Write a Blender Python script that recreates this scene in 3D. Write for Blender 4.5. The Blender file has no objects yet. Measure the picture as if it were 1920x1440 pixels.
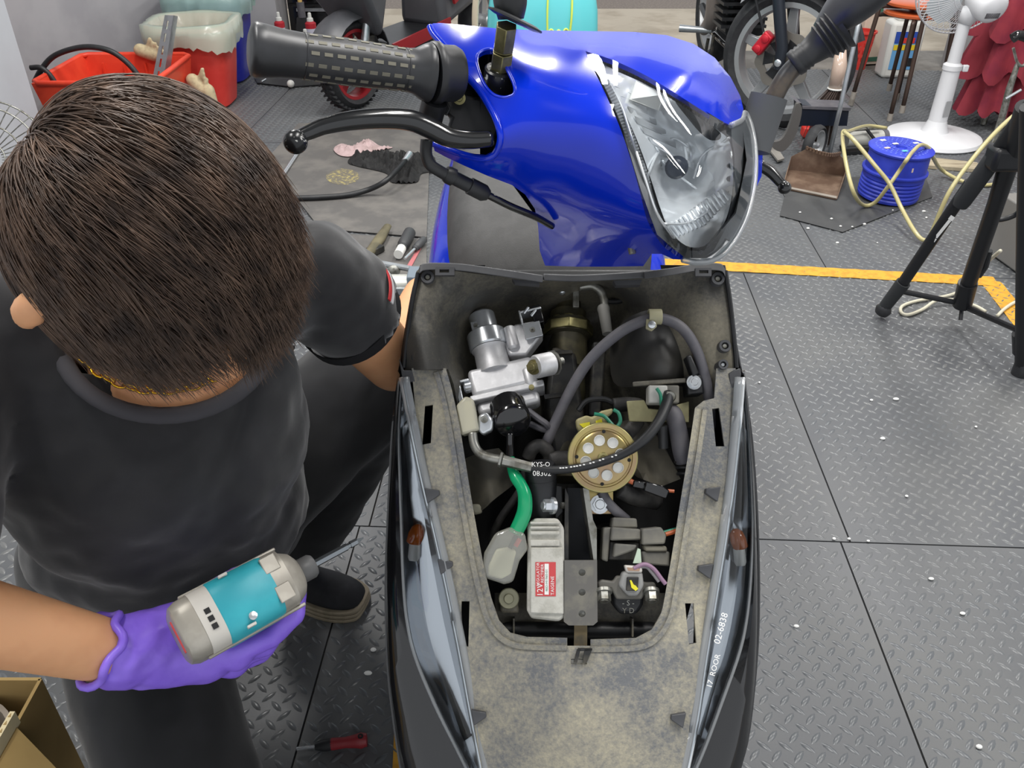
import bpy, bmesh, math, random
import numpy as np
from mathutils import Vector, Matrix, geometry, noise as mnoise
R = math.radians
random.seed(7); np.random.seed(7)
SC = bpy.context.scene
COL = SC.collection

# ---------------------------------------------------------------- camera
CAM_H, PITCH, FPX = 1.25, R(33.8), 1600.0
cam_data = bpy.data.cameras.new('camera')
cam_data.sensor_width = 36.0
cam_data.lens = FPX / 1920.0 * 36.0
cam_data.clip_start = 0.02
cam = bpy.data.objects.new('camera', cam_data)
cam.location = (0, 0, CAM_H)
cam.rotation_euler = (math.pi / 2 - PITCH, 0, 0)
COL.objects.link(cam)
SC.camera = cam

# ---------------------------------------------------------------- light
SC.view_settings.view_transform = 'Standard'
SC.view_settings.look = 'None'
SC.view_settings.gamma = 1.0
SC.view_settings.use_curve_mapping = False
SC.view_settings.exposure = 0.18
world = bpy.data.worlds.new('daylight'); SC.world = world
world.use_nodes = True
_bg = world.node_tree.nodes['Background']
_bg.inputs[0].default_value = (0.93, 0.96, 1.0, 1)
_bg.inputs[1].default_value = 0.85

def tube_lamp(name, x, y, z, lx, ly, watts, rz=0.0):
    d = bpy.data.lights.new(name, 'AREA')
    d.shape = 'RECTANGLE'; d.size = lx; d.size_y = ly
    d.energy = watts; d.color = (1.0, 0.98, 0.95)
    o = bpy.data.objects.new(name, d)
    o.location = (x, y, z); o.rotation_euler = (0, 0, rz)
    COL.objects.link(o)
for n_, (lx_, ly_, w_) in enumerate(((-0.95, 0.9, 17), (0.55, 0.9, 17), (2.0, 1.1, 17), (-0.95, 3.3, 20), (0.55, 3.3, 20), (2.0, 3.4, 20))):
    for s_, dx_ in (('a', -0.11), ('b', 0.11)):
        tube_lamp('ceiling_tube_%d%s_offscreen' % (n_ + 1, s_), lx_ + dx_, ly_, 2.75, 0.09, 1.2, w_)

# ---------------------------------------------------------------- pixel helpers (1920 x 1440 frame)
_c, _s = math.cos(PITCH), math.sin(PITCH)
def ray(px, py):
    u, v = (px - 960.0) / FPX, (py - 720.0) / FPX
    return Vector((u, _c - v * _s, -_s - v * _c))
EYE = Vector((0, 0, CAM_H))
def W(px, py, z): return EYE + ray(px, py) * z                       # point at a given depth
def FL(px, py, h=0.0):                                               # point on the level at height h
    d = ray(px, py); return EYE + d * ((h - CAM_H) / d.z)
def AT(px, py, y):                                                   # point on the vertical plane Y = y
    d = ray(px, py); return EYE + d * (y / d.y)
PANEL_P0, PANEL_A = Vector((0, 0.931, 0.79)), R(48)
PANEL_N = Vector((0, math.sin(PANEL_A), -math.cos(PANEL_A)))          # into the scooter
PANEL_D = Vector((0, -math.cos(PANEL_A), -math.sin(PANEL_A)))         # down the panel
def PL(px, py, off=0.0):                                             # point on the tilted front of the scooter
    d = ray(px, py)
    return EYE + d * ((PANEL_N.dot(PANEL_P0 - EYE) + off) / PANEL_N.dot(d))
def depth(p): return (p - EYE).dot(Vector((0, _c, -_s)))
def mpp(p): return depth(p) / FPX                                    # metres for one pixel at a point

# ---------------------------------------------------------------- colour and materials
def lin(c):
    if isinstance(c, str):
        c = [int(c[i:i + 2], 16) / 255 for i in (0, 2, 4)]
    return tuple(x / 12.92 if x <= 0.04045 else ((x + 0.055) / 1.055) ** 2.4 for x in c) + (1,)
MATS = {}
def mat(name, col='808080', rough=0.5, metal=0.0, col2=None, scale=30.0, mix=(0.45, 0.62), detail=4.0, bump=0.0, bscale=None,
        spec=0.5, coat=0.0, trans=0.0, alpha=1.0, sheen=0.0, sss=0.0, emit=None, estr=0.0, aniso=0.0, rough2=None, stretch=None, ior=1.45, fine=0.0, fscale=260.0):
    if name in MATS: return MATS[name]
    m = bpy.data.materials.new(name); m.use_nodes = True
    nt = m.node_tree; b = nt.nodes['Principled BSDF']; L = nt.links.new
    b.inputs['Base Color'].default_value = lin(col)
    b.inputs['Roughness'].default_value = rough
    b.inputs['Metallic'].default_value = metal
    b.inputs['Specular IOR Level'].default_value = spec
    b.inputs['Coat Weight'].default_value = coat
    b.inputs['Coat Roughness'].default_value = 0.03
    b.inputs['Transmission Weight'].default_value = trans
    b.inputs['IOR'].default_value = ior
    b.inputs['Alpha'].default_value = alpha
    b.inputs['Sheen Weight'].default_value = sheen
    b.inputs['Anisotropic'].default_value = aniso
    if sss:
        b.inputs['Subsurface Weight'].default_value = sss
        b.inputs['Subsurface Radius'].default_value = (0.012, 0.005, 0.003)
        b.inputs['Subsurface Scale'].default_value = 0.6
    if emit:
        b.inputs['Emission Color'].default_value = lin(emit); b.inputs['Emission Strength'].default_value = estr
    tc = None
    if col2 or bump:
        tc = nt.nodes.new('ShaderNodeTexCoord'); src = tc.outputs['Object']
        if stretch:
            mp = nt.nodes.new('ShaderNodeMapping'); mp.inputs['Scale'].default_value = stretch
            L(src, mp.inputs[0]); src = mp.outputs[0]
    if col2:
        n = nt.nodes.new('ShaderNodeTexNoise'); n.inputs['Scale'].default_value = scale; n.inputs['Detail'].default_value = detail
        n.inputs['Roughness'].default_value = 0.6
        L(src, n.inputs['Vector'])
        fac = n.outputs[0]
        if fine:
            n3 = nt.nodes.new('ShaderNodeTexNoise'); n3.inputs['Scale'].default_value = fscale; n3.inputs['Detail'].default_value = 6; n3.inputs['Roughness'].default_value = 0.7
            L(src, n3.inputs['Vector'])
            ma = nt.nodes.new('ShaderNodeMath'); ma.operation = 'MULTIPLY_ADD'; ma.inputs[1].default_value = fine; L(n3.outputs[0], ma.inputs[0])
            mo = nt.nodes.new('ShaderNodeMath'); mo.operation = 'SUBTRACT'; mo.inputs[1].default_value = fine * 0.5; L(fac, mo.inputs[0]); L(mo.outputs[0], ma.inputs[2]); fac = ma.outputs[0]
        r = nt.nodes.new('ShaderNodeValToRGB')
        r.color_ramp.elements[0].position = mix[0]; r.color_ramp.elements[0].color = lin(col)
        r.color_ramp.elements[1].position = mix[1]; r.color_ramp.elements[1].color = lin(col2)
        L(fac, r.inputs[0]); L(r.outputs[0], b.inputs['Base Color'])
        if rough2 is not None:
            mr = nt.nodes.new('ShaderNodeMapRange'); mr.inputs[1].default_value = mix[0]; mr.inputs[2].default_value = mix[1]
            mr.inputs[3].default_value = rough; mr.inputs[4].default_value = rough2
            L(fac, mr.inputs[0]); L(mr.outputs[0], b.inputs['Roughness'])
    if bump:
        n2 = nt.nodes.new('ShaderNodeTexNoise'); n2.inputs['Scale'].default_value = bscale or scale * 4; n2.inputs['Detail'].default_value = 3
        L(src, n2.inputs['Vector'])
        bp = nt.nodes.new('ShaderNodeBump'); bp.inputs['Strength'].default_value = bump; bp.inputs['Distance'].default_value = 0.002
        L(n2.outputs[0], bp.inputs['Height']); L(bp.outputs[0], b.inputs['Normal'])
    MATS[name] = m
    return m
def clear_mat(name, tint='ffffff', rough=0.03, haze=0.0, hazecol='ffffff', refl=1.0):
    """thin clear plastic: see-through with a mirror-like sheen at grazing angles"""
    if name in MATS: return MATS[name]
    m = bpy.data.materials.new(name); m.use_nodes = True
    nt = m.node_tree; nt.nodes.clear(); L = nt.links.new
    out = nt.nodes.new('ShaderNodeOutputMaterial'); t = nt.nodes.new('ShaderNodeBsdfTransparent'); t.inputs[0].default_value = lin(tint)
    g = nt.nodes.new('ShaderNodeBsdfGlossy'); g.inputs['Roughness'].default_value = rough
    fr = nt.nodes.new('ShaderNodeFresnel'); fr.inputs[0].default_value = 1.45
    mu = nt.nodes.new('ShaderNodeMath'); mu.operation = 'MULTIPLY'; mu.inputs[1].default_value = refl
    L(fr.outputs[0], mu.inputs[0])
    s1 = nt.nodes.new('ShaderNodeMixShader'); L(mu.outputs[0], s1.inputs[0]); L(t.outputs[0], s1.inputs[1]); L(g.outputs[0], s1.inputs[2])
    last = s1
    if haze:
        d = nt.nodes.new('ShaderNodeBsdfPrincipled'); d.inputs['Base Color'].default_value = lin(hazecol); d.inputs['Roughness'].default_value = 0.3
        s2 = nt.nodes.new('ShaderNodeMixShader'); s2.inputs[0].default_value = haze
        L(s1.outputs[0], s2.inputs[1]); L(d.outputs[0], s2.inputs[2]); last = s2
    L(last.outputs[0], out.inputs[0])
    MATS[name] = m
    return m

# ---------------------------------------------------------------- mesh builder
ORG = {}
def perp(a):
    a = a.normalized(); t = Vector((0, 0, 1)) if abs(a.z) < 0.9 else Vector((1, 0, 0))
    x = t.cross(a).normalized(); return x, a.cross(x).normalized()
def spline(pts, n=8, closed=False):
    P = [Vector(p) for p in pts]
    if len(P) < 3: return P
    out = []; N = len(P); rng = N if closed else N - 1
    for i in range(rng):
        p0 = P[(i - 1) % N] if closed or i > 0 else P[0] * 2 - P[1]
        p1 = P[i]; p2 = P[(i + 1) % N]
        p3 = P[(i + 2) % N] if closed or i + 2 < N else P[-1] * 2 - P[-2]
        for k in range(n):
            t = k / n
            out.append(0.5 * ((2 * p1) + (p2 - p0) * t + (2 * p0 - 5 * p1 + 4 * p2 - p3) * t * t + (3 * p1 - p0 - 3 * p2 + p3) * t ** 3))
    if not closed: out.append(P[-1])
    return out
def spl2(pts, n=6, closed=True): return [(p.x, p.y) for p in spline([(a, b, 0) for a, b in pts], n, closed)]
class MB:
    def __init__(s): s.v = []; s.f = []
    def add(s, vs, fs):
        o = len(s.v); s.v += [Vector(v) for v in vs]; s.f += [tuple(i + o for i in f) for f in fs]; return s
    def box(s, c, size, rot=None):
        h = [Vector((x * size[0] / 2, y * size[1] / 2, z * size[2] / 2)) for x in (-1, 1) for y in (-1, 1) for z in (-1, 1)]
        if rot is not None: h = [rot @ q for q in h]
        return s.add([Vector(c) + q for q in h], [(0, 1, 3, 2), (4, 6, 7, 5), (0, 4, 5, 1), (2, 3, 7, 6), (0, 2, 6, 4), (1, 5, 7, 3)])
    def obox(s, c, a, b, d):                                        # centre and three half-axes
        return s.add([Vector(c) + a * x + b * y + d * z for x in (-1, 1) for y in (-1, 1) for z in (-1, 1)],
                     [(0, 1, 3, 2), (4, 6, 7, 5), (0, 4, 5, 1), (2, 3, 7, 6), (0, 2, 6, 4), (1, 5, 7, 3)])
    def hexa(s, top, bot):                                          # two quads joined
        n = len(top); f = [tuple(range(n)), tuple(range(2 * n - 1, n - 1, -1))]
        f += [(i, i + n, (i + 1) % n + n, (i + 1) % n) for i in range(n)]
        return s.add(list(top) + list(bot), f)
    def prism(s, poly, ext):
        poly = [Vector(p) for p in poly]; return s.hexa(poly, [p + ext for p in poly])
    def tube(s, pts, r, n=10, closed=False, cap=True, flat=None):
        P = [Vector(p) for p in pts]; N = len(P); rs = r if hasattr(r, '__len__') else [r] * N
        if len(rs) != N: rs = list(np.interp(np.linspace(0, 1, N), np.linspace(0, 1, len(rs)), rs))
        T = [((P[(i + 1) % N] - P[i - 1]) if closed else (P[min(i + 1, N - 1)] - P[max(i - 1, 0)])).normalized() for i in range(N)]
        x, y = perp(T[0]); vs = []
        for i in range(N):
            x = x - T[i] * x.dot(T[i]); x.normalize(); y = T[i].cross(x)
            for k in range(n):
                a = 2 * math.pi * k / n
                vs.append(P[i] + x * (math.cos(a) * rs[i]) + y * (math.sin(a) * rs[i] * (flat or 1)))
        fs = []
        for i in range(N if closed else N - 1):
            j = (i + 1) % N
            for k in range(n):
                fs.append((i * n + k, i * n + (k + 1) % n, j * n + (k + 1) % n, j * n + k))
        if not closed and cap: fs += [tuple(range(n - 1, -1, -1)), tuple(range((N - 1) * n, N * n))]
        return s.add(vs, fs)
    def curve(s, pts, r, n=10, sub=7, closed=False): return s.tube(spline(pts, sub, closed), r, n, closed)
    def cyl(s, a, b, r0, r1=None, n=20): return s.tube([a, b], [r0, r0 if r1 is None else r1], n)
    def lathe(s, base, axis, prof, n=28, x=None, arc=1.0):
        axis = Vector(axis).normalized(); base = Vector(base)
        if x is None: x, y = perp(axis)
        else: x = (x - axis * x.dot(axis)).normalized(); y = axis.cross(x)
        vs = []; m = len(prof); nn = n if arc == 1.0 else n + 1
        for r, h in prof:
            for k in range(nn):
                a = 2 * math.pi * k * arc / n; vs.append(base + axis * h + x * (math.cos(a) * r) + y * (math.sin(a) * r))
        fs = [(i * nn + k, i * nn + (k + 1) % nn, (i + 1) * nn + (k + 1) % nn, (i + 1) * nn + k) for i in range(m - 1) for k in range(n)]
        if arc == 1.0 and tuple(prof[0]) != tuple(prof[-1]):
            if prof[0][0] > 1e-6: fs.append(tuple(range(n - 1, -1, -1)))
            if prof[-1][0] > 1e-6: fs.append(tuple(range((m - 1) * n, m * n)))
        return s.add(vs, fs)
    def ell(s, c, ax, nu=20, nv=12):
        c = Vector(c)
        if not isinstance(ax[0], Vector): ax = (Vector((ax[0], 0, 0)), Vector((0, ax[1], 0)), Vector((0, 0, ax[2])))
        vs = [c + ax[2]]; fs = []
        for i in range(1, nv):
            t = math.pi * i / nv
            for k in range(nu):
                a = 2 * math.pi * k / nu
                vs.append(c + ax[2] * math.cos(t) + (ax[0] * math.cos(a) + ax[1] * math.sin(a)) * math.sin(t))
        vs.append(c - ax[2]); last = len(vs) - 1
        for k in range(nu): fs.append((0, 1 + k, 1 + (k + 1) % nu))
        for i in range(nv - 2):
            for k in range(nu):
                a = 1 + i * nu; b = a + nu; fs.append((a + k, b + k, b + (k + 1) % nu, a + (k + 1) % nu))
        b = 1 + (nv - 2) * nu
        for k in range(nu): fs.append((last, b + (k + 1) % nu, b + k))
        return s.add(vs, fs)
    def grid(s, rows, closed=False, cap=False):
        m = len(rows[0]); vs = [v for r in rows for v in r]
        fs = [(i * m + k, i * m + (k + 1) % m, (i + 1) * m + (k + 1) % m, (i + 1) * m + k) for i in range(len(rows) - 1) for k in range(m if closed else m - 1)]
        if cap: fs += [tuple(range(m - 1, -1, -1)), tuple(range((len(rows) - 1) * m, len(rows) * m))]
        return s.add(vs, fs)
    def ring(s, c, axis, r, w, n=28, m=10): 
        x, y = perp(Vector(axis)); c = Vector(c)
        return s.tube([c + x * (math.cos(2 * math.pi * k / n) * r) + y * (math.sin(2 * math.pi * k / n) * r) for k in range(n)], w, m, closed=True)
    def hexbolt(s, c, axis, r, h, washer=1.35):
        axis = Vector(axis).normalized(); c = Vector(c)
        s.cyl(c - axis * h * 0.1, c + axis * h * 0.22, r * washer, n=20); s.cyl(c + axis * h * 0.22, c + axis * h, r, n=6)
        return s.cyl(c + axis * h, c + axis * h * 1.12, r * 0.7, r * 0.6, n=12)
    def patch(s, outer, holes=(), fn=None, step=20.0, extra=()):
        """fill a 2-D outline (with holes) by a fine triangle net and lift it with fn(x, y) -> point"""
        def clean(poly):
            q = []
            for p in poly:
                if not q or (p[0] - q[-1][0]) ** 2 + (p[1] - q[-1][1]) ** 2 > 0.04: q.append(p)
            return q
        def dense(poly):
            out = []
            for i, a in enumerate(poly):
                b = poly[(i + 1) % len(poly)]; d = math.hypot(b[0] - a[0], b[1] - a[1]); n = max(1, int(d / step))
                out += [(a[0] + (b[0] - a[0]) * k / n, a[1] + (b[1] - a[1]) * k / n) for k in range(n)]
            return out
        outer = dense(clean(outer)); holes = [dense(clean(h)) for h in holes]
        pts = []; edges = []
        for poly in [outer] + holes:
            o = len(pts); pts += poly; edges += [(o + i, o + (i + 1) % len(poly)) for i in range(len(poly))]
        oa = np.array(outer); (x0, y0), (x1, y1) = oa.min(0), oa.max(0)
        gx, gy = np.meshgrid(np.arange(x0 + step * 0.5, x1, step), np.arange(y0 + step * 0.5, y1, step * 0.87))
        gx[1::2] += step * 0.5
        g = np.stack([gx.ravel(), gy.ravel()], 1)
        bp = np.array(pts)
        def inside(q, poly):
            p = np.array(poly); a, b = p, np.roll(p, -1, 0); r = np.zeros(len(q), bool)
            for (ax_, ay_), (bx_, by_) in zip(a, b):
                c = (ay_ > q[:, 1]) != (by_ > q[:, 1])
                if ay_ != by_: r ^= c & (q[:, 0] < (bx_ - ax_) * (q[:, 1] - ay_) / (by_ - ay_) + ax_)
            return r
        k = inside(g, outer)
        for h in holes: k &= ~inside(g, h)
        g = g[k]
        if len(g):
            dmin = np.full(len(g), 1e9)
            for i in range(0, len(bp), 200):
                dmin = np.minimum(dmin, np.sqrt(((g[:, None] - bp[None, i:i + 200]) ** 2).sum(2)).min(1))
            g = g[dmin > step * 0.45]
        allp = [Vector(p) for p in pts] + [Vector(p) for p in g] + [Vector(p) for p in extra]
        vo, eo, fo, *_ = geometry.delaunay_2d_cdt(allp, edges, [], 0, 1e-4)
        cen = np.array([[sum(vo[i][0] for i in f) / len(f), sum(vo[i][1] for i in f) / len(f)] for f in fo])
        ok = inside(cen, outer)
        for h in holes: ok &= ~inside(cen, h)
        F = []
        for f, o in zip(fo, ok):
            if o:
                a, b, c = [vo[i] for i in f[:3]]
                ar = (b[0] - a[0]) * (c[1] - a[1]) - (b[1] - a[1]) * (c[0] - a[0])
                F.append(tuple(f) if ar < 0 else tuple(reversed(f)))
        used = sorted({i for f in F for i in f}); ix = {u: n for n, u in enumerate(used)}
        return s.add([fn(vo[u][0], vo[u][1]) for u in used], [tuple(ix[i] for i in f) for f in F])
    def mesh(s, name, origin):
        me = bpy.data.meshes.new(name)
        me.from_pydata([tuple(v - origin) for v in s.v], [], s.f); me.update(); return me
    def build(s, name, material, parent=None, bevel=0.0, smooth=35, sub=0, solid=0.0, seg=2, origin=None, fix=True, soff=1.0):
        a = np.array([tuple(v) for v in s.v]); lo, hi = a.min(0), a.max(0)
        if origin is None:
            origin = Vector(((lo[0] + hi[0]) / 2, (lo[1] + hi[1]) / 2, lo[2] if parent is None else (lo[2] + hi[2]) / 2))
        me = s.mesh(name, origin)
        if fix:
            bm = bmesh.new(); bm.from_mesh(me); bmesh.ops.recalc_face_normals(bm, faces=bm.faces); bm.to_mesh(me); bm.free()
        me.materials.append(material)
        if smooth:
            me.shade_smooth()
            if smooth < 180: me.set_sharp_from_angle(angle=R(smooth))
        o = bpy.data.objects.new(name, me); COL.objects.link(o)
        place(o, origin, parent)
        if solid:
            q = o.modifiers.new('thickness', 'SOLIDIFY'); q.thickness = solid; q.offset = soff
            q = o.modifiers.new('edge', 'EDGE_SPLIT'); q.split_angle = R(50)
        if bevel:
            q = o.modifiers.new('bevel', 'BEVEL'); q.width = bevel; q.segments = seg; q.limit_method = 'ANGLE'; q.angle_limit = R(32)
            q.harden_normals = False
        if sub:
            q = o.modifiers.new('subdivision', 'SUBSURF'); q.levels = sub; q.render_levels = sub
        return o
def place(o, origin, parent):
    ORG[o.name] = Vector(origin)
    if parent is not None:
        o.parent = parent; o.location = Vector(origin) - ORG[parent.name]
    else: o.location = origin
def thing(name, loc, label, cat, group=None):
    o = bpy.data.objects.new(name, None); o.empty_display_size = 0.05; COL.objects.link(o); place(o, Vector(loc), None)
    return tag(o, label, cat, group)
def tag(o, label, cat, group=None):
    o['label'] = label; o['category'] = cat
    if group: o['group'] = group
    return o
def struct(o): o['kind'] = 'structure'; return o
def stuff(o): o['kind'] = 'stuff'; return o
def lab(o, label): o['label'] = label; return o
def tps(ctrl, reg=1e-4):
    """smooth depth field through control points (x, y, value)"""
    c = np.array(ctrl, float); P = c[:, :2] / 500.0; n = len(P)
    def U(r2): return np.where(r2 > 1e-12, r2 * np.log(np.maximum(r2, 1e-12)), 0)
    K = U(((P[:, None] - P[None]) ** 2).sum(2)) + np.eye(n) * reg
    A = np.zeros((n + 3, n + 3)); A[:n, :n] = K; A[:n, n] = 1; A[:n, n + 1:] = P; A[n, :n] = 1; A[n + 1:, :n] = P.T
    w = np.linalg.solve(A, np.concatenate([c[:, 2], [0, 0, 0]]))
    def f(x, y):
        q = np.array([x, y]) / 500.0
        return float(U(((P - q) ** 2).sum(1)) @ w[:n] + w[n] + w[n + 1:] @ q)
    return f
def blob(name, material, parent, caps=(), ells=(), voxel=0.006, smooth_it=8, factor=0.5, origin=None, extra=None, disp=None, keep=None):
    """one continuous surface grown over tapered limbs and rounded masses"""
    b = MB()
    for a, c, ra, rc in caps:
        a, c = Vector(a), Vector(c); d = (c - a).normalized(); L_ = (c - a).length
        prof = [(ra * math.sin(t * math.pi / 12), -ra * math.cos(t * math.pi / 12)) for t in range(0, 7)] + \
               [(rc * math.cos(t * math.pi / 12), L_ + rc * math.sin(t * math.pi / 12)) for t in range(0, 7)]
        b.lathe(a, d, prof, n=18)
    for c, ax in ells: b.ell(c, ax, 24, 16)
    if extra: extra(b)
    me = b.mesh('tmp', Vector((0, 0, 0)))
    o = bpy.data.objects.new('tmp', me); COL.objects.link(o)
    q = o.modifiers.new('r', 'REMESH'); q.mode = 'VOXEL'; q.voxel_size = voxel
    q = o.modifiers.new('s', 'SMOOTH'); q.iterations = smooth_it; q.factor = factor
    dg = bpy.context.evaluated_depsgraph_get(); ev = o.evaluated_get(dg)
    m2 = bpy.data.meshes.new_from_object(ev)
    bpy.data.objects.remove(o); bpy.data.meshes.remove(me)
    co = np.empty(len(m2.vertices) * 3); m2.vertices.foreach_get('co', co); co = co.reshape(-1, 3)
    if disp is not None:
        nr = np.empty(len(m2.vertices) * 3); m2.vertices.foreach_get('normal', nr); nr = nr.reshape(-1, 3)
        co = disp(co, nr)
    lo, hi = co.min(0), co.max(0)
    if origin is None: origin = Vector((lo + hi) / 2)
    m2.vertices.foreach_set('co', (co - np.array(origin)).ravel())
    if keep is not None:
        bm = bmesh.new(); bm.from_mesh(m2); k = keep(co)
        bmesh.ops.delete(bm, geom=[v for v in bm.verts if not k[v.index]], context='VERTS'); bm.to_mesh(m2); bm.free()
    m2.name = name; m2.materials.clear(); m2.materials.append(material); m2.shade_smooth(); m2.update()
    o = bpy.data.objects.new(name, m2); COL.objects.link(o); place(o, origin, parent)
    return o
def text_mb(b, body, size, origin, xdir, ydir, depth_=0.0004, align='CENTER'):
    cu = bpy.data.curves.new('t', 'FONT'); cu.body = body; cu.size = size; cu.align_x = align; cu.align_y = 'CENTER'; cu.resolution_u = 2
    o = bpy.data.objects.new('t', cu); COL.objects.link(o)
    dg = bpy.context.evaluated_depsgraph_get(); me = bpy.data.meshes.new_from_object(o.evaluated_get(dg))
    xd, yd = Vector(xdir).normalized(), Vector(ydir).normalized(); zd = xd.cross(yd)
    b.add([Vector(origin) + xd * v.co.x + yd * v.co.y + zd * depth_ for v in me.vertices], [tuple(p.vertices) for p in me.polygons])
    bpy.data.objects.remove(o); bpy.data.curves.remove(cu); bpy.data.meshes.remove(me)
    return b
def copy_tree(o, delta, parent=None):
    c = o.copy(); COL.objects.link(c)
    if parent is None: c.location = o.location + Vector(delta); ORG[c.name] = ORG[o.name] + Vector(delta)
    else: c.parent = parent
    for ch in list(o.children): copy_tree(ch, delta, c)
    return c
# ================================================================ the room
M_conc = mat('worn_concrete', '77736e', 0.85, col2='8b8781', scale=6, bump=0.15, bscale=180)
M_pave = mat('pale_paving', 'bfb4a2', 0.9, col2='aa9e8c', scale=3, bump=0.1, bscale=90)
M_asph = mat('asphalt', '7d736b', 0.95, col2='91867c', scale=60, bump=0.3, bscale=220)
M_mat = mat('rubber_floor_mat', '535558', 0.40, col2='616262', scale=2.2, mix=(0.42, 0.66), rough2=0.5, bump=0.06, bscale=260)
M_lug = mat('rubber_tread', '5b5e61', 0.30, col2='696a6a', scale=2.2, mix=(0.42, 0.66))
M_sheet = mat('plain_rubber_sheet', '5c5a58', 0.6, col2='6d6a66', scale=7, bump=0.1, bscale=240)
M_yel = mat('yellow_floor_tape', 'cf9a30', 0.55, col2='b98629', scale=40, bump=0.05)
M_wall = mat('grey_painted_wall', 'a8a7aa', 0.6, col2='9d9ca0', scale=3, bump=0.03, bscale=60)
M_wall2 = mat('pale_painted_pier', 'b3b6bb', 0.55, col2='adafb4', scale=2)
M_wallr = mat('right_painted_wall', '9c9b9d', 0.6, col2='919093', scale=3)

floor = struct(MB().box((0, 2.6, -0.035), (9.0, 6.2, 0.05)).build('floor', M_conc))
struct(MB().box((0, 6.4, -0.035), (16, 1.4, 0.05)).build('pavement', M_pave))
struct(MB().box((0, 14.1, -0.035), (40, 14, 0.05)).build('street', M_asph))

MROT = Matrix.Rotation(R(-2.7), 3, 'Z')
MO = FL(1576, 1016)                                                  # where the mat joints cross
def mat_pt(a, b, z=0.0): p = MROT @ Vector((a, b, 0)); return Vector((MO.x + p.x, MO.y + p.y, z))
# mats: (a0, a1, b0, b1) in the rotated grid, a to the right, b away
MATS_XY = []
for i in range(-3, 4):
    MATS_XY.append((i * 1.0 + 0.02, i * 1.0 + 1.02, 0.0, 1.24))
    MATS_XY.append((i * 1.0 + 0.0, i * 1.0 + 1.0, -1.24, 0.0))
    MATS_XY.append((i * 1.0 + 0.30, i * 1.0 + 1.30, 1.24, 2.48))
for i in range(-4, 4):
    MATS_XY.append((i * 1.0 - 0.05, i * 1.0 + 0.95, 2.48, 3.95))
GAP = 0.0018
for (a0, a1, b0, b1) in MATS_XY:
    b = MB()
    q = [mat_pt(a0 + GAP, b0 + GAP), mat_pt(a1 - GAP, b0 + GAP), mat_pt(a1 - GAP, b1 - GAP), mat_pt(a0 + GAP, b1 - GAP)]
    b.hexa(q, [p + Vector((0, 0, -0.01)) for p in q])
    b.build('floor_mat', M_mat, floor, smooth=0)
# raised treads of the mats, two directions in turn
def treads():
    # one lens-shaped lug along x: 8 rim points, 3 ridge points
    L_, w_, h_ = 0.0150, 0.0050, 0.0030
    rim = np.array([(-L_, 0, 0), (-L_ * .55, -w_ * .78, 0), (0, -w_, 0), (L_ * .55, -w_ * .78, 0), (L_, 0, 0), (L_ * .55, w_ * .78, 0), (0, w_, 0), (-L_ * .55, w_ * .78, 0)])
    rid = np.array([(-L_ * .5, 0, h_ * .8), (0, 0, h_), (L_ * .5, 0, h_ * .8)])
    base = np.vstack([rim, rid])
    faces = np.array([(0, 1, 8), (1, 2, 9), (1, 9, 8), (2, 3, 10), (2, 10, 9), (3, 4, 10), (4, 5, 10), (5, 6, 9), (5, 9, 10), (6, 7, 8), (6, 8, 9), (7, 0, 8)])
    S = 0.0350; n = 0; V_ = []; F_ = []
    ax = np.arange(-3.4, 3.4, S); bx = np.arange(-1.0, 3.94, S)
    A, B = np.meshgrid(ax, bx)
    sets = ((A.ravel(), B.ravel(), R(-41)), (A.ravel() + S / 2, B.ravel() + S / 2, R(49)))
    edges_b = (0.0, 1.24, 2.48); off_a = lambda b_: np.where(b_ > 2.48, -0.05, np.where(b_ > 1.24, 0.30, np.where(b_ > 0, 0.02, 0.0)))
    ca, sa = math.cos(R(-2.7)), math.sin(R(-2.7))
    for a, b_, ang in sets:
        wx = MO.x + a * ca - b_ * sa; wy = MO.y + a * sa + b_ * ca
        # keep what the floor between the walls can show
        zc = wy * _c + CAM_H * _s
        k = (wy > 0.45) & (np.abs(wx) < zc * 0.66 + 0.12) & (wx > -2.6)
        for e in edges_b: k &= np.abs(b_ - e) > 0.012
        fa = (a - off_a(b_)) % 1.0; k &= (fa > 0.012) & (fa < 0.988)
        wx, wy = wx[k], wy[k]; m = len(wx)
        c, s_ = math.cos(ang + R(-2.7)), math.sin(ang + R(-2.7))
        rot = np.stack([base[:, 0] * c - base[:, 1] * s_, base[:, 0] * s_ + base[:, 1] * c, base[:, 2]], 1)
        vv = rot[None] + np.stack([wx, wy, np.zeros(m)], 1)[:, None]
        V_.append(vv.reshape(-1, 3)); F_.append((faces[None] + (np.arange(m) * 11)[:, None, None] + n).reshape(-1, 3)); n += m * 11
    V_ = np.vstack(V_); F_ = np.vstack(F_)
    me = bpy.data.meshes.new('tread_pattern'); me.vertices.add(len(V_)); me.vertices.foreach_set('co', (V_ - np.array((0, 2.6, -0.06))).ravel())
    me.loops.add(len(F_) * 3); me.loops.foreach_set('vertex_index', F_.ravel().astype(np.int32))
    me.polygons.add(len(F_)); me.polygons.foreach_set('loop_start', np.arange(0, len(F_) * 3, 3, dtype=np.int32)); me.polygons.foreach_set('loop_total', np.full(len(F_), 3, np.int32))
    me.update(calc_edges=True); me.shade_smooth(); me.materials.append(M_lug)
    o = bpy.data.objects.new('tread_pattern', me); COL.objects.link(o); place(o, (0, 2.6, -0.06), floor); stuff(o)
treads()

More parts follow.
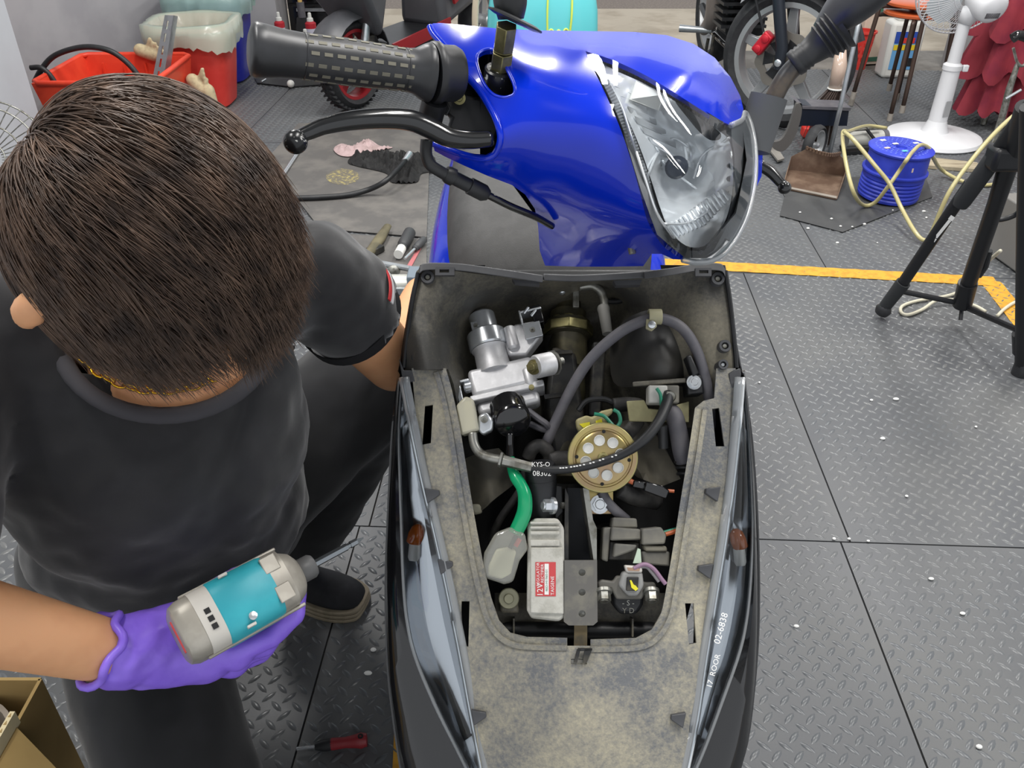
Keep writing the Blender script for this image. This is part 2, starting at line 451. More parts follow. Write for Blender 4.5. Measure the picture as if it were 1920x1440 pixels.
# yellow floor tape with the treads pressing through
def tape(p, q, w, name='trim_floor_tape'):
    d = (q - p).normalized(); n = Vector((-d.y, d.x, 0)) * w / 2; L_ = (q - p).length; b = MB(); nx = int(L_ / 0.012); ny = 5; rows = []
    for i in range(nx + 1):
        r = []
        for j in range(ny + 1):
            pt = p + d * (L_ * i / nx) + n * (2 * j / ny - 1); r.append(Vector((pt.x, pt.y, 0.0019 + 0.0006 * math.sin(i * 1.1 + j * 2.2))))
        rows.append(r)
    return struct(b.grid(rows).build(name, M_yel, solid=0.0008, smooth=180))
tape(FL(1225, 493), FL(1868, 529), 0.066).name = 'trim_1'
tape(FL(1856, 528), FL(1945, 640), 0.066).name = 'trim_2'
tape(FL(775, 1370), FL(770, 1560), 0.062).name = 'trim_3'

# walls
def wall(name, p, q, t, h, m):
    p, q = Vector((p[0], p[1], 0)), Vector((q[0], q[1], 0)); d = (q - p).normalized(); n = Vector((-d.y, d.x, 0)) * t
    b = MB().prism([p, q, q + n, p + n], Vector((0, 0, h))); return struct(b.build(name, m, smooth=0))
wall('wall_left', (-2.95, 2.6), (-1.72, 5.72), 0.15, 2.4, M_wall)
wall('pier_left', (-1.9, 2.6), (-1.9, 3.45), 0.5, 2.4, M_wall2)
wall('pier_back', (-1.47, 5.72), (-1.47, 6.0), 0.3, 2.4, M_wall)
wall('wall_right', (2.56, 2.0), (2.56, 5.3), -0.15, 2.4, M_wallr)

ceil = struct(MB().box((0, 2.2, 2.86), (9.0, 7.0, 0.1)).build('ceiling', mat('pale_ceiling', 'a9a9a6', 0.8), smooth=0))
# ================================================================ the blue scooter
M_blue = mat('blue_gloss_paint', '0029bd', 0.2, coat=0.55, spec=0.3)
M_blk = mat('black_plastic', '1b1c1e', 0.42, col2='232427', scale=20, bump=0.03, bscale=300)
M_blkg = mat('gloss_black_plastic', '141416', 0.14, coat=0.6)
M_rub = mat('black_rubber', '232426', 0.45, col2='2b2c2e', scale=25)
M_grip = mat('black_rubber_grip', '2a2b2d', 0.36, col2='313235', scale=30)
M_dimp = mat('dusty_grip_dimple', '6f6c60', 0.7)
M_lever = mat('black_enamel_lever', '17181a', 0.2, col2='1c1d1f', scale=30, coat=0.5)
M_chip = mat('chipped_enamel', '17181a', 0.25, col2='b9b9b6', scale=130, mix=(0.60, 0.64))
M_dust = mat('dusty_grey_plastic', '626467', 0.5, col2='aaa38d', scale=9, mix=(0.36, 0.70), detail=9, bump=0.35, bscale=420, rough2=0.8, fine=0.55, fscale=190)
M_dusty = mat('heavily_dusted_plastic', '55544f', 0.7, col2='8c8570', scale=14, mix=(0.34, 0.6), detail=10, bump=0.5, bscale=500)
M_dark = mat('dusty_black_plastic', '42413e', 0.5, col2='857f6e', scale=7, mix=(0.40, 0.72), detail=8, bump=0.12, bscale=300, fine=0.3, fscale=240)
M_tub = mat('black_inner_tub', '1a1a1b', 0.7)
M_grime = mat('grimy_dark_metal', '2c2c2c', 0.5, metal=0.3, col2='4a4740', scale=30)
M_alu = mat('cast_aluminium', 'c6c6c8', 0.5, metal=0.6, col2='d4d4d6', scale=60, bump=0.05, bscale=500)
M_zinc = mat('bright_zinc', 'd2d6da', 0.25, metal=0.75)
M_steel = mat('dull_steel', '9a9a94', 0.4, metal=0.8, col2='6f6d64', scale=50)
M_brass = mat('olive_zinc_plating', '938c63', 0.38, metal=0.8, col2='6d6847', scale=35)
M_gold = mat('gold_zinc_plating', 'b3a36a', 0.3, metal=0.75, col2='a58a72', scale=18, mix=(0.4, 0.65))
M_gold2 = mat('pale_gold_rim', 'a9a06d', 0.35, metal=0.7)
M_grn = mat('green_plastic_tube', '17a06a', 0.25, coat=0.3)
M_grnw = mat('green_wire', '2c8268', 0.4)
M_orw = mat('orange_wire', 'c0643a', 0.4)
M_purw = mat('purple_wire', '8a6d84', 0.5)
M_white = mat('white_plastic', 'd9d9d4', 0.4)
M_cream = clear_mat('cream_translucent_plastic', 'f5f1de', 0.15, haze=0.62, hazecol='dcd8c2')
M_conn = clear_mat('milky_connector', 'f7f7ee', 0.08, haze=0.24, hazecol='e4e4da', refl=1.5)
M_reg = mat('painted_alloy', 'c3c1b8', 0.6, col2='aeaca2', scale=60, bump=0.2, bscale=600)
M_red = mat('red_label', 'c94a4c', 0.5)
M_wprint = mat('white_print', 'eeeeea', 0.6)
M_hose = mat('grey_hose', '55545a', 0.55, col2='605e62', scale=30)
M_chrome = mat('chrome_reflector', 'f4f6f8', 0.2, metal=0.55)
M_lens = clear_mat('clear_lens', 'f7fafc', 0.02, refl=1.2)
M_lens2 = clear_mat('clear_lens_edge', 'e8edf0', 0.05, haze=0.28, hazecol='d8dcdf', refl=1.6)
M_bezel = mat('dark_chrome_bezel', 'a4a6a9', 0.3, metal=0.5)
M_amber = mat('amber_bulb', 'b25a1c', 0.15, coat=0.5)
M_seat = mat('dark_grey_seat_vinyl', '3b3b3b', 0.6, col2='424242', scale=40, bump=0.15, bscale=600)
M_yelm = mat('yellow_paint_mark', 'd8cf2c', 0.6)
M_relay = mat('dusty_grey_relay', '5d5c58', 0.65, col2='77746a', scale=20, mix=(0.4, 0.65))
M_bag = mat('dusty_rubber_sheet', '4f4c45', 0.7, col2='6a6558', scale=12)
M_tape = mat('black_loom_tape', '2b2a2a', 0.6, col2='454340', scale=25, bump=0.3, bscale=120)

sc = thing('scooter', (0.07, 1.1, 0), 'blue scooter with its front cover off and headlight turned aside', 'scooter')

# ---- handlebar cowl -------------------------------------------------------
CZ = tps([(808, 48, .735), (835, 90, .725), (880, 150, .715), (920, 205, .708), (938, 262, .705), (910, 297, .715), (815, 275, .745), (870, 300, .73),
          (900, 53, .762), (1000, 57, .79), (1090, 58, .812), (1190, 60, .832), (1290, 78, .85), (1350, 115, .86), (1392, 190, .85), (1372, 234, .775),
          (950, 90, .73), (1000, 110, .725), (1000, 200, .70), (1000, 290, .712), (1000, 360, .752), (950, 330, .745),
          (1100, 90, .75), (1098, 130, .72), (1140, 190, .69), (1165, 250, .684), (1195, 350, .695), (1228, 440, .725), (1270, 486, .755),
          (1200, 100, .765), (1210, 140, .732), (1300, 130, .77), (1300, 200, .738), (1360, 180, .79), (1330, 216, .748),
          (1100, 300, .70), (1100, 400, .755), (1100, 450, .82), (1100, 500, .90), (1205, 500, .85), (1012, 420, .83), (1025, 500, .92), (1180, 450, .77)], 4e-3)
lens_top = [(1098, 96), (1150, 113), (1210, 141), (1262, 172), (1312, 204), (1350, 226), (1371, 235)]
lens_left = [(1098, 96), (1113, 130), (1140, 186), (1165, 246), (1185, 306), (1200, 360), (1212, 408), (1228, 440), (1250, 468), (1280, 487)]
cowl_out = [(806, 50), (811, 44), (826, 43), (870, 47), (930, 53), (1010, 57), (1090, 58), (1190, 60), (1250, 66), (1300, 82), (1340, 108), (1370, 145), (1388, 180), (1394, 205), (1388, 224)] \
    + list(reversed(spl2(lens_top, 5, False))) + spl2(lens_left, 5, False)[1:] + \
    [(1262, 486), (1240, 476), (1222, 476), (1206, 499), (1150, 500), (1080, 500), (1022, 498), (1012, 470), (1009, 425), (1003, 392), (985, 365), (960, 347), (915, 330), (871, 311), (835, 294), (815, 283), (811, 269),
     (845, 282), (880, 293), (910, 297), (928, 288), (938, 262), (933, 232), (918, 200), (896, 166), (868, 134), (836, 90), (813, 63)]
mir_hole = spl2([(897, 102), (911, 94), (932, 97), (950, 128), (966, 165), (960, 179), (942, 183), (920, 174), (904, 150), (894, 118)], 4)
cowl = MB().patch(cowl_out, [mir_hole], lambda x, y: W(x, y, CZ(x, y)), 13).build('handlebar_cowl', M_blue, sc, smooth=60, solid=0.004, soff=-1)
lab(cowl, 'glossy blue handlebar cowl')
# ridge under the lever opening and side crease
b = MB()
b.curve([W(x, y, CZ(x, y) - .0006) for x, y in [(806, 50), (813, 64), (836, 91), (868, 135), (896, 166), (918, 200), (933, 232), (938, 262), (928, 288), (910, 297), (880, 293), (845, 282), (811, 269)]], 0.0030, 8)
b.build('cowl_edge', M_blue, cowl, smooth=180)
b = MB(); b.curve([W(x, y, CZ(x, y) + .001) for x, y in mir_hole[::3]], 0.0016, 6, closed=True); b.build('mirror_hole_edge', M_blue, cowl, smooth=180)
# rear half that closes the cowl
ring0 = [(811, 60), (870, 52), (1010, 62), (1190, 66), (1300, 88), (1368, 150), (1388, 210), (1400, 300), (1380, 400), (1320, 470), (1210, 470), (1100, 470), (1015, 420), (960, 345), (900, 305), (900, 180)]
rr = []
for k, (sx, dz) in enumerate(((1.0, .012), (0.96, .05), (0.86, .085), (0.5, .11), (0.05, .115))):
    rr.append([W(1110 + (x - 1110) * sx, 230 + (y - 230) * sx, min(CZ(x, y), .84) + dz + (0.02 if k else 0)) for x, y in ring0])
MB().grid(rr, closed=True).build('rear_cowl', M_blk, sc, smooth=60)


# ---- headlight --------------------------------------------------------------
hl = bpy.data.objects.new('headlight', None); COL.objects.link(hl); place(hl, W(1290, 300, .74), sc)
lens_right = [(1371, 235), (1390, 225), (1397, 212), (1409, 240), (1416, 290), (1414, 345), (1402, 400), (1384, 440), (1358, 474), (1332, 489), (1305, 492), (1280, 487)]
LZ = tps([(x, y, CZ(x, y) - .003) for x, y in lens_top[::2] + lens_left[::2]] + [(1397, 212, .845), (1416, 290, .835), (1414, 345, .825), (1384, 440, .80), (1332, 489, .775), (1300, 300, .683), (1340, 330, .69), (1280, 400, .688), (1370, 300, .735), (1360, 400, .735), (1250, 220, .697), (1300, 460, .725), (1390, 340, .765)], 1e-3)
lens_poly = spl2(lens_top, 5, False) + lens_right[1:-1] + list(reversed(spl2(lens_left, 5, False)))[:-1]
lens = MB().patch(lens_poly, [], lambda x, y: W(x, y, LZ(x, y)), 14).build('lens', M_lens, hl, smooth=180)
lab(lens, 'clear curved headlight lens')
# rim of the lens, thick clear edge
b = MB(); b.curve([W(x, y, LZ(x, y)) for x, y in lens_right], 0.0028, 8); b.build('lens_edge', M_lens2, lens, smooth=180)
side = [(1371, 238), (1392, 226), (1398, 214), (1410, 245), (1416, 290), (1414, 345), (1402, 400), (1384, 440), (1358, 474), (1332, 488), (1310, 488), (1338, 470), (1360, 430), (1372, 380), (1377, 330), (1377, 290), (1372, 262)]
MB().patch(side, [], lambda x, y: W(x, y, LZ(x, y) + .006), 12).build('lens_side_band', M_lens2, lens, smooth=180)
# serrated bezel along the left and top edge of the lens
def ribbon(b, line, w0, w1, zf, teeth, depth_):
    P = spl2(line, 10, False); n = len(P); rows = []
    L = [0]
    for i in range(1, n): L.append(L[-1] + math.hypot(P[i][0] - P[i - 1][0], P[i][1] - P[i - 1][1]))
    m = int(L[-1] / teeth) * 2
    for k in range(m + 1):
        d = L[-1] * k / m; i = min(max(np.searchsorted(L, d) - 1, 0), n - 2); t = (d - L[i]) / max(L[i + 1] - L[i], 1e-6)
        x = P[i][0] * (1 - t) + P[i + 1][0] * t; y = P[i][1] * (1 - t) + P[i + 1][1] * t
        dx, dy = P[i + 1][0] - P[i][0], P[i + 1][1] - P[i][1]; q = math.hypot(dx, dy); nx, ny = -dy / q, dx / q
        w = w0 + (w1 - w0) * k / m; tz = 0.0028 if k % 2 else 0
        rows.append([W(x + nx * s * w, y + ny * s * w, zf(x, y) + .007 + depth_ * s + tz) for s in (0.1, 0.55, 1.0)])
    return b.grid(rows)
b = MB(); ribbon(b, [(x + 3, y) for x, y in lens_left], -10, -28, LZ, 6, .010); ribbon(b, [(x, y + 2) for x, y in lens_top], 15, 19, LZ, 6, .009)
b.build('serrated_bezel', M_bezel, hl, smooth=0)
# chrome bowl behind the lens
bowl = [(1108, 112), (1160, 135), (1225, 165), (1290, 206), (1340, 240), (1366, 262), (1374, 300), (1374, 350), (1365, 400), (1345, 440), (1318, 462), (1285, 460), (1255, 430), (1238, 390), (1225, 350), (1205, 290), (1180, 230), (1150, 175)]
BZ = tps([(x, y, LZ(x, y) + .018) for x, y in bowl] + [(1265, 305, .790), (1230, 230, .755), (1320, 260, .775), (1340, 350, .765), (1290, 400, .758), (1280, 250, .785), (1240, 340, .765)])
def bowl_fn(x, y):
    z = BZ(x, y)
    z += 0.002 * math.sin(x * .055 + y * .02)
    return W(x, y, z)
MB().patch(spl2(bowl, 4), [], bowl_fn, 5.5).build('reflector', M_chrome, hl, smooth=30)
b = MB()
for pts in ([(1140, 150), (1165, 200), (1185, 260), (1208, 330), (1232, 400), (1262, 445)], [(1212, 335), (1235, 285), (1262, 260), (1290, 275)], [(1240, 300), (1300, 350), (1345, 372)], [(1300, 335), (1318, 290), (1368, 258)], [(1330, 395), (1290, 418), (1245, 420)]):
    b.curve([W(x, y, BZ(x, y) - .003) for x, y in pts], 0.0012, 6)
b.build('reflector_rib', M_chrome, hl, smooth=180)
for k in range(15):                                                  # fluted lower part of the bowl
    xa = 1252 + k * 7.2; ya = 424 - k * 5.0; L_ = 46 - abs(k - 7) * 2.2
    p0, p1 = (xa, ya), (xa + L_ * .45, ya + L_ * .72)
    MB().curve([W(p0[0], p0[1], BZ(*p0) - .002), W((p0[0] + p1[0]) / 2, (p0[1] + p1[1]) / 2, BZ((p0[0] + p1[0]) / 2, (p0[1] + p1[1]) / 2) - .003), W(p1[0], p1[1], BZ(*p1) - .002)], .0013, 6, 4).build('reflector_flute', M_chrome, hl, smooth=180)
for k in range(7):                                                   # stepped facets in the upper corner
    xa, ya = 1150 + k * 13, 160 + k * 19
    q4 = [(xa, ya), (xa + 44 + k * 5, ya + 20 + k * 2), (xa + 46 + k * 5, ya + 34 + k * 2), (xa + 6, ya + 14)]
    MB().prism([W(x, y, BZ(x, y) - .004 + .004 * (i > 1)) for i, (x, y) in enumerate(q4)], ray(1200, 200) * .002).build('reflector_facet', M_chrome, hl)
hs_ = [(1100, 97), (1160, 116), (1262, 171), (1352, 226), (1374, 236), (1392, 228), (1408, 260), (1412, 340), (1398, 400), (1375, 445), (1334, 484), (1285, 484), (1232, 440), (1203, 360), (1168, 246), (1142, 186)]
MB().patch(hs_, [], lambda x, y: W(x, y, BZ(x, y) + .012 if 1108 < x < 1366 else LZ(x, y) + .03), 14).build('lamp_housing', mat('grey_lamp_housing', '77797c', .4, metal=.4), hl, smooth=180)
c = W(1270, 313, .735); ax = (c - W(1276, 309, .80)).normalized()
MB().lathe(W(1270, 313, .77), ax, [(.010, 0), (.010, .022), (.0075, .026), (.0075, .033), (.004, .0355), (0, .036)], 20).build('bulb_shield', mat('dark_blue_grey_cap', '2a303c', 0.35), hl)
MB().prism([W(x, y, BZ(x, y) - .006) for x, y in ((1193, 150), (1246, 177), (1235, 208), (1180, 186))], ray(1200, 180) * .001).build('sticker', M_wprint, hl)
MB().patch(spl2([(1266, 190), (1300, 212), (1340, 240), (1352, 252), (1348, 262), (1330, 262), (1310, 246), (1290, 222)], 3), [], lambda x, y: W(x, y, BZ(x, y) - .008), 10).build('shade_strip', M_blkg, hl, smooth=180)
b = MB(); text_mb(b, 'B  = ::', .008, W(1325, 462, LZ(1325, 462) - .001), W(1345, 448, .73) - W(1315, 470, .73), W(1300, 440, .73) - W(1312, 460, .73))
b.build('lens_marking', mat('dark_print', '3a3c40', .6), hl)
# blue lower lip on the far side of the lens, lever and screw
MB().patch([(1413, 262), (1424, 262), (1430, 290), (1428, 330), (1414, 360), (1405, 385), (1408, 340), (1414, 300)], [], lambda x, y: W(x, y, .875 - (1430 - x) * .0003), 8).build('cowl_far_side', M_blue, sc, solid=.004)
b = MB(); b.cyl(W(1186, 476, .80), W(1181, 448, .80), .0035, n=10); b.hexbolt(W(1181, 448, .80), W(1181, 440, .80) - W(1183, 456, .80), .006, .006); b.build('cowl_screw', M_steel, sc)

# ---- grip, switch housing, brake lever -----------------------------------------
g0, g1 = W(466, 92, .632), W(806, 137, .690); gax = (g1 - g0).normalized(); gl = (g1 - g0).length
gr = MB().lathe(g0, gax, [(0, 0), (.012, 0), (.0185, .002), (.0200, .005), (.0192, .012), (.0176, .024), (.0168, .040), (.0171, .055), (.0174, .075), (.0170, .095), (.0162, gl - .022), (.0175, gl - .013), (.0215, gl - .006), (.0232, gl - .002), (.0225, gl)], 40).build('grip', M_grip, sc, smooth=60)
lab(gr, 'black ribbed rubber handlebar grip')
b = MB(); up0 = (EYE - (g0 + gax * .07)); up0 = (up0 - gax * up0.dot(gax)).normalized(); sd = gax.cross(up0)
for j in range(-5, 6):
    a = R(18 + 29 * j); d = up0 * math.cos(a) + sd * math.sin(a); tn = gax.cross(d)
    for k in range(9):
        p = g0 + gax * (.042 + k * .0098 + (.004 if j % 2 else 0)); r_ = np.interp((p - g0).length, [.04, .055, .075, .095, .13], [.0168, .0171, .0174, .0170, .0162])
        b.obox(p + d * (r_ - .0002), gax * .0031, tn * .0013, d * .0006)
o = stuff(b.build('grip_dimple', M_dimp, gr)); lab(o, 'rows of dusty dashes moulded in the grip')
b = MB(); b.ring(g0 + gax * .0405, gax, .0170, .0006, 32, 6); b.build('grip_band', M_grip, gr, smooth=180); b = MB(); b.ring(g0 + gax * (gl - .021), gax, .0163, .0006, 32, 6); b.build('grip_band', M_grip, gr, smooth=180)
h0, h1 = W(806, 137, .690), W(905, 140, .712)
hx = (h1 - h0).normalized()
sw = MB().lathe(h0 + hx * .001, hx, [(.0232, 0), (.0245, .002), (.0245, .006), (.022, .010), (.022, .020), (.020, .024)], 32).build('switch_housing', M_blk, sc, smooth=50)
b = MB(); b.obox(W(868, 150, .765), hx * .026, (W(880, 150, .70) - W(880, 190, .70)).normalized() * .026, ray(880, 170).normalized() * .02); b.build('switch_block', M_blk, sc, bevel=.003)
lv = bpy.data.objects.new('brake_lever', None); COL.objects.link(lv); place(lv, W(730, 240, .68), sc)
lp = spline([W(x, y, z) for x, y, z in ((562, 256, .650), (580, 248, .652), (610, 236, .655), (660, 226, .66), (720, 222, .668), (770, 226, .676), (805, 240, .684), (840, 257, .692), (880, 262, .70), (918, 260, .708))], 6)
MB().tube(lp, [.0052, .0060, .0068, .0078, .0084, .0088, .0088, .0084, .0078, .0074], 16, flat=.95).build('blade', M_lever, lv, smooth=180)
bc = W(554, 266, .648); MB().ell(bc, (.0092, .0092, .0092), 24, 16).build('ball_end', M_chip, lv, smooth=180)
b = MB(); b.cyl(W(868, 275, .70), W(925, 268, .708), .0022, n=10); b.build('pivot_clip', M_blk, lv)
bk = MB().prism([W(x, y, .726) for x, y in ((820, 172), (852, 176), (925, 186), (940, 232), (930, 262), (870, 262), (838, 240), (845, 222), (826, 206))], ray(880, 220).normalized() * .022).build('lever_bracket', M_blk, sc, bevel=.003)
MB().hexbolt(W(861, 184, .724), -ray(861, 184), .0045, .004, 1.2).build('bracket_bolt', M_brass, bk)
b = MB(); b.prism([W(x, y, .716) for x, y in ((818, 172), (828, 170), (846, 204), (838, 218), (820, 206))], ray(830, 195).normalized() * .014); b.build('bracket_ear', M_blk, bk, bevel=.0012)
b = MB(); b.cyl(W(815, 190, .70), W(803, 236, .715), .0105, n=18); b.build('bar_tube', M_blk, sc)
# brake cable with its boot
cb = MB(); cb.curve([W(x, y, z) for x, y, z in ((800, 262, .72), (799, 288, .722), (806, 308, .725), (826, 322, .73), (845, 332, .735))], .0052, 12); cb.build('cable_elbow', M_rub, sc, smooth=180)
cb = MB(); p0, p1 = W(835, 325, .733), W(915, 366, .752); d = (p1 - p0); L_ = d.length
cb.lathe(p0, d, [(.0065, 0), (.0078, .003), (.0078, .008), (.0062, .0085), (.0062, L_ * .55), (.0075, L_ * .56), (.0075, L_ * .9), (.005, L_)], 18); cb.build('cable_boot', M_rub, sc, smooth=50)
MB().curve([W(x, y, z) for x, y, z in ((912, 364, .752), (960, 388, .765), (1005, 407, .785), (1035, 424, .81))], .0033, 10).build('brake_cable', M_blkg, sc, smooth=180)

# ---- mirrors -------------------------------------------------------------------
mr = bpy.data.objects.new('mirror', None); COL.objects.link(mr); place(mr, W(935, 110, .72), sc)
base, top = W(932, 178, .738), W(951, 40, .690); ax = (top - base).normalized(); L_ = (top - base).length
b = MB(); b.lathe(base, ax, [(.0165, 0), (.0160, .006), (.0135, L_ * .36), (.0120, L_ * .38)], 20); b.build('mirror_foot', M_chip, mr)
b = MB(); b.cyl(base + ax * L_ * .36, base + ax * L_ * .60, .0095, n=6); b.cyl(base + ax * L_ * .61, base + ax * L_ * .63, .0080, n=16); b.cyl(base + ax * L_ * .63, base + ax * L_ * .95, .0092, n=6); b.build('mirror_nut', M_brass, mr, bevel=.0006)
dc = W(966, 38, .686); dn = (ax * .55 + (EYE - dc).normalized() * -.1 + Vector((.25, .1, .0))).normalized()
b = MB(); x_, y_ = W(1016, 68, .686) - W(916, 22, .70), Vector((0, 0, 0)); xx = x_.normalized(); yy = dn.cross(xx).normalized(); dn = xx.cross(yy)
b.lathe(dc, dn, [(0, -.0018), (.018, -.0018), (.0235, -.0006), (.0235, .0008), (.018, .0022), (0, .0022)], 30)
b.v = [dc + xx * (q - dc).dot(xx) * 1.0 + yy * (q - dc).dot(yy) * 1.0 + dn * (q - dc).dot(dn) for q in b.v]; b.build('rubber_collar', M_rub, mr, smooth=60)
b = MB(); b.tube(spline([W(958, 36, .688), W(957, 10, .684), W(955, -30, .68), W(952, -90, .675), W(948, -200, .665)], 5), [.013, .0165, .0185, .02, .02], 20, flat=.8); b.build('mirror_stem', M_blk, mr, smooth=180)
hp = W(930, -420, .66)
MB().ell(hp, (Vector((.075, .01, 0)), Vector((.0, .03, -.006)), Vector((0, .01, .05))), 28, 16).build('mirror_head', M_blk, mr, smooth=180)
mr2 = bpy.data.objects.new('mirror', None); COL.objects.link(mr2); place(mr2, W(1450, 170, .86), sc)
b = MB(); b.tube([W(1412, 285, .862), W(1418, 255, .86), W(1442, 180, .848)], [.0165, .0185, .0185], 22, flat=.9); b.build('mirror_foot', mat('grey_rubber_boot', '4d4f52', 0.6), mr2, smooth=50)
MB().curve([W(x, y, z) for x, y, z in ((1450, 186, .85), (1466, 155, .845), (1485, 130, .84), (1515, 105, .83))], .0092, 14).build('mirror_stem', mat('worn_black_steel', '3b3c3e', 0.3, metal=.4, col2='5a5148', scale=25), mr2, smooth=180)
p0, p1 = W(1487, 122, .838), W(1580, 50, .815); d = p1 - p0; L_ = d.length; pr = [(.0115, 0), (.0128, .001)]
for k in range(3): pr += [(.0135, .006 + k * .004), (.0122, .008 + k * .004)]
pr += [(.0155, L_ * .55)]
for k in range(4): pr += [(.0185 + k * .0012, L_ * (.6 + k * .09)), (.0165 + k * .0012, L_ * (.645 + k * .09))]
pr += [(.023, L_)]
MB().lathe(p0, d, pr, 26).build('ribbed_boot', M_rub, mr2, smooth=70)
p0, p1 = W(1545, 72, .822), W(1700, -130, .78)
MB().tube(spline([W(1540, 62, .826), W(1575, 25, .815), W(1620, -20, .80), W(1680, -90, .79), W(1750, -190, .78), W(1800, -300, .78)], 6), [.018, .030, .040, .050, .055, .03], 26, flat=.55).build('mirror_head', mat('black_mirror_shell', '2c2d30', 0.4, col2='35363a', scale=12), mr2, smooth=180)
b = MB(); b.tube(spline([W(x, y, .93) for x, y in ((1422, 308), (1445, 322), (1462, 340), (1472, 352))], 5), [.008, .0078, .007, .006], 12, flat=.8); b.ell(W(1471, 352, .926), (.0072,) * 3); b.build('far_brake_lever', M_lever, sc, smooth=180)

# ---- body behind the leg shield: seat, blue side panels, floorboard, wheels --------------
def ring_y(y, xs, zs): return [Vector((x, y, z)) for x, z in zip(xs, zs)]
cxs = 0.06
rows = []
for y, w, z0, z1 in ((1.20, .16, .40, .60), (1.24, .205, .36, .665), (1.40, .212, .34, .69), (1.7, .20, .36, .70), (2.0, .16, .46, .72), (2.12, .08, .56, .70)):
    rows.append([Vector((cxs + w * sx, y, z)) for sx, z in ((-1, z0), (-1.02, (z0 + z1) / 2), (-.97, z1), (-.6, z1 + .012), (0, z1 + .015), (.6, z1 + .012), (.97, z1), (1.02, (z0 + z1) / 2), (1, z0), (0, z0 - .02))])
MB().grid(rows, closed=True, cap=True).build('rear_body', M_blue, sc, sub=2, smooth=180)
rows = []
for y, w, z0, z1 in ((1.13, .10, .60, .63), (1.15, .150, .60, .70), (1.24, .172, .63, .765), (1.5, .178, .66, .775), (1.85, .16, .68, .80), (2.0, .11, .70, .80)):
    rows.append([Vector((cxs + .0 + w * sx, y, z)) for sx, z in ((-.95, z0), (-1, (z0 + z1) / 2), (-.85, z1 - .006), (-.4, z1), (0, z1 + .004), (.4, z1), (.85, z1 - .006), (1, (z0 + z1) / 2), (.95, z0))])
lab(MB().grid(rows, closed=True, cap=True).build('seat', M_seat, sc, sub=2, smooth=180), 'dark grey vinyl seat')
b = MB(); b.curve([Vector((cxs + .05, 1.135, .64)), Vector((cxs + .052, 1.2, .748)), Vector((cxs + .05, 1.4, .775)), Vector((cxs + .05, 1.8, .795))], .0012, 6); b.build('seat_seam', M_blk, sc)
MB().box((cxs, 1.18, .30), (.32, .42, .04)).build('floorboard', M_blk, sc, bevel=.01)
def wheel(name, c, r, w, parent, rimmat, tyremat):
    o = bpy.data.objects.new(name, None); COL.objects.link(o); place(o, c, parent)
    b = MB(); b.lathe(Vector(c) - Vector((w, 0, 0)), (1, 0, 0), [(r * .62, 0), (r * .9, 0), (r * .985, w * .45), (r, w), (r * .985, w * 1.55), (r * .9, 2 * w), (r * .62, 2 * w), (r * .6, w), (r * .62, 0)], 48); b.build('tyre', tyremat, o, smooth=40)
    b = MB(); b.lathe(Vector(c) - Vector((w * .8, 0, 0)), (1, 0, 0), [(r * .56, 0), (r * .63, 0), (r * .63, w * 1.6), (r * .56, w * 1.6), (r * .56, 0)], 40); b.lathe(Vector(c) - Vector((w, 0, 0)), (1, 0, 0), [(.03, 0), (.03, 2 * w)], 24)
    for k in range(3):
        a = R(20 + k * 120); d = Vector((0, math.cos(a), math.sin(a))); t = Vector((0, -math.sin(a), math.cos(a))); b.obox(Vector(c) + d * r * .32, d * r * .28, t * .018, Vector((w * .5, 0, 0)))
    b.build('rim', rimmat, o); return o
M_tyre = mat('tyre_rubber', '26272a', 0.75, col2='303133', scale=30, bump=.2, bscale=80)
M_rim = mat('silver_rim', 'b4b6b8', 0.4, metal=.7)
wheel('front_wheel', (.07, .74, .2), .20, .045, sc, M_rim, M_tyre)
wheel('rear_wheel', (.07, 1.78, .215), .215, .055, sc, M_rim, M_tyre)
rows = []
for k in range(13):
    a = R(5 + k * 13); rows.append([Vector((.07 + x, .74 - math.cos(a) * (.225 - abs(x) * .35), .20 + math.sin(a) * (.225 - abs(x) * .35))) for x in (-.075, -.05, 0, .05, .075)])
MB().grid(rows).build('front_fender', M_blk, sc, solid=.003, smooth=180)
b = MB(); 
for s in (-1, 1): b.cyl((.07 + s * .075, .74, .20), (.07 + s * .06, .86, .44), .016)
b.build('fork', M_grime, sc)
b = MB(); b.cyl((.07, .86, .43), (.07, 1.0, .66), .03); b.cyl((.07, .90, .40), (.07, 1.2, .27), .03); b.cyl((.07, 1.2, .27), (.07, 1.5, .40), .03); b.build('frame_tube', M_grime, sc)

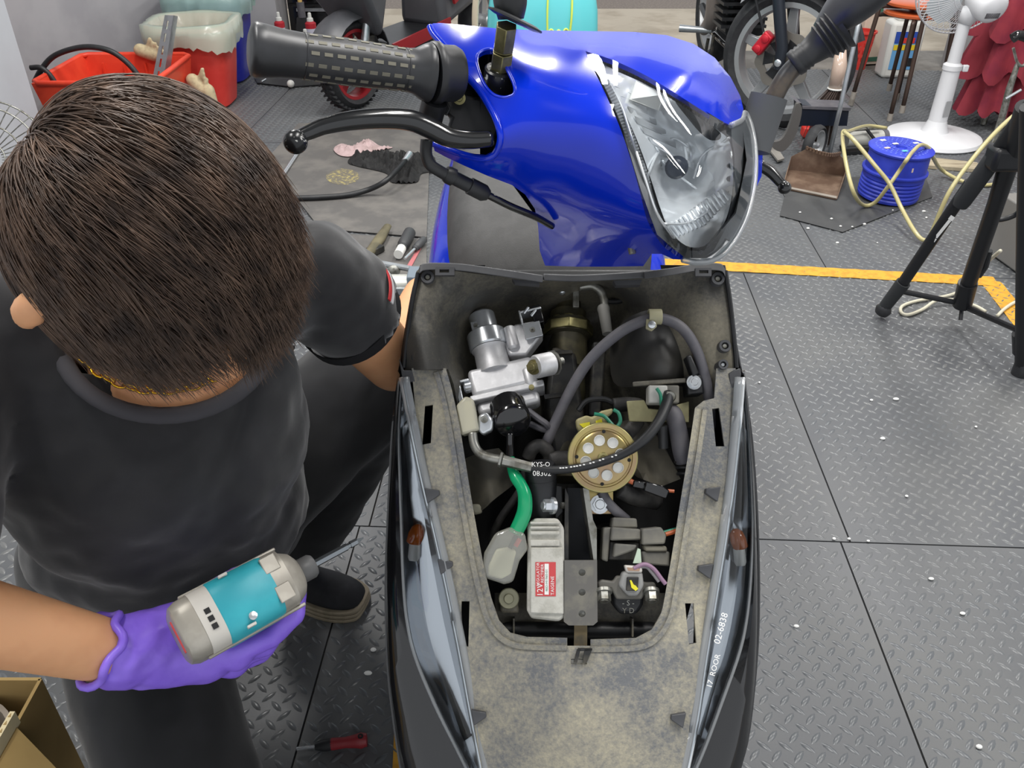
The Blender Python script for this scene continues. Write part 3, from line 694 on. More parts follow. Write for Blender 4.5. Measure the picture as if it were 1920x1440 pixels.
# ---- leg shield: dusty inner face, tub and rims -------------------------------------
def P_(pts, off): return [PL(x, y, off) for x, y in pts]
def pprism(b, pts, off, th): return b.prism(P_(pts, off), PANEL_N * th)
def pbox(b, x0, y0, x1, y1, off, th): return pprism(b, [(x0, y0), (x1, y0), (x1, y1), (x0, y1)], off, th)
NV = -PANEL_N
shield_out = [(792, 500), (1010, 522), (1080, 523), (1205, 516), (1348, 500), (1360, 515), (1368, 560), (1374, 620), (1378, 692), (1345, 700), (1340, 760), (1300, 800), (1150, 800), (1000, 780), (862, 800), (846, 720), (836, 694), (762, 694), (764, 640), (774, 560), (782, 510)]
SO = tps([(792, 500, .004), (1010, 522, .045), (1080, 523, .06), (1205, 516, .035), (1348, 500, .004), (1368, 560, .004), (1376, 640, .004), (1378, 692, .004), (836, 694, .008), (762, 694, .004), (768, 600, .004), (820, 560, .006), (815, 620, .006), (830, 660, .012),
          (870, 560, .035), (930, 545, .055), (900, 575, .085), (860, 610, .075), (850, 680, .055), (900, 650, .13), (980, 580, .14), (980, 680, .16), (1060, 600, .17), (1060, 780, .18), (900, 780, .12), (1150, 570, .15), (1180, 540, .06), (1250, 540, .03), (1300, 560, .012), (1330, 620, .008), (1320, 700, .02), (1240, 620, .05), (1160, 650, .12), (1160, 780, .16), (1300, 780, .06), (862, 800, .05)])
shield = MB().patch(shield_out, [], lambda x, y: PL(x, y, SO(x, y)), 11).build('leg_shield', M_dark, sc, smooth=180, solid=.003, soff=-1)
lab(shield, 'dusty black inner leg shield')
tub = [(845, 690), (1310, 690), (1330, 1000), (1270, 1230), (900, 1230), (850, 900)]
TO = tps([(845, 690, .10), (1310, 690, .10), (1330, 1000, .05), (1270, 1230, .03), (900, 1230, .03), (850, 900, .05), (1080, 800, .22), (1080, 1000, .20), (950, 1000, .17), (1200, 1000, .17), (1080, 1150, .10)])
MB().patch(tub, [], lambda x, y: PL(x, y, TO(x, y)), 30).build('inner_tub', M_tub, sc, smooth=180)
# outer skin of the leg shield seen from the side and behind
sil_l = [(790, 497), (775, 540), (762, 610), (750, 690), (737, 800), (729, 950), (724, 1100), (728, 1250), (740, 1360), (755, 1460)]
sil_r = [(1358, 497), (1366, 540), (1374, 610), (1388, 690), (1406, 800), (1415, 900), (1420, 1000), (1422, 1100), (1420, 1200), (1412, 1300), (1400, 1390), (1380, 1460)]
for nm, sil, sg in (('side_skirt', sil_l, 1), ('side_skirt', sil_r, -1)):
    P = spl2(sil, 4, False); rows = []
    for x, y in P:
        t = min(max((y - 650) / 300, 0), 1)
        up_r = ((0, .012), (16, .022), (44, .034), (84, .060), (120, .11)); lo_r = ((0, .032), (2, .065), (14, .11), (45, .17), (120, .22))   # thin edge above, deep skirt below
        rows.append([PL(x + sg * (a[0] * (1 - t) + c[0] * t), y, a[1] * (1 - t) + c[1] * t) for a, c in zip(up_r, lo_r)])
    MB().grid(rows).build(nm, M_blkg, sc, smooth=180, solid=.002)
back = [PL(x, y, .21) for x, y in ((846, 505), (1310, 505), (1305, 900), (1280, 1230), (870, 1230), (850, 900))]
MB().prism(back, PANEL_N * .006).build('leg_shield_back', M_blk, sc, bevel=.003)
# top rim, in two lengths that meet near the middle
def strip(line, off, w, th, mm=M_dust, name='top_rim', bev=.0015):
    P = spl2(line, 6, False); b = MB(); rows = []
    for i, (x, y) in enumerate(P):
        rows.append([PL(x, y, off), PL(x, y + w, off - .001), PL(x, y + w, off + th), PL(x, y, off + th)])
    return b.grid(rows, closed=True, cap=True).build(name, mm, sc, bevel=bev, smooth=50)
M_rim1 = mat('grey_rim_plastic', '3f4043', 0.45, col2='4b4c4f', scale=10); M_rim2 = M_rim1
strip([(786, 500), (800, 493), (860, 494), (930, 503), (1018, 516)], -.012, 14, .03, M_rim1)
strip([(1018, 513), (1080, 515), (1150, 512), (1210, 508)], -.008, 13, .03, M_rim2); strip([(1208, 509), (1260, 502), (1310, 494), (1350, 494), (1360, 505)], -.012, 14, .03, M_rim2)
for x0, x1, y0, y1, hx0, hx1 in ((816, 852, 501, 516, 824, 842), (1302, 1332, 505, 520, 1309, 1326)):    # clips with a real opening
    MB().patch([(x0, y0), (x1, y0), (x1, y1), (x0, y1)], [[(hx0, y0 + 4), (hx1, y0 + 4), (hx1, y1 - 5), (hx0, y1 - 5)]], lambda x, y: PL(x, y, -.016), 6).build('rim_clip', M_rim1, sc, solid=.006, soff=-1)
b = MB(); pprism(b, [(960, 523), (1010, 528), (1012, 534), (965, 530)], .0, .012); b.build('rim_tab', M_rim1, sc); b = MB(); pprism(b, [(1150, 526), (1204, 524), (1200, 534), (1155, 535)], .0, .012); b.build('rim_tab', M_rim2, sc)
b = MB(); b.curve(P_([(784, 512), (772, 570), (762, 640), (757, 690)], -.002), .003, 8); b.build('shield_edge', M_blk, sc); b = MB(); b.curve(P_([(1360, 508), (1368, 560), (1376, 630), (1381, 690)], -.002), .003, 8); b.build('shield_edge', M_blk, sc)
def boss(x, y, r, off, h, m=M_rim1, hole=None, sub=None):
    p = PL(x, y, off); s = mpp(p); b = MB()
    b.lathe(p, NV, [(r * s, -.02), (r * s, h * .6), (r * s * .92, h), (r * s * .55, h), (r * s * .5, h * .5), (0, h * .5)], 24)
    o = b.build('screw_boss', m, sc, smooth=40)
    b = MB(); b.lathe(p + NV * h * .5, NV, [(r * s * .42, 0), (r * s * .42, .002), (r * s * .3, .003), (0, .003)], 16); b.build('screw', hole or M_steel, o)
boss(803, 523, 13, .004, .010); boss(1343, 526, 13, .004, .010); boss(781, 645, 13, .004, .008, M_rim1, mat('orange_insert', 'c98a5e', .6)); boss(1356, 651, 12, .004, .010); boss(1352, 686, 10, .0, .012, M_rim2, M_zinc); boss(784, 673, 12, .002, .010, M_blk, M_tub)

# ---- front frame around the opening --------------------------------------------------
f_left = [(772, 692), (778, 760), (790, 850), (803, 930), (820, 1010), (838, 1090), (855, 1170), (872, 1260), (888, 1340), (908, 1460)]
f_right = [(1280, 1460), (1290, 1360), (1306, 1280), (1325, 1180), (1340, 1090), (1352, 1000), (1362, 900), (1369, 800), (1378, 692)]
open_in = [(1342, 692), (1338, 748), (1318, 753), (1303, 765), (1298, 800), (1289, 860), (1279, 920), (1263, 1020), (1248, 1110), (1240, 1148), (1222, 1180), (1192, 1196), (1107, 1199), (1107, 1211), (1063, 1211), (1063, 1196), (988, 1194), (957, 1186), (936, 1163), (921, 1120), (905, 1050), (890, 970), (878, 900), (862, 800), (847, 730), (836, 692)]
slots = [[(797, 762), (812, 760), (808, 832), (792, 835)], [(1334, 768), (1347, 766), (1357, 838), (1341, 838)], [(866, 1127), (881, 1127), (879, 1212), (863, 1210)], [(1283, 1131), (1299, 1131), (1304, 1205), (1290, 1208)], [(1070, 1236), (1100, 1236), (1100, 1246), (1070, 1246)]]
FO = tps([(772, 692, -.004), (836, 692, .0), (800, 900, -.016), (870, 900, -.012), (878, 1200, -.016), (840, 1090, -.012), (920, 1120, -.014), (1075, 1215, -.02), (1075, 1320, -.034), (1075, 1450, -.036), (900, 1440, -.018), (1290, 1440, -.018), (1240, 1120, -.014), (1340, 1090, -.012), (1290, 1200, -.018), (1289, 860, -.012), (1360, 860, -.014), (1378, 692, -.004), (1310, 755, -.006), (980, 1330, -.030), (1180, 1330, -.030)])
frame = MB().patch(f_left + f_right + open_in, slots, lambda x, y: PL(x, y, FO(x, y)), 13).build('front_frame', M_dust, sc, smooth=60, solid=.004, soff=-1)
lab(frame, 'dusty grey front frame around the open bay')
# the dust-caked middle of the nose as a thin layer of its own material would be paint; keep it as a raised skin plate
nose = [(935, 1240), (1060, 1246), (1100, 1246), (1210, 1240), (1290, 1250), (1285, 1330), (1270, 1460), (920, 1460), (900, 1350), (895, 1260)]
def rimband(line, w, off, h):
    P = spl2(line, 4, False); rows = []
    for i, (x, y) in enumerate(P):
        a = P[max(i - 1, 0)]; c = P[min(i + 1, len(P) - 1)]; dx, dy = c[0] - a[0], c[1] - a[1]; q = math.hypot(dx, dy) or 1; nx, ny = -dy / q, dx / q
        rows.append([PL(x, y, FO(x, y) + .012), PL(x, y, FO(x, y) - h), PL(x + nx * w * .55, y + ny * w * .55, FO(x, y) - h * .7), PL(x + nx * w * .62, y + ny * w * .62, FO(x, y) - h * 1.1), PL(x + nx * w, y + ny * w, FO(x, y) - h), PL(x + nx * w, y + ny * w, FO(x, y) + .003)])
    return MB().grid(rows).build('opening_rim', M_dust, sc, smooth=40)
rimband([(836, 692), (847, 730), (862, 800), (878, 900), (890, 970), (905, 1050), (921, 1120), (936, 1163), (957, 1186), (988, 1194), (1063, 1196)], 24, 0, .008)
rimband([(1107, 1199), (1192, 1196), (1222, 1180), (1240, 1148), (1248, 1110), (1263, 1020), (1279, 920), (1289, 860), (1298, 800), (1303, 765)], 24, 0, .008)
b = MB(); pprism(b, [(1060, 1236), (1112, 1236), (1112, 1252), (1060, 1252)], -.026, .004); b.build('latch_plate', M_dust, frame, bevel=.001)
b = MB(); pprism(b, [(1082, 1218), (1089, 1217), (1082, 1243), (1076, 1242)], -.034, .004); pprism(b, [(1096, 1217), (1111, 1217), (1100, 1243), (1093, 1243)], -.034, .004); pprism(b, [(1084, 1216), (1110, 1216), (1109, 1221), (1083, 1221)], -.034, .004); b.build('spring_latch', M_grime, frame)
M_strap = mat('rusty_strap', '7d6f54', 0.6, metal=.3, col2='5d574a', scale=40)
b = MB(); pprism(b, [(1077, 1168), (1101, 1168), (1101, 1212), (1076, 1212)], -.004, .003); b.build('strap', M_strap, sc)
for x, y, s in ((797, 928, 1), (822, 1062, 1), (1350, 925, -1), (1336, 1070, -1), (885, 1345, 1), (1285, 1350, -1)):
    b = MB(); pprism(b, [(x - s * 2, y - 13), (x + s * 26, y - 9), (x + s * 27, y), (x + s * 4, y + 16)], FO(x, y) - .012, .012); b.build('fixing_tab', M_rim1, frame, bevel=.001)
for q in slots[:4]:
    xs = [p[0] for p in q]; ys = [p[1] for p in q]
    b = MB(); pprism(b, [(q[3][0], q[3][1]), (q[2][0], q[2][1]), (q[2][0] - 1, q[2][1] + 9), (q[3][0] - 1, q[3][1] + 9)], FO(q[3][0], q[3][1]) - .0025, .002); b.build('slot_lip', M_rim1, frame)
b = MB(); pprism(b, [(748, 672), (757, 694), (772, 694), (778, 715), (766, 716), (755, 716)], -.010, .01); b.build('corner_tab', M_rim2, sc, bevel=.001); b = MB(); pprism(b, [(1376, 694), (1388, 690), (1390, 700), (1386, 730), (1372, 735), (1366, 700)], -.010, .01); b.build('corner_tab', M_rim2, sc, bevel=.001)

# ---- turn-signal strips ------------------------------------------------------------------
def signal(inner, outer, sil, bulb, sg):
    t = bpy.data.objects.new('turn_signal', None); COL.objects.link(t); place(t, PL(outer[4][0], outer[4][1]), sc)
    I = spl2(inner, 5, False); O = spl2(outer, 5, False); m = max(len(I), len(O))
    I = [I[round(i * (len(I) - 1) / 39)] for i in range(40)]; O = [O[round(i * (len(O) - 1) / 39)] for i in range(40)]
    rows = []; hrow = []
    for (ix, iy), (ox, oy) in zip(I, O):
        mid = (.5 * (ix + ox), .5 * (iy + oy))
        rows.append([PL(ix, iy, -.020), PL(ix * .7 + ox * .3, iy * .7 + oy * .3, -.020), PL(*mid, -.016), PL(ix * .3 + ox * .7, iy * .3 + oy * .7, -.006), PL(ox, oy, .012)])
        w = abs(ox - ix) / 60.0; dp = .030 * min(1, w)
        hrow.append([PL(ix, iy, .0), PL(ix * .75 + ox * .25, iy * .75 + oy * .25, .010 + dp), PL(ix * .4 + ox * .6, iy * .4 + oy * .6, .012 + dp * .9), PL(ix * .12 + ox * .88, iy * .12 + oy * .88, .016 + dp * .3), PL(ox, oy, .016)])
    MB().grid(hrow).build('signal_reflector', mat('smoky_chrome', 'b9bcc0', .12, metal=.95), t, smooth=25)
    MB().grid(rows).build('signal_lens', M_lens, t, smooth=180)
    b = MB(); b.tube([PL(x + sg * 3, y, -.020) for x, y in I], .0046, 10); b.build('clear_edge_bar', M_lens2, t, smooth=180)
    b = MB(); b.tube([PL(x - sg * 5, y, -.017) for x, y in I], .0030, 8); b.build('bright_bar', mat('bright_lens_edge', 'd9dcde', .15, metal=.6), t, smooth=180)
    b = MB(); b.tube([PL(x, y, .011) for x, y in O], .0026, 8); b.build('lens_outer_edge', M_lens2, t, smooth=180)
    p = PL(*bulb, .016); b = MB(); b.lathe(p, PL(bulb[0] + sg * 10, bulb[1] - 30) - PL(*bulb), [(.006, -.012), (.009, -.01), (.0095, 0), (.008, .008), (.004, .0125), (0, .0135)], 18); b.build('amber_bulb', M_amber, t, smooth=60)
    b = MB(); b.lathe(p, PL(bulb[0] - sg * 4, bulb[1] + 40) - PL(*bulb), [(.007, .010), (.007, .026), (.005, .03)], 16); b.build('bulb_socket', M_white, t)
    # black side panel outside the lens
    S_ = spl2(sil, 5, False); S_ = [S_[round(i * (len(S_) - 1) / 39)] for i in range(40)]
    rows = [[PL(ox, oy, .010), PL(ox * .6 + sx * .4, oy * .6 + sy * .4, .004), PL(ox * .2 + sx * .8, oy * .2 + sy * .8, .010), PL(sx, sy, .028)] for (ox, oy), (sx, sy) in zip(O, S_)]
    MB().grid(rows).build('side_panel', M_blkg, sc, smooth=50, solid=.003, soff=-1)
signal([(757, 708), (775, 800), (797, 905), (822, 1010), (846, 1120), (868, 1230), (890, 1350), (912, 1460)],
       [(753, 708), (747, 800), (749, 900), (752, 990), (755, 1080), (762, 1160), (778, 1230), (815, 1320), (855, 1400), (885, 1460)],
       [(745, 694), (737, 800), (731, 900), (727, 1000), (724, 1100), (726, 1190), (732, 1280), (742, 1350), (752, 1410), (765, 1462)], (780, 1003), 1)
signal([(1388, 708), (1381, 800), (1371, 900), (1356, 1010), (1338, 1120), (1320, 1230), (1302, 1350), (1280, 1460)],
       [(1393, 708), (1403, 800), (1409, 900), (1412, 990), (1409, 1080), (1401, 1160), (1386, 1225), (1352, 1320), (1322, 1400), (1296, 1460)],
       [(1397, 694), (1408, 800), (1415, 900), (1419, 1000), (1421, 1100), (1420, 1190), (1415, 1280), (1407, 1350), (1398, 1410), (1384, 1462)], (1384, 1012), -1)
b = MB(); dn = PL(1330, 1210) - PL(1352, 1130); dn.normalize(); rt = PANEL_N.cross(dn).normalized()
text_mb(b, '02-6838', .0105, PL(1352, 1178, -.026), dn * -1, rt); text_mb(b, '17  ROOR', .0085, PL(1338, 1258, -.026), dn * -1, rt)
b.build('lens_lettering', M_wprint, sc)
# ================================================================ what sits in the open front of the scooter
def dirp(x0, y0, o0, x1, y1, o1): return (PL(x1, y1, o1) - PL(x0, y0, o0)).normalized()
def sub(name, p, parent=None):
    o = bpy.data.objects.new(name, None); COL.objects.link(o); place(o, p, parent or sc); return o
PXM = lambda x, y, off=0: mpp(PL(x, y, off))

# --- ignition lock with its bracket
ig = sub('ignition_lock', PL(940, 700, .06)); lab(ig, 'silver cast ignition lock')
A0, A1 = PL(903, 592, .085), PL(950, 790, .050); ax = (A1 - A0).normalized(); u = .00063
def on(t): return A0 + (A1 - A0) * t
side_ = ax.cross(NV).normalized()       # to the right in the picture when positive
if side_.x < 0: side_ = -side_
fr_ = side_.cross(ax).normalized()
if fr_.dot(NV) < 0: fr_ = -fr_
MB().lathe(on(-.02), ax, [(0, 0), (22 * u, 0), (27 * u, .003), (27 * u, .030)], 28).build('key_cap', M_zinc, ig)
MB().lathe(on(.17), ax, [(28 * u, 0), (37 * u, 0), (40 * u, .002), (40 * u, .021), (37 * u, .023), (32 * u, .023)], 32).build('collar', M_zinc, ig, smooth=40)
MB().lathe(on(.33), ax, [(37 * u, 0), (33 * u, .004), (34 * u, .026), (38 * u, .034)], 28).build('barrel', M_alu, ig, smooth=50)
b = MB(); b.obox(on(.14) - side_ * 17 * u + fr_ * .012, side_ * 9 * u, ax * 13 * u, fr_ * .003); b.build('lug', M_zinc, ig, bevel=.001)
MB().cyl(on(.13) - side_ * 17 * u + fr_ * .015, on(.13) - side_ * 17 * u + fr_ * .0175, .0028).build('lug_screw', M_steel, ig)
b = MB(); b.obox(on(.64) + side_ * 12 * u, side_ * 66 * u, ax * 30 * u, fr_ * 26 * u); b.build('lock_body', M_alu, ig, bevel=.006, seg=3)
b = MB(); b.obox(on(.78) + side_ * 14 * u, side_ * 74 * u, ax * 7 * u, fr_ * 28 * u); b.build('lock_flange', M_alu, ig, bevel=.002)
b = MB(); b.obox(on(.86) + side_ * 12 * u - fr_ * .004, side_ * 62 * u, ax * 14 * u, fr_ * 22 * u); b.build('lock_skirt', M_alu, ig, bevel=.006, seg=3)
def at(s, t, f): return on(t) + side_ * (s * u) + fr_ * f
b = MB(); b.hexa([at(30, .22, .006), at(62, .18, .010), at(105, .20, .014), at(112, .33, .014), at(70, .48, .008), at(34, .44, .006)], [at(30, .22, -.016), at(62, .18, -.014), at(105, .20, -.012), at(112, .33, -.012), at(70, .48, -.014), at(34, .44, -.016)]); b.build('side_arm', M_alu, ig, bevel=.003)
MB().lathe(at(48, .20, .009), ax, [(0, 0), (11 * u, 0), (12 * u, .002), (12 * u, .028), (8 * u, .031), (0, .031)], 18).build('arm_boss', M_alu, ig)
b = MB(); b.obox(at(98, .10, .006), side_ * 23 * u, ax * 2.2 * u, fr_ * .010); b.obox(at(76, .15, .006), side_ * 2 * u, ax * 16 * u, fr_ * .010); b.build('terminal_bracket', M_zinc, ig, bevel=.0006)
b = MB(); b.obox(at(110, .15, .004), side_ * 10 * u, ax * 20 * u, fr_ * .011); b.build('terminal_block', M_blkg, ig, bevel=.001)
b = MB(); b.obox(at(92, .30, .017), side_ * 18 * u, ax * 17 * u, fr_ * .002); b.build('terminal_plate', M_zinc, ig, bevel=.0006); MB().lathe(at(92, .30, .019), fr_, [(.0035, 0), (.0035, .001), (.0016, .001), (.0016, -.001), (0, -.001)], 14).build('rivet', M_steel, ig)
b = MB()
for k in range(2): b.cyl(at(84 + k * 13, .12 + k * .04, .016), at(96 + k * 13, .08 + k * .04, .018), .0018, n=8)
b.build('terminal_pin', M_zinc, ig)
c = PL(1003, 688, .020); dd = dirp(1003, 688, .02, 1040, 680, .035)
MB().lathe(c, dd, [(0, 0), (21 * u, 0), (23 * u, .002), (23 * u, .024), (20 * u, .026)], 24).build('mounting_boss', M_alu, ig, smooth=40)
MB().hexbolt(c - dd * .001, (-dd + NV * .9).normalized(), 11 * u, .008).build('mounting_bolt', M_brass, ig)
MB().cyl(c + dd * .024, c + dd * .042, .005, n=14).build('bolt_thread', M_steel, ig)
b = MB(); b.lathe(c + dd * .028, dd, [(.014, 0), (.016, .001), (.014, .002), (.006, .002)], 10); b.build('clamp_washer', M_steel, ig)
b = MB(); b.lathe(at(62, .70, .012), ax, [(10 * u, -.012), (12 * u, -.010), (12 * u, .008), (9 * u, .012)], 18); b.build('flange_boss', M_alu, ig); MB().cyl(at(62, .80, .014), at(62, .80, .0185), .0035, n=10).build('flange_screw', M_brass, ig)
b = MB(); b.lathe(at(-58, .64, .006), -side_, [(13 * u, -.012), (13 * u, .004), (10 * u, .006), (0, .006)], 18); b.build('left_boss', M_zinc, ig)
b = MB(); b.obox(at(-78, .70, .002), side_ * 5 * u, ax * 30 * u, fr_ * .014); b.obox(at(-66, .60, .010), side_ * 12 * u, ax * 3 * u, fr_ * .006); b.build('left_plate', M_zinc, ig, bevel=.001)
# black end cap, clamp and cream block
c0, c1 = PL(955, 772, .020), PL(966, 806, -.012); d = (c1 - c0).normalized()
MB().lathe(c0 - d * .012, d, [(33 * u, 0), (36 * u, .002), (36 * u, .030), (34 * u, .036), (30 * u, .038), (0, .038)], 32).build('end_cap', M_blkg, ig, smooth=40)
b = MB(); pprism(b, [(897, 778), (912, 772), (925, 786), (924, 806), (905, 816), (895, 806)], -.006, .022); b.build('clamp_ear', M_zinc, ig, bevel=.003); MB().lathe(PL(908, 786, -.008), NV, [(.0045, 0), (.0045, .0015), (.002, .0015), (.002, -.002), (0, -.002)], 14).build('clamp_screw', M_steel, ig)
b = MB(); pprism(b, [(855, 760), (872, 742), (888, 748), (899, 806), (864, 816), (860, 800)], -.010, .030); b.build('cream_block', M_cream, ig, bevel=.003)
b = MB(); pprism(b, [(870, 752), (884, 752), (890, 804), (870, 806)], -.004, .018); b.build('block_core', mat('cream_core', 'cfcbb4', .5), ig, bevel=.002)

# --- steering column
st = sub('steering_column', PL(1062, 640, .11)); s0, s1 = PL(1066, 545, .14), PL(1062, 900, .09); a_ = (s1 - s0).normalized(); L_ = (s1 - s0).length
def so(px): return L_ * (px - 545) / 355.0
MB().lathe(s0, a_, [(.017, 0), (.017, so(590)), (.0245, so(590)), (.0245, so(608)), (.030, so(610)), (.030, so(636)), (.026, so(640)), (.0265, so(700)), (.024, so(702)), (.024, L_)], 28).build('head_tube', mat('grimy_brown_steel', '3b382c', .5, metal=.4, col2='5a553f', scale=20), st, smooth=30)
b = MB(); b.lathe(s0 + a_ * so(604), a_, [(.0262, 0), (.0262, so(618) - so(604))], 8); b.lathe(s0 + a_ * so(616), a_, [(.034, 0), (.034, so(634) - so(616))], 8); b.build('lock_nut', M_brass, st, bevel=.001)
b = MB(); pprism(b, [(1035, 648), (1080, 660), (1098, 800), (1088, 880), (1040, 880), (1022, 760)], .075, .05); b.build('frame_gusset', M_grime, st, bevel=.006)
b = MB(); pprism(b, [(1026, 658), (1072, 656), (1074, 662), (1028, 665)], .062, .03); b.build('gusset_lip', M_grime, st)
b = MB(); pbox(b, 1074, 534, 1086, 576, .095, .008); b.build('cable_stop', M_steel, st, bevel=.001)
b = MB(); b.cyl(PL(1056, 544, .095), PL(1078, 540, .095), .0022, n=8); b.ell(PL(1054, 546, .093), (.005, .005, .005), 12, 8); b.build('cable_nipple', M_zinc, st)
MB().curve(P_([(1086, 538), (1108, 536), (1124, 544), (1132, 560), (1134, 580)], .088), .0055, 12).build('bent_pipe', M_steel, st, smooth=180)
b = MB(); p0, p1 = PL(1131, 574, .085), PL(1139, 626, .075); d = p1 - p0; b.lathe(p0, d, [(.0072, 0), (.0085, .004), (.0078, .008), (.0066, d.length), (0, d.length)], 14); b.build('pipe_boot', mat('grey_rubber', '6b6a66', .6), st, smooth=50)
MB().curve([PL(1140, 565, .12), PL(1160, 565, .115), PL(1172, 560, .11)], .004, 8).build('cable_stub', M_rub, st)
b = MB(); pprism(b, [(1112, 640), (1138, 640), (1128, 780), (1104, 780)], .09, .02); b.build('column_stay', M_grime, st, bevel=.003)

# --- glove box bulge on the right
GO = tps([(1150, 620, .10), (1180, 590, .065), (1230, 578, .050), (1285, 600, .050), (1310, 660, .055), (1312, 715, .06), (1240, 640, .022), (1260, 690, .020), (1180, 690, .055), (1150, 720, .09), (1240, 722, .03), (1200, 640, .04)])
MB().patch(spl2([(1146, 640), (1175, 598), (1230, 580), (1285, 602), (1310, 660), (1312, 718), (1250, 724), (1195, 726), (1150, 716)], 4), [], lambda x, y: PL(x, y, GO(x, y)), 9).build('glove_box', mat('scuffed_black_plastic', '2b2b2c', .42, col2='413f3a', scale=9, mix=(.45, .75)), sc, smooth=180, solid=.003, soff=-1)
strip([(1186, 716), (1240, 712), (1292, 708)], .014, 9, .01, M_dark, 'glove_box_lip')

# --- hose arc with clip
hs = MB().curve([PL(x, y, o) for x, y, o in ((1018, 846, .05), (1042, 790, .045), (1075, 722, .035), (1110, 670, .025), (1160, 625, .015), (1205, 602, .008), (1238, 597, .006), (1275, 612, .006), (1302, 648, .008), (1320, 700, .010), (1330, 752, .02), (1332, 800, .05))], .0066, 14); lab(hs.build('hose', M_hose, sc, smooth=180), 'grey rubber hose looped over the glove box')
b = MB(); p = PL(1228, 594, .004); hd = (PL(1245, 596, .004) - PL(1212, 596, .004)).normalized(); b.lathe(p - hd * .008, hd, [(.0078, 0), (.0094, 0), (.0094, .016), (.0078, .016), (.0078, 0)], 24); pprism(b, [(1212, 598), (1230, 598), (1232, 612), (1222, 621), (1211, 616)], -.002, .004); b.build('hose_clip', mat('cream_clip', '9c987c', .5), sc, bevel=.001); MB().lathe(PL(1222, 609, -.004), NV, [(.0048, 0), (.0045, .0018), (.002, .0026), (0, .0026)], 16).build('clip_screw', M_zinc, sc)
# right-hand bolt posts
b = MB(); pprism(b, [(1286, 668), (1296, 664), (1312, 700), (1300, 706)], .0, .02); pprism(b, [(1288, 704), (1318, 702), (1320, 738), (1290, 740)], .006, .03); b.build('bolt_post', M_blk, sc, bevel=.002); MB().hexbolt(PL(1301, 717, .004), NV, .0065, .005).build('post_bolt', M_zinc, sc)

# --- horn
hn = sub('horn', PL(1130, 858, 0)); lab(hn, 'round gold horn'); hc = PL(1130, 858, -.012); hN = (NV * .93 + Vector((-.03, -.3, .1))).normalized(); s = mpp(hc)
hX = (Vector((1, 0, 0)) - hN * hN.x).normalized(); hY = hN.cross(hX)
def hp_(r, a, h=0): return hc + (hX * math.cos(R(a)) + hY * math.sin(R(a))) * r * s + hN * h
MB().lathe(hc, hN, [(0, -.02), (40 * s, -.02), (52 * s, -.012), (64 * s, -.004), (65 * s, 0), (63 * s, .0025), (56 * s, .002), (55 * s, -.001), (52 * s, -.001), (50 * s, .003), (46 * s, .0045), (20 * s, .0055), (0, .0055)], 48, x=hX).build('horn_shell', M_gold, hn, smooth=28)
MB().ring(hc + hN * .001, hN, 63.5 * s, .0016, 48, 8).build('horn_rim', M_gold2, hn, smooth=180)
for k in range(8):
    MB().lathe(hp_(33, 12 + k * 45, .0074), hN, [(0, -.0008), (8.2 * s, -.0008), (9.6 * s, .0008), (10.4 * s, .0003), (10.4 * s, -.001)], 18).build('horn_hole', M_white, hn, smooth=20)
MB().lathe(hp_(0, 0, .005), hN, [(0, .001), (4 * s, .001), (5 * s, .002), (9 * s, .002), (10.5 * s, .001), (10.5 * s, 0)], 22).build('horn_centre', M_gold2, hn)
for a in (88, 178, 355, 268):
    MB().lathe(hp_(49, a, .0035), hN, [(0, .0012), (3.4 * s, .0012), (3.6 * s, 0)], 10).build('horn_notch_shade', M_tub, hn)  # no opening cut: black discs give the shade inside the notches
b = MB(); pprism(b, [(1098, 905), (1150, 905), (1150, 964), (1100, 964)], .012, .004); b.build('horn_bracket', M_gold, hn, bevel=.0008); MB().hexbolt(PL(1124, 946, .010), NV, .0085, .007, 1.3).build('horn_bolt', M_zinc, hn)
b = MB(); pprism(b, [(1080, 786), (1100, 778), (1110, 782), (1128, 770), (1150, 765), (1148, 776), (1138, 782), (1138, 802), (1088, 812), (1082, 800)], .012, .018); b.build('connector_block', mat('olive_cream_plastic', '9c946c', .55, col2='86805f', scale=30), hn, bevel=.0025)
b = MB(); pprism(b, [(1086, 795), (1106, 791), (1106, 800), (1096, 804)], .0105, .001); pprism(b, [(1117, 789), (1128, 785), (1130, 793), (1118, 797)], .0105, .001); b.build('yellow_mark', M_yelm, hn)
MB().curve(P_([(1114, 776), (1132, 780), (1146, 794), (1153, 802)], .004), .0022, 8).build('wire', M_grnw, hn); MB().curve(P_([(1150, 768), (1160, 775), (1163, 790), (1156, 802)], .004), .0022, 8).build('wire', M_grnw, hn)

# --- brake pipe, sleeve and cable running across the bay
MB().curve([PL(x, y, o) for x, y, o in ((886, 812, -.004), (889, 832, -.006), (898, 848, -.008), (915, 857, -.010), (942, 863, -.012))], .0055, 14).build('brake_pipe', M_steel, sc, smooth=180)
p0, p1 = PL(936, 862, -.012), PL(997, 877, -.014); d = p1 - p0; L_ = d.length; b = MB(); b.cyl(p0, p0 + d * .08, .0092, n=6); b.cyl(p0 + d * .1, p1, .0068, .0062, n=6); b.build('cable_sleeve', M_steel, sc, bevel=.0006)
cbl = MB().curve([PL(x, y, o) for x, y, o in ((995, 877, -.014), (1030, 881, -.017), (1080, 878, -.022), (1130, 866, -.026), (1175, 848, -.026), (1210, 822, -.022), (1235, 790, -.014), (1250, 758, -.002), (1254, 738, .006))], [.0050, .0048, .0048, .0050, .0050, .0062, .0062, .0068, .0068], 12); lab(cbl.build('front_cable', M_rub, sc, smooth=180), 'black printed cable crossing in front of the horn')
b = MB(); 
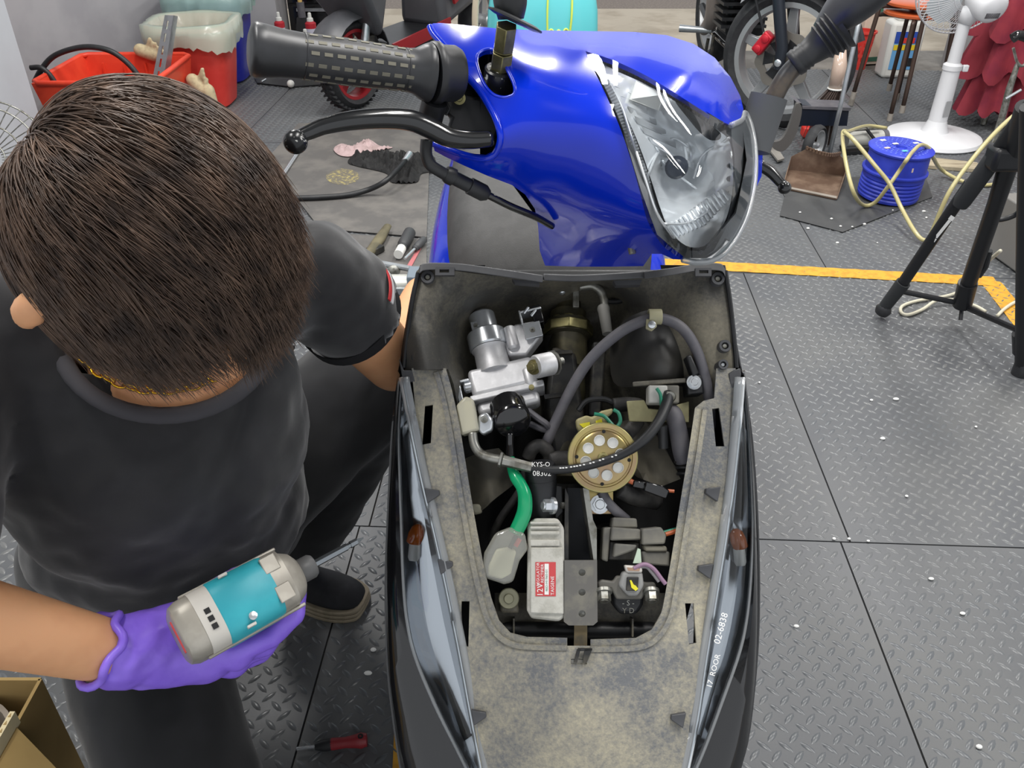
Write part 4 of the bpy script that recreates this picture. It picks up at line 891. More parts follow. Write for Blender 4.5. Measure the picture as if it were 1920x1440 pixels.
for k, (x, y) in enumerate(((1049, 877.5), (1054, 877.3), (1060, 876.8), (1069, 875.5), (1075, 874.6), (1080, 873.8), (1086, 872.6), (1093, 871), (1105, 868.5), (1111, 866.8), (1123, 863), (1129, 860.8), (1146, 856.5), (1153, 853.5))): pbox(b, x, y - 1.2, x + 3.8, y + 1.2, -.0335 if x > 1090 else -.0275, .0006)
stuff(b.build('cable_print', M_wprint, sc))

# --- flasher can, green lead, clear connector
fl = sub('flasher_can', PL(1015, 910, .01)); p0, p1 = PL(1013, 872, .0), PL(1019, 962, .02); d = (p1 - p0)
MB().lathe(p0, d, [(0, -.002), (.0165, -.002), (.0185, .002), (.0185, .016), (.0176, .0165), (.0180, .018), (.0180, d.length)], 30).build('can', M_blk, fl, smooth=40)
b = MB(); text_mb(b, 'KYS-Q', .0075, PL(1014, 871, -.0190), Vector((1, 0, 0)), -PANEL_D); text_mb(b, '08302', .0085, PL(1016, 888, -.0188), Vector((1, 0, 0)), -PANEL_D); b.build('can_print', M_wprint, fl)
b = MB(); pprism(b, [(1040, 910), (1054, 912), (1056, 960), (1042, 975)], .004, .02); b.build('can_strap', M_rub, fl, bevel=.001); MB().hexbolt(PL(1036, 948, .0), (dirp(1060, 948, 0, 1036, 948, 0) + NV * .5).normalized(), .0075, .012).build('can_bolt', M_zinc, fl); MB().cyl(PL(1052, 948, .0), PL(1060, 948, .002), .004, n=10).build('bolt_end', M_steel, fl)
MB().curve([PL(x, y, o) for x, y, o in ((956, 812, .01), (956, 835, .012), (957, 858, .010))], .0048, 10).build('black_lead', M_blkg, sc, smooth=180)
MB().curve([PL(x, y, o) for x, y, o in ((954, 798, .02), (955, 812, .014))], .004, 10).build('green_lead_end', M_grn, sc)
g = MB().tube(spline([PL(x, y, o) for x, y, o in ((957, 858, .0), (960, 880, -.002), (968, 896, -.006), (978, 912, -.010), (984, 930, -.012), (984, 955, -.012), (978, 975, -.012), (966, 1000, -.010))], 6), [.0052, .0056, .0074, .0072, .0082, .0088, .0088, .0085], 14); lab(g.build('green_lead', M_grn, sc, smooth=180), 'thick glossy green lead')
cn = sub('clear_connector', PL(945, 1045, -.01)); b = MB(); pprism(b, [(908, 1036), (928, 1000), (958, 988), (984, 1000), (990, 1030), (974, 1052), (962, 1092), (945, 1096), (908, 1084), (904, 1060)], -.020, .034); lab(b.build('connector_shell', M_conn, cn, bevel=.004, seg=3), 'milky clear plug housing')
b = MB(); pprism(b, [(915, 1062), (930, 1030), (956, 1026), (968, 1034), (958, 1076), (940, 1086), (914, 1080)], -.010, .018); b.build('plug_core', mat('cream_plug', 'd3d0bd', .5), cn, bevel=.002)
b = MB(); b.cyl(PL(956, 1028, -.012), PL(968, 1004, -.012), .0028, n=8); b.build('plug_wire', M_rub, cn); b = MB(); b.cyl(PL(966, 1024, -.012), PL(974, 1010, -.012), .0032, n=8); b.build('plug_wire', M_red, cn)

# --- regulator
rg = sub('regulator_rectifier', PL(1022, 1070, 0)); lab(rg, 'pale finned regulator with a red label'); RO = -.012
b = MB(); pprism(b, [(990, 985), (1002, 972), (1046, 972), (1058, 990), (1059, 1158), (1048, 1166), (996, 1160), (988, 1145)], RO, .036); b.build('regulator_body', M_reg, rg, bevel=.003)
for k, (y0, y1) in enumerate(((978, 983), (987, 992), (996, 1003), (1012, 1024))):
    b = MB(); pbox(b, 994, y0, 1050, y1, RO - .0042, .006); b.build('cooling_fin', M_reg, rg, bevel=.0012)
b = MB(); pprism(b, [(995, 1026), (1056, 1026), (1057, 1152), (994, 1150)], RO - .0036, .006); b.build('face_plate', M_reg, rg, bevel=.0015)
b = MB(); pprism(b, [(1004, 1054), (1042, 1054), (1042, 1118), (1004, 1118)], RO - .0042, .0008); b.build('label', M_red, rg)
b = MB(); pbox(b, 1021, 1057, 1029, 1115, RO - .0046, .0004); b.build('label_panel', M_wprint, rg)
b = MB(); up_ = -PANEL_D; lf_ = Vector((-1, 0, 0))
text_mb(b, '12V', .0092, PL(1013, 1106, RO - .0046), up_, lf_); text_mb(b, 'REGULATOR', .0046, PL(1009, 1077, RO - .0046), up_, lf_); text_mb(b, 'RECTIFIER', .0046, PL(1017, 1075, RO - .0046), up_, lf_); text_mb(b, 'TAIGENE', .0052, PL(1036, 1098, RO - .0046), up_, lf_); b.build('label_print', M_wprint, rg)
b = MB(); text_mb(b, '46D-H1960-01', .0040, PL(1025, 1088, RO - .005), up_, lf_); b.build('label_number', mat('green_print', '5a8a70', .6), rg)

# --- steel bracket with three holes
br = sub('steel_bracket', PL(1088, 1100, 0)); b = MB()
b.patch([(1058, 1050), (1119, 1050), (1120, 1165), (1112, 1172), (1066, 1172), (1057, 1165)], [spl2([(1091 + math.cos(t) * 6.5, y + math.sin(t) * 6.5) for t in np.linspace(0, 6.28, 10)[:-1]], 2) for y in (1073, 1110, 1150)], lambda x, y: PL(x, y, -.010), 9)
b.build('bracket_plate', mat('grey_coated_steel', '6a6864', .5, metal=.3, col2='7c796f', scale=40), br, solid=.003, soff=-1, smooth=20)
for y, r in ((1073, 16), (1110, 10), (1150, 10)):
    MB().lathe(PL(1091, y, -.010), NV, [(7 * u, 0), (r * u, .0), (r * u * .95, .0016), (8 * u, .002), (6.5 * u, .0)], 24).build('hole_collar', M_steel, br)
b = MB(); pprism(b, [(1060, 915), (1066, 930), (1066, 1050), (1058, 1050)], -.008, .05); b.build('bracket_side', M_grime, br); b = MB(); pprism(b, [(1093, 915), (1104, 918), (1112, 975), (1119, 990), (1119, 1050), (1113, 1050)], -.008, .045); b.build('bracket_side', M_steel, br)
b = MB(); pbox(b, 1064, 915, 1108, 1050, .05, .003); b.build('bracket_web', mat('blue_black_steel', '14181f', .5), br)
# left foot of bay: dusty ledge, nut boss, tube
b = MB(); rows = [[PL(x, y, o) for x, y, o in ((930, yy, .02), (990, yy, .045), (1080, yy, .05), (1180, yy, .045), (1245, yy, .02))] for yy in (1112, 1140, 1170, 1196)]
MB().grid(rows).build('lower_tray', M_dark, sc, solid=.003, smooth=180)
MB().cyl(PL(940, 1182, .03), PL(1240, 1182, .03), .010, n=18).build('cross_tube', M_blk, sc)
b = MB(); pprism(b, [(937, 1120), (940, 1108), (968, 1108), (974, 1150), (938, 1150)], .008, .02); b.build('nut_holder', M_dark, sc, bevel=.003); MB().lathe(PL(954, 1122, .006), NV, [(.0115, -.002), (.012, .001), (.011, .003), (.006, .003), (.005, .0055), (0, .0055)], 20).build('plastic_nut', mat('olive_nut', '8f8d76', .5), sc)
for x in (962, 1185):
    b = MB(); pbox(b, x, 1160, x + 3, 1194, .012, .02); b.build('tray_rib', M_dark, sc)

# --- fuse box and relays
fb = sub('relay_block', PL(1190, 1010, .01))
for pts, off, th, m in (([(1150, 970), (1194, 972), (1196, 990), (1147, 990)], .0, .03, M_relay), ([(1148, 988), (1201, 992), (1203, 1012), (1145, 1014)], -.008, .03, M_relay), ([(1204, 992), (1240, 988), (1250, 1004), (1247, 1020), (1204, 1022)], -.014, .03, M_relay),
                        ([(1153, 1019), (1195, 1022), (1190, 1032), (1150, 1046)], -.012, .012, M_relay), ([(1132, 990), (1146, 988), (1140, 1054), (1128, 1050)], .0, .03, M_relay), ([(1142, 1015), (1200, 1016), (1200, 1052), (1140, 1050)], .004, .03, M_grime),
                        ([(1206, 1022), (1250, 1024), (1252, 1034), (1210, 1034)], -.010, .02, mat('dusty_relay_top', '7a7669', .7)), ([(1204, 1034), (1256, 1034), (1256, 1062), (1206, 1058)], -.006, .03, M_relay)):
    b = MB(); pprism(b, pts, off, th); b.build('relay', m, fb, bevel=.002)
MB().curve(P_([(1245, 998), (1256, 995), (1268, 992)], .0), .002, 8).build('wire', M_grnw, fb); MB().curve(P_([(1248, 1002), (1258, 999), (1268, 995)], -.002), .0026, 8).build('wire', M_orw, fb)
b = MB(); pprism(b, [(1196, 1028), (1201, 1030), (1203, 1056), (1187, 1056)], -.018, .003); b.build('wire_sleeve', mat('pale_green_sleeve', 'b4c4b0', .5), fb)
# --- lean sensor with its plug
ls = sub('tilt_sensor', PL(1180, 1110, 0))
b = MB(); pprism(b, [(1146, 1108), (1210, 1108), (1206, 1135), (1195, 1152), (1162, 1152), (1150, 1135)], .0, .03); b.build('sensor_body', M_blk, ls, bevel=.004)
b = MB(); pprism(b, [(1120, 1092), (1128, 1087), (1150, 1090), (1156, 1080), (1200, 1080), (1208, 1092), (1228, 1092), (1232, 1104), (1212, 1108), (1204, 1124), (1156, 1124), (1146, 1104), (1122, 1104)], -.008, .010); b.build('sensor_flange', mat('dusty_sensor', '66645e', .6), ls, bevel=.002)
b = MB(); pprism(b, [(1168, 1072), (1205, 1072), (1208, 1098), (1196, 1118), (1178, 1118), (1160, 1098)], -.018, .016); b.build('plug', mat('grey_plug', '8d8d8b', .45), ls, bevel=.003)
b = MB(); pprism(b, [(1171, 1060), (1204, 1062), (1205, 1074), (1175, 1074)], -.020, .012); b.build('plug_collar', mat('pale_plug', 'c9c4bd', .5), ls, bevel=.002)
b = MB(); pprism(b, [(1176, 1064), (1200, 1066), (1199, 1071), (1178, 1070)], -.0215, .002); b.build('plug_mouth', mat('tan_plug', '9a7d68', .6), ls)
b = MB(); pprism(b, [(1176, 1082), (1198, 1082), (1196, 1108), (1174, 1108)], -.0215, .004); b.build('plug_latch', M_grime, ls, bevel=.001)
b = MB(); pprism(b, [(1181, 1088), (1184, 1088), (1188, 1096), (1192, 1098), (1197, 1104), (1192, 1108), (1184, 1102), (1183, 1097)], -.023, .001); b.build('yellow_mark', M_yelm, ls)
for x in (1132, 1221): MB().hexbolt(PL(x, 1108, -.009), (NV * .5 + PANEL_D * .86), .0075, .012, 1.25).build('sensor_bolt', M_steel, ls)
MB().curve(P_([(1188, 1066), (1208, 1058), (1225, 1066), (1240, 1085), (1248, 1095)], -.02), .0024, 8).build('wire', M_purw, ls); MB().curve(P_([(1182, 1066), (1210, 1062), (1222, 1072), (1236, 1090)], -.016), .0024, 8).build('wire', mat('grey_wire', '8e8a8c', .5), ls)
b = MB(); text_mb(b, '- S -\nY D', .0085, PL(1178, 1138, -.0008), Vector((1, 0, 0)), -PANEL_D); b.build('sensor_print', M_steel, ls)

# --- rubber sheets, loom and small plugs around the horn
b = MB().patch([(868, 862), (905, 845), (935, 840), (965, 870), (968, 905), (935, 930), (890, 965), (880, 930)], [], lambda x, y: PL(x, y, .045 + .012 * math.sin(x * .06) + .01 * math.sin(y * .05)), 12); b.build('rubber_flap', M_bag, sc, solid=.002, smooth=180)
b = MB(); pprism(b, [(880, 945), (900, 945), (905, 962), (888, 966)], .03, .015); b.build('flap_tongue', mat('cream_tongue', 'a9a491', .5), sc, bevel=.003)
b = MB().patch([(1160, 790), (1205, 786), (1240, 830), (1276, 898), (1240, 912), (1195, 895), (1165, 870)], [], lambda x, y: PL(x, y, .035 + .02 * abs(math.sin((x - y) * .03))), 10); b.build('rubber_flap', M_bag, sc, solid=.002, smooth=30)
MB().curve([PL(x, y, o) for x, y, o in ((1150, 760, .05), (1180, 758, .05), (1203, 764, .045), (1195, 790, .04), (1175, 815, .03))], .009, 12).build('taped_loom', M_tape, sc, smooth=180)
MB().curve([PL(x, y, o) for x, y, o in ((990, 858, .035), (998, 842, .03), (1013, 836, .03), (1028, 848, .034), (1030, 862, .04))], .0085, 12).build('taped_loom', M_tape, sc, smooth=180)
MB().curve([PL(x, y, o) for x, y, o in ((1030, 866, .03), (1050, 862, .035), (1075, 864, .04))], .011, 12).build('taped_loom', M_tape, sc, smooth=180)
MB().curve([PL(x, y, o) for x, y, o in ((985, 905, .03), (965, 935, .04), (940, 970, .05), (926, 1000, .06), (918, 1040, .06))], .0048, 10).build('braided_lead', M_tape, sc, smooth=180)
MB().curve([PL(x, y, o) for x, y, o in ((990, 868, .01), (984, 890, .012), (990, 915, .018))], .005, 10).build('braided_lead', M_tape, sc, smooth=180)
MB().curve([PL(x, y, o) for x, y, o in ((1128, 922, .008), (1138, 940, .008), (1155, 958, .01), (1175, 975, .02))], .006, 10).build('small_hose', M_hose, sc, smooth=180)
b = MB(); pprism(b, [(1188, 900), (1210, 903), (1210, 918), (1186, 913)], .006, .014); pprism(b, [(1211, 902), (1244, 911), (1256, 920), (1250, 936), (1208, 920)], .0, .016); b.build('black_plug', M_blkg, sc, bevel=.0015)
MB().curve(P_([(1178, 900), (1190, 906)], .01), .003, 8).build('wire', M_orw, sc); MB().curve(P_([(1252, 920), (1264, 921)], .004), .002, 8).build('wire', M_orw, sc)
MB().curve([PL(x, y, o) for x, y, o in ((1160, 915, .02), (1190, 930, .03), (1230, 938, .05))], .012, 12).build('taped_loom', M_tape, sc, smooth=180)
b = MB(); pprism(b, [(1175, 752), (1208, 750), (1216, 766), (1240, 768), (1292, 752), (1292, 792), (1180, 790)], .022, .004); b.build('cream_stay', mat('olive_cream_plate', '9b9671', .55, col2='86805f', scale=20), sc, bevel=.001)
b = MB(); pbox(b, 1216, 722, 1252, 756, .004, .022); b.build('white_plug', mat('pale_grey_plug', 'b9b8b2', .5), sc, bevel=.002); b = MB(); pbox(b, 1248, 722, 1274, 756, .006, .022); b.build('grey_plug', M_relay, sc, bevel=.002)
MB().lathe(PL(1256, 744, .002), NV, [(.007, -.01), (.007, .002), (.0055, .004), (0, .004)], 16).build('cable_ferrule', M_steel, sc)
MB().curve(P_([(1231, 728), (1238, 740), (1240, 760), (1242, 790)], .0), .002, 8).build('wire', M_grnw, sc)
MB().cyl(PL(1242, 798, .012), PL(1244, 840, .02), .006, n=14).build('rubber_sleeve', M_rub, sc)
b = MB(); b.curve([PL(x, y, o) for x, y, o in ((1252, 770, .02), (1264, 780, .016), (1272, 810, .014), (1278, 845, .016), (1284, 865, .02))], .0110, 14); b.build('ribbed_hose', M_hose, sc, smooth=180)
for k in range(3): MB().ring(PL(1285 + k * 2, 866 + k * 11, .022), PANEL_D, .0115, .002, 20, 6).build('hose_ring', M_rub, sc, smooth=180)
MB().curve([PL(x, y, o) for x, y, o in ((990, 770, .05), (1010, 785, .04), (1024, 795, .04), (1030, 806, .05))], .004, 8).build('wire', M_hose, sc); MB().curve([PL(x, y, o) for x, y, o in ((995, 795, .05), (1012, 803, .045), (1028, 808, .05))], .004, 8).build('wire', M_hose, sc)
MB().curve([PL(x, y, o) for x, y, o in ((1084, 770, .05), (1100, 752, .05), (1130, 748, .05), (1150, 755, .05))], .0035, 8).build('wire', M_rub, sc)
b = MB(); pprism(b, [(1020, 740), (1062, 735), (1066, 742), (1022, 748)], .05, .01); b.build('clip', M_grime, sc)
# ================================================================ the mechanic
M_skin = mat('skin', 'd29c72', 0.5, col2='c68e66', scale=9, sss=0.15, bump=.04, bscale=400)
M_shirt = mat('black_work_shirt', '19191c', 0.85, col2='212124', scale=14, sheen=.3, bump=.25, bscale=34)
M_pants = mat('black_trousers', '0e0f12', 0.8, col2='141519', scale=12, sheen=.15, bump=.2, bscale=26)
M_hair = mat('dark_brown_hair', '33261f', 0.42, col2='6a5445', scale=45, mix=(.35, .72), spec=.5)
M_glove = mat('purple_nitrile', '7f5fd6', 0.38, col2='8b6ce0', scale=14, bump=.35, bscale=70)
M_goldc = mat('gold_chain', 'd4a62a', 0.2, metal=1.0)
pe = thing('person', (-.42, .86, 0), 'person in black work clothes crouching over a power tool beside the scooter', 'person')
Fd, Lf, UPZ = Vector((.617, -.787, 0)), Vector((.787, .617, 0)), Vector((0, 0, 1))
HC = W(278, 440, .640)
HFd, HLf = Vector((.93, -.37, 0)).normalized(), Vector((.37, .93, 0)).normalized()
hb = R(50); hf = HFd * math.cos(hb) - UPZ * math.sin(hb); hu = HFd * math.sin(hb) + UPZ * math.cos(hb)
NB = Vector((-.355, .735, .875)); SL_ = Vector((-.215, .83, .835)); SR_ = Vector((-.505, .655, .855))
EL_ = Vector((-.1545, .944, .652)); HL_ = Vector((-.137, 1.145, .648))
ER_ = W(-230, 1120, .68); WR_ = W(222, 1226, .82)
PEL = Vector((-.50, .93, .37)); HIPL, HIPR = PEL + Lf * .09, PEL - Lf * .09
KL_, AL_ = Vector((-.205, 1.12, .53)), Vector((-.415, 1.15, .10))
KR_, AR_ = Vector((-.33, .47, .085)), Vector((-.55, .80, .10))
# driver frame first: the hand closes round its handle
B0, B1 = W(352, 1186, .80), W(556, 1076, .86)
Dd = (B1 - B0).normalized(); Hh = Vector((-.1, .60, -.79)); Hh = (Hh - Dd * Hh.dot(Dd)).normalized(); Tt = Dd.cross(Hh).normalized()
if Tt.y > 0: Tt = -Tt
BC = B0 + Dd * .062; HCn = BC + Hh * .081
def hand_parts(o, r=1.0):
    q = lambda d, t, h: HCn + Dd * d + Tt * t + Hh * h
    caps = [(WR_ + (q(-.06, .012, 0) - WR_) * .4, q(-.045, .010, -.004), .030, .032), (q(-.048, .004, -.018), q(-.024, .030, -.020), .024, .017), (q(-.048, .004, .020), q(-.024, .030, .018), .024, .017)]
    for i in range(4):
        h = -.030 + .0205 * i; le = (1.0, 1.08, 1.02, .85)[i]
        c = [q(-.026, .030, h), q(.006 * le, .037, h), q(.030 * le, .024, h), q(.032 * le, .000, h + .002), q(.018 * le, -.014, h + .003)]
        if i == 0: c = [q(-.026, .030, h), q(.010, .036, h - .004), q(.040, .028, h - .006), q(.052, .010, h - .006), q(.044, -.004, h - .005)]
        for a, b_ in zip(c[:-1], c[1:]): caps.append((a, b_, .0102 * r, .0097 * r))
    c = [q(-.050, -.014, -.026), q(-.022, -.030, -.034), q(.008, -.033, -.036), q(.032, -.028, -.036)]
    for k, (a, b_) in enumerate(zip(c[:-1], c[1:])): caps.append((a, b_, (.017, .0125, .0108)[k], (.0125, .0108, .0098)[k]))
    return caps
# body: head, neck, trunk, arms, legs in one surface
heads = [(HC, (hf * .095, HLf * .076, hu * .103)), (HC + hf * .035 - hu * .075, (hf * .055, HLf * .055, hu * .05))]
for s_ in (-1, 1): heads.append((HC + HLf * .082 * s_ - hf * .004 - hu * .054, (hf * .014, HLf * .009, hu * .023)))
heads.append((HC + hf * .105 - hu * .03, (hf * .02, HLf * .014, hu * .026)))                    # nose
for s_ in (-1, 1): heads.append((HC + hf * .088 + HLf * .032 * s_ - hu * .012, (hf * .014, HLf * .022, hu * .012)))   # brows
cn0 = (Fd * .45 + UPZ * .89).normalized(); heads.append((NB + Fd * .050 - UPZ * .050, (Lf * .078, cn0.cross(Lf) * .078, cn0 * .030)))
heads.append((HC + hf * .088 - hu * .07, (hf * .014, HLf * .026, hu * .012)))                   # mouth
body_caps = [(HC - hu * .07 - hf * .02, NB, .055, .062), (NB - UPZ * .03, PEL + UPZ * .1, .07, .11), (SL_, EL_, .046, .039), (EL_, HL_, .038, .026), (SR_, ER_, .046, .040), (ER_, WR_, .0415, .029),
             (PEL, HIPL, .11, .09), (PEL, HIPR, .11, .09), (HIPL, KL_, .075, .055), (KL_, AL_, .05, .034), (HIPR, KR_, .075, .055), (KR_, AR_, .05, .034), (SL_, SR_, .05, .05)]
for k in range(4):
    w_ = Lf * (-.024 + .016 * k)
    body_caps += [(HL_ + w_ * .4, HL_ + w_ + Vector((.012, .012, -.05)), .016, .0095), (HL_ + w_ + Vector((.012, .012, -.05)), HL_ + w_ + Vector((.02, .0, -.085)), .0092, .008)]
body_caps.append((HL_, HL_ + Vector((-.03, .02, -.045)), .013, .009))
body_caps += hand_parts(0, .86)
body = blob('body', M_skin, pe, body_caps, heads, .0055, 6)
lab(body, 'bare forearms and lowered head')

def cloth_disp(amp, sc_):
    def f(co, nr):
        out = co.copy()
        for i in range(len(co)):
            p = Vector(co[i]); n = mnoise.fractal(p * sc_, 1.0, 2.0, 3) + .6 * mnoise.noise(Vector((p.x * sc_ * .5 + p.z * sc_ * 1.4, p.y * sc_ * .6, p.z * .3 * sc_)))
            out[i] += nr[i] * amp * n
        return out
    return f
cn_ = (Fd * .45 + UPZ * .89).normalized(); cc = NB + Fd * .050 - UPZ * .036
chest = Vector((-.365, .735, .70))
sl_end = SL_ + (EL_ - SL_) * .36
shirt_caps = [(SL_ + UPZ * .002, sl_end + (EL_ - SL_) * .25, .060, .061), (SR_, SR_ + (ER_ - SR_) * .75, .074, .072), (SL_ + Lf * -.05, SR_ + Lf * .04, .062, .072), (PEL + UPZ * .26 + Fd * .05, PEL + UPZ * .04 + Fd * .02, .165, .165)]
shirt_ells = [(chest - Lf * .018, (Fd * .115, Lf * .168, UPZ * .19)), (chest + Vector((-.045, .04, -.14)), (Fd * .135, Lf * .168, UPZ * .17)), (NB - UPZ * .03, (Fd * .085, Lf * .10, UPZ * .06))]
shirt = blob('shirt', M_shirt, pe, shirt_caps, shirt_ells, 
             .007, 10, disp=cloth_disp(.010, 11), keep=lambda co: ~((((co - np.array(cc)) @ np.array(cn_)) > .004) & (np.linalg.norm(np.cross(co - np.array(cc), np.array(cn_)), axis=1) < .086)) & ~(((co - np.array(sl_end)) @ np.array((EL_ - SL_).normalized()) > .016) & (np.linalg.norm(np.cross(co - np.array(SL_), np.array((EL_ - SL_).normalized())), axis=1) < .09) & (co[:, 0] > -.23)))
q_ = shirt.modifiers.new('thickness', 'SOLIDIFY'); q_.thickness = .003; q_.offset = -1
lab(shirt, 'black short-sleeved work shirt')
M_cuff = mat('black_rib', '101013', .9)
def ring_band(c, ax, r, w, mt, name, parent, a0=0, a1=360, th=.0015, ref=None):
    x, y = perp(ax) if ref is None else (None, None)
    if ref is not None: x = (ref - ax * ref.dot(ax)).normalized(); y = ax.cross(x)
    rows = []
    for k in range(41):
        a = R(a0 + (a1 - a0) * k / 40); d = x * math.cos(a) + y * math.sin(a); rows.append([c + d * r - ax * w / 2, c + d * (r + th) - ax * w / 2, c + d * (r + th) + ax * w / 2, c + d * r + ax * w / 2])
    return MB().grid(rows, closed=True).build(name, mt, parent, smooth=50)
axl = (EL_ - SL_).normalized(); rv = (EYE - sl_end).normalized()
ring_band(sl_end + axl * .010, axl, .0605, .016, M_cuff, 'sleeve_cuff', shirt)
ring_band(sl_end - axl * .026, axl, .0665, .0055, mat('red_stripe', 'c23236', .7), 'sleeve_stripe', shirt, -165, -40, ref=rv); ring_band(sl_end - axl * .0195, axl, .0665, .006, mat('white_stripe', 'd8d6d6', .7), 'sleeve_stripe', shirt, -165, -40, ref=rv)
# collar and chain round the neck
b = MB(); x_ = Lf; y_ = cn_.cross(Lf).normalized()
b.tube([cc + cn_ * .004 + x_ * math.cos(a) * .092 + y_ * math.sin(a) * -.090 for a in np.linspace(0, 2 * math.pi, 41)[:-1]], .008, 10, closed=True, flat=.9); b.build('collar', mat('charcoal_rib', '3a393d', .9), shirt, smooth=180)
for k in range(46):
    a = 2 * math.pi * k / 46; c = cc + UPZ * .016 + x_ * math.cos(a) * .079 + y_ * math.sin(a) * -.077
    if k == 0: ch = sub('necklace', cc, pe); lab(ch, 'gold chain')
    b = MB(); t_ = (-x_ * math.sin(a) - y_ * math.cos(a)).normalized(); nn = cn_ if k % 2 else cn_.cross(t_)
    b.tube([c + t_ * math.cos(q) * .0068 + nn * math.sin(q) * .0036 for q in np.linspace(0, 2 * math.pi, 11)[:-1]], .0013, 6, closed=True); b.build('chain_link', M_goldc, ch, smooth=180)
# trousers
tr_caps = [(PEL, HIPL, .135, .12), (PEL, HIPR, .135, .12), (HIPL, KL_, .108, .090), (KL_, KL_ + (AL_ - KL_) * .82, .092, .078), (HIPR, KR_ + UPZ * .02, .108, .088), (KR_ + UPZ * .02, AR_ + UPZ * .02, .08, .065), (PEL + Fd * .03, HIPL + (KL_ - HIPL) * .5, .12, .10)]
pants = blob('trousers', M_pants, pe, tr_caps, [(PEL, (.15, .15, .12))], .008, 10, disp=cloth_disp(.005, 9)); lab(pants, 'black trousers')
# shoes
M_shoe = mat('black_canvas_shoe', '17181c', .75, col2='202126', scale=30, bump=.1)
M_sole = mat('tan_foam_sole', '8f8470', .7, col2='7d735f', scale=40)
def shoe(heel, toe):
    f_ = (toe - heel); L_ = f_.length; f_.normalize(); s2 = Vector((-f_.y, f_.x, 0)); sh = sub('shoe', (heel + toe) / 2, pe); ws = [.026, .034, .034, .033, .040, .045, .044, .036, .020]; ts = [0, .06, .2, .4, .58, .72, .84, .94, 1.0]; rows = []
    hs = [.07, .085, .09, .088, .072, .060, .052, .042, .028]
    for t, w, h in zip(ts, ws, hs):
        c = heel + f_ * (L_ * t); rows.append([c + s2 * (w * math.cos(R(a))) * (1 if True else 0) + UPZ * (.022 + (h - .022) * max(0, math.sin(R(a)))) for a in range(0, 181, 18)])
    MB().grid(rows, closed=True, cap=True).build('upper', M_shoe, sh, smooth=180, sub=1)
    for k in range(3):
        out = [];
        for t, w in zip(ts, ws): out.append(heel + f_ * (L_ * (t * 1.02 - .01)) + s2 * (w + .005 - .0015 * k) + UPZ * .0085 * k)
        for t, w in reversed(list(zip(ts, ws))): out.append(heel + f_ * (L_ * (t * 1.02 - .01)) - s2 * (w + .005 - .0015 * k) + UPZ * .0085 * k)
        MB().prism(spline(out, 3, True), UPZ * .0075).build('sole_layer', M_sole, sh, bevel=.002)
shoe(Vector((-.515, 1.17, 0)), FL(683, 1140)); shoe(Vector((-.66, .95, 0)), Vector((-.53, .745, 0)))
# glove over hand and wrist
def glove_disp(co, nr):
    out = co.copy(); cw = np.array(WR_)
    for i in range(len(co)):
        p = Vector(co[i]); d = (p - WR_).length; k = max(0, 1 - d / .07)
        out[i] += nr[i] * (.0022 + .0045 * k * mnoise.noise(p * 75) + .0012 * mnoise.noise(p * 60))
    return out
wax = (HCn - WR_).normalized()
gl_caps = hand_parts(0) + [(WR_ + wax * .004, WR_ + wax * .055, .0335, .033)]
glove = blob('glove', M_glove, pe, gl_caps, [], .003, 4, disp=glove_disp); lab(glove, 'purple nitrile glove')
b = MB(); fax = (WR_ - ER_).normalized(); x_, y_ = perp(fax); b.tube([WR_ - fax * (.020 + .004 * math.sin(5 * a)) + (x_ * math.cos(a) + y_ * math.sin(a)) * (.0330 + .002 * math.sin(7 * a)) for a in np.linspace(0, 2 * math.pi, 49)[:-1]], .0042, 8, closed=True); b.build('glove_cuff', M_glove, glove, smooth=180)
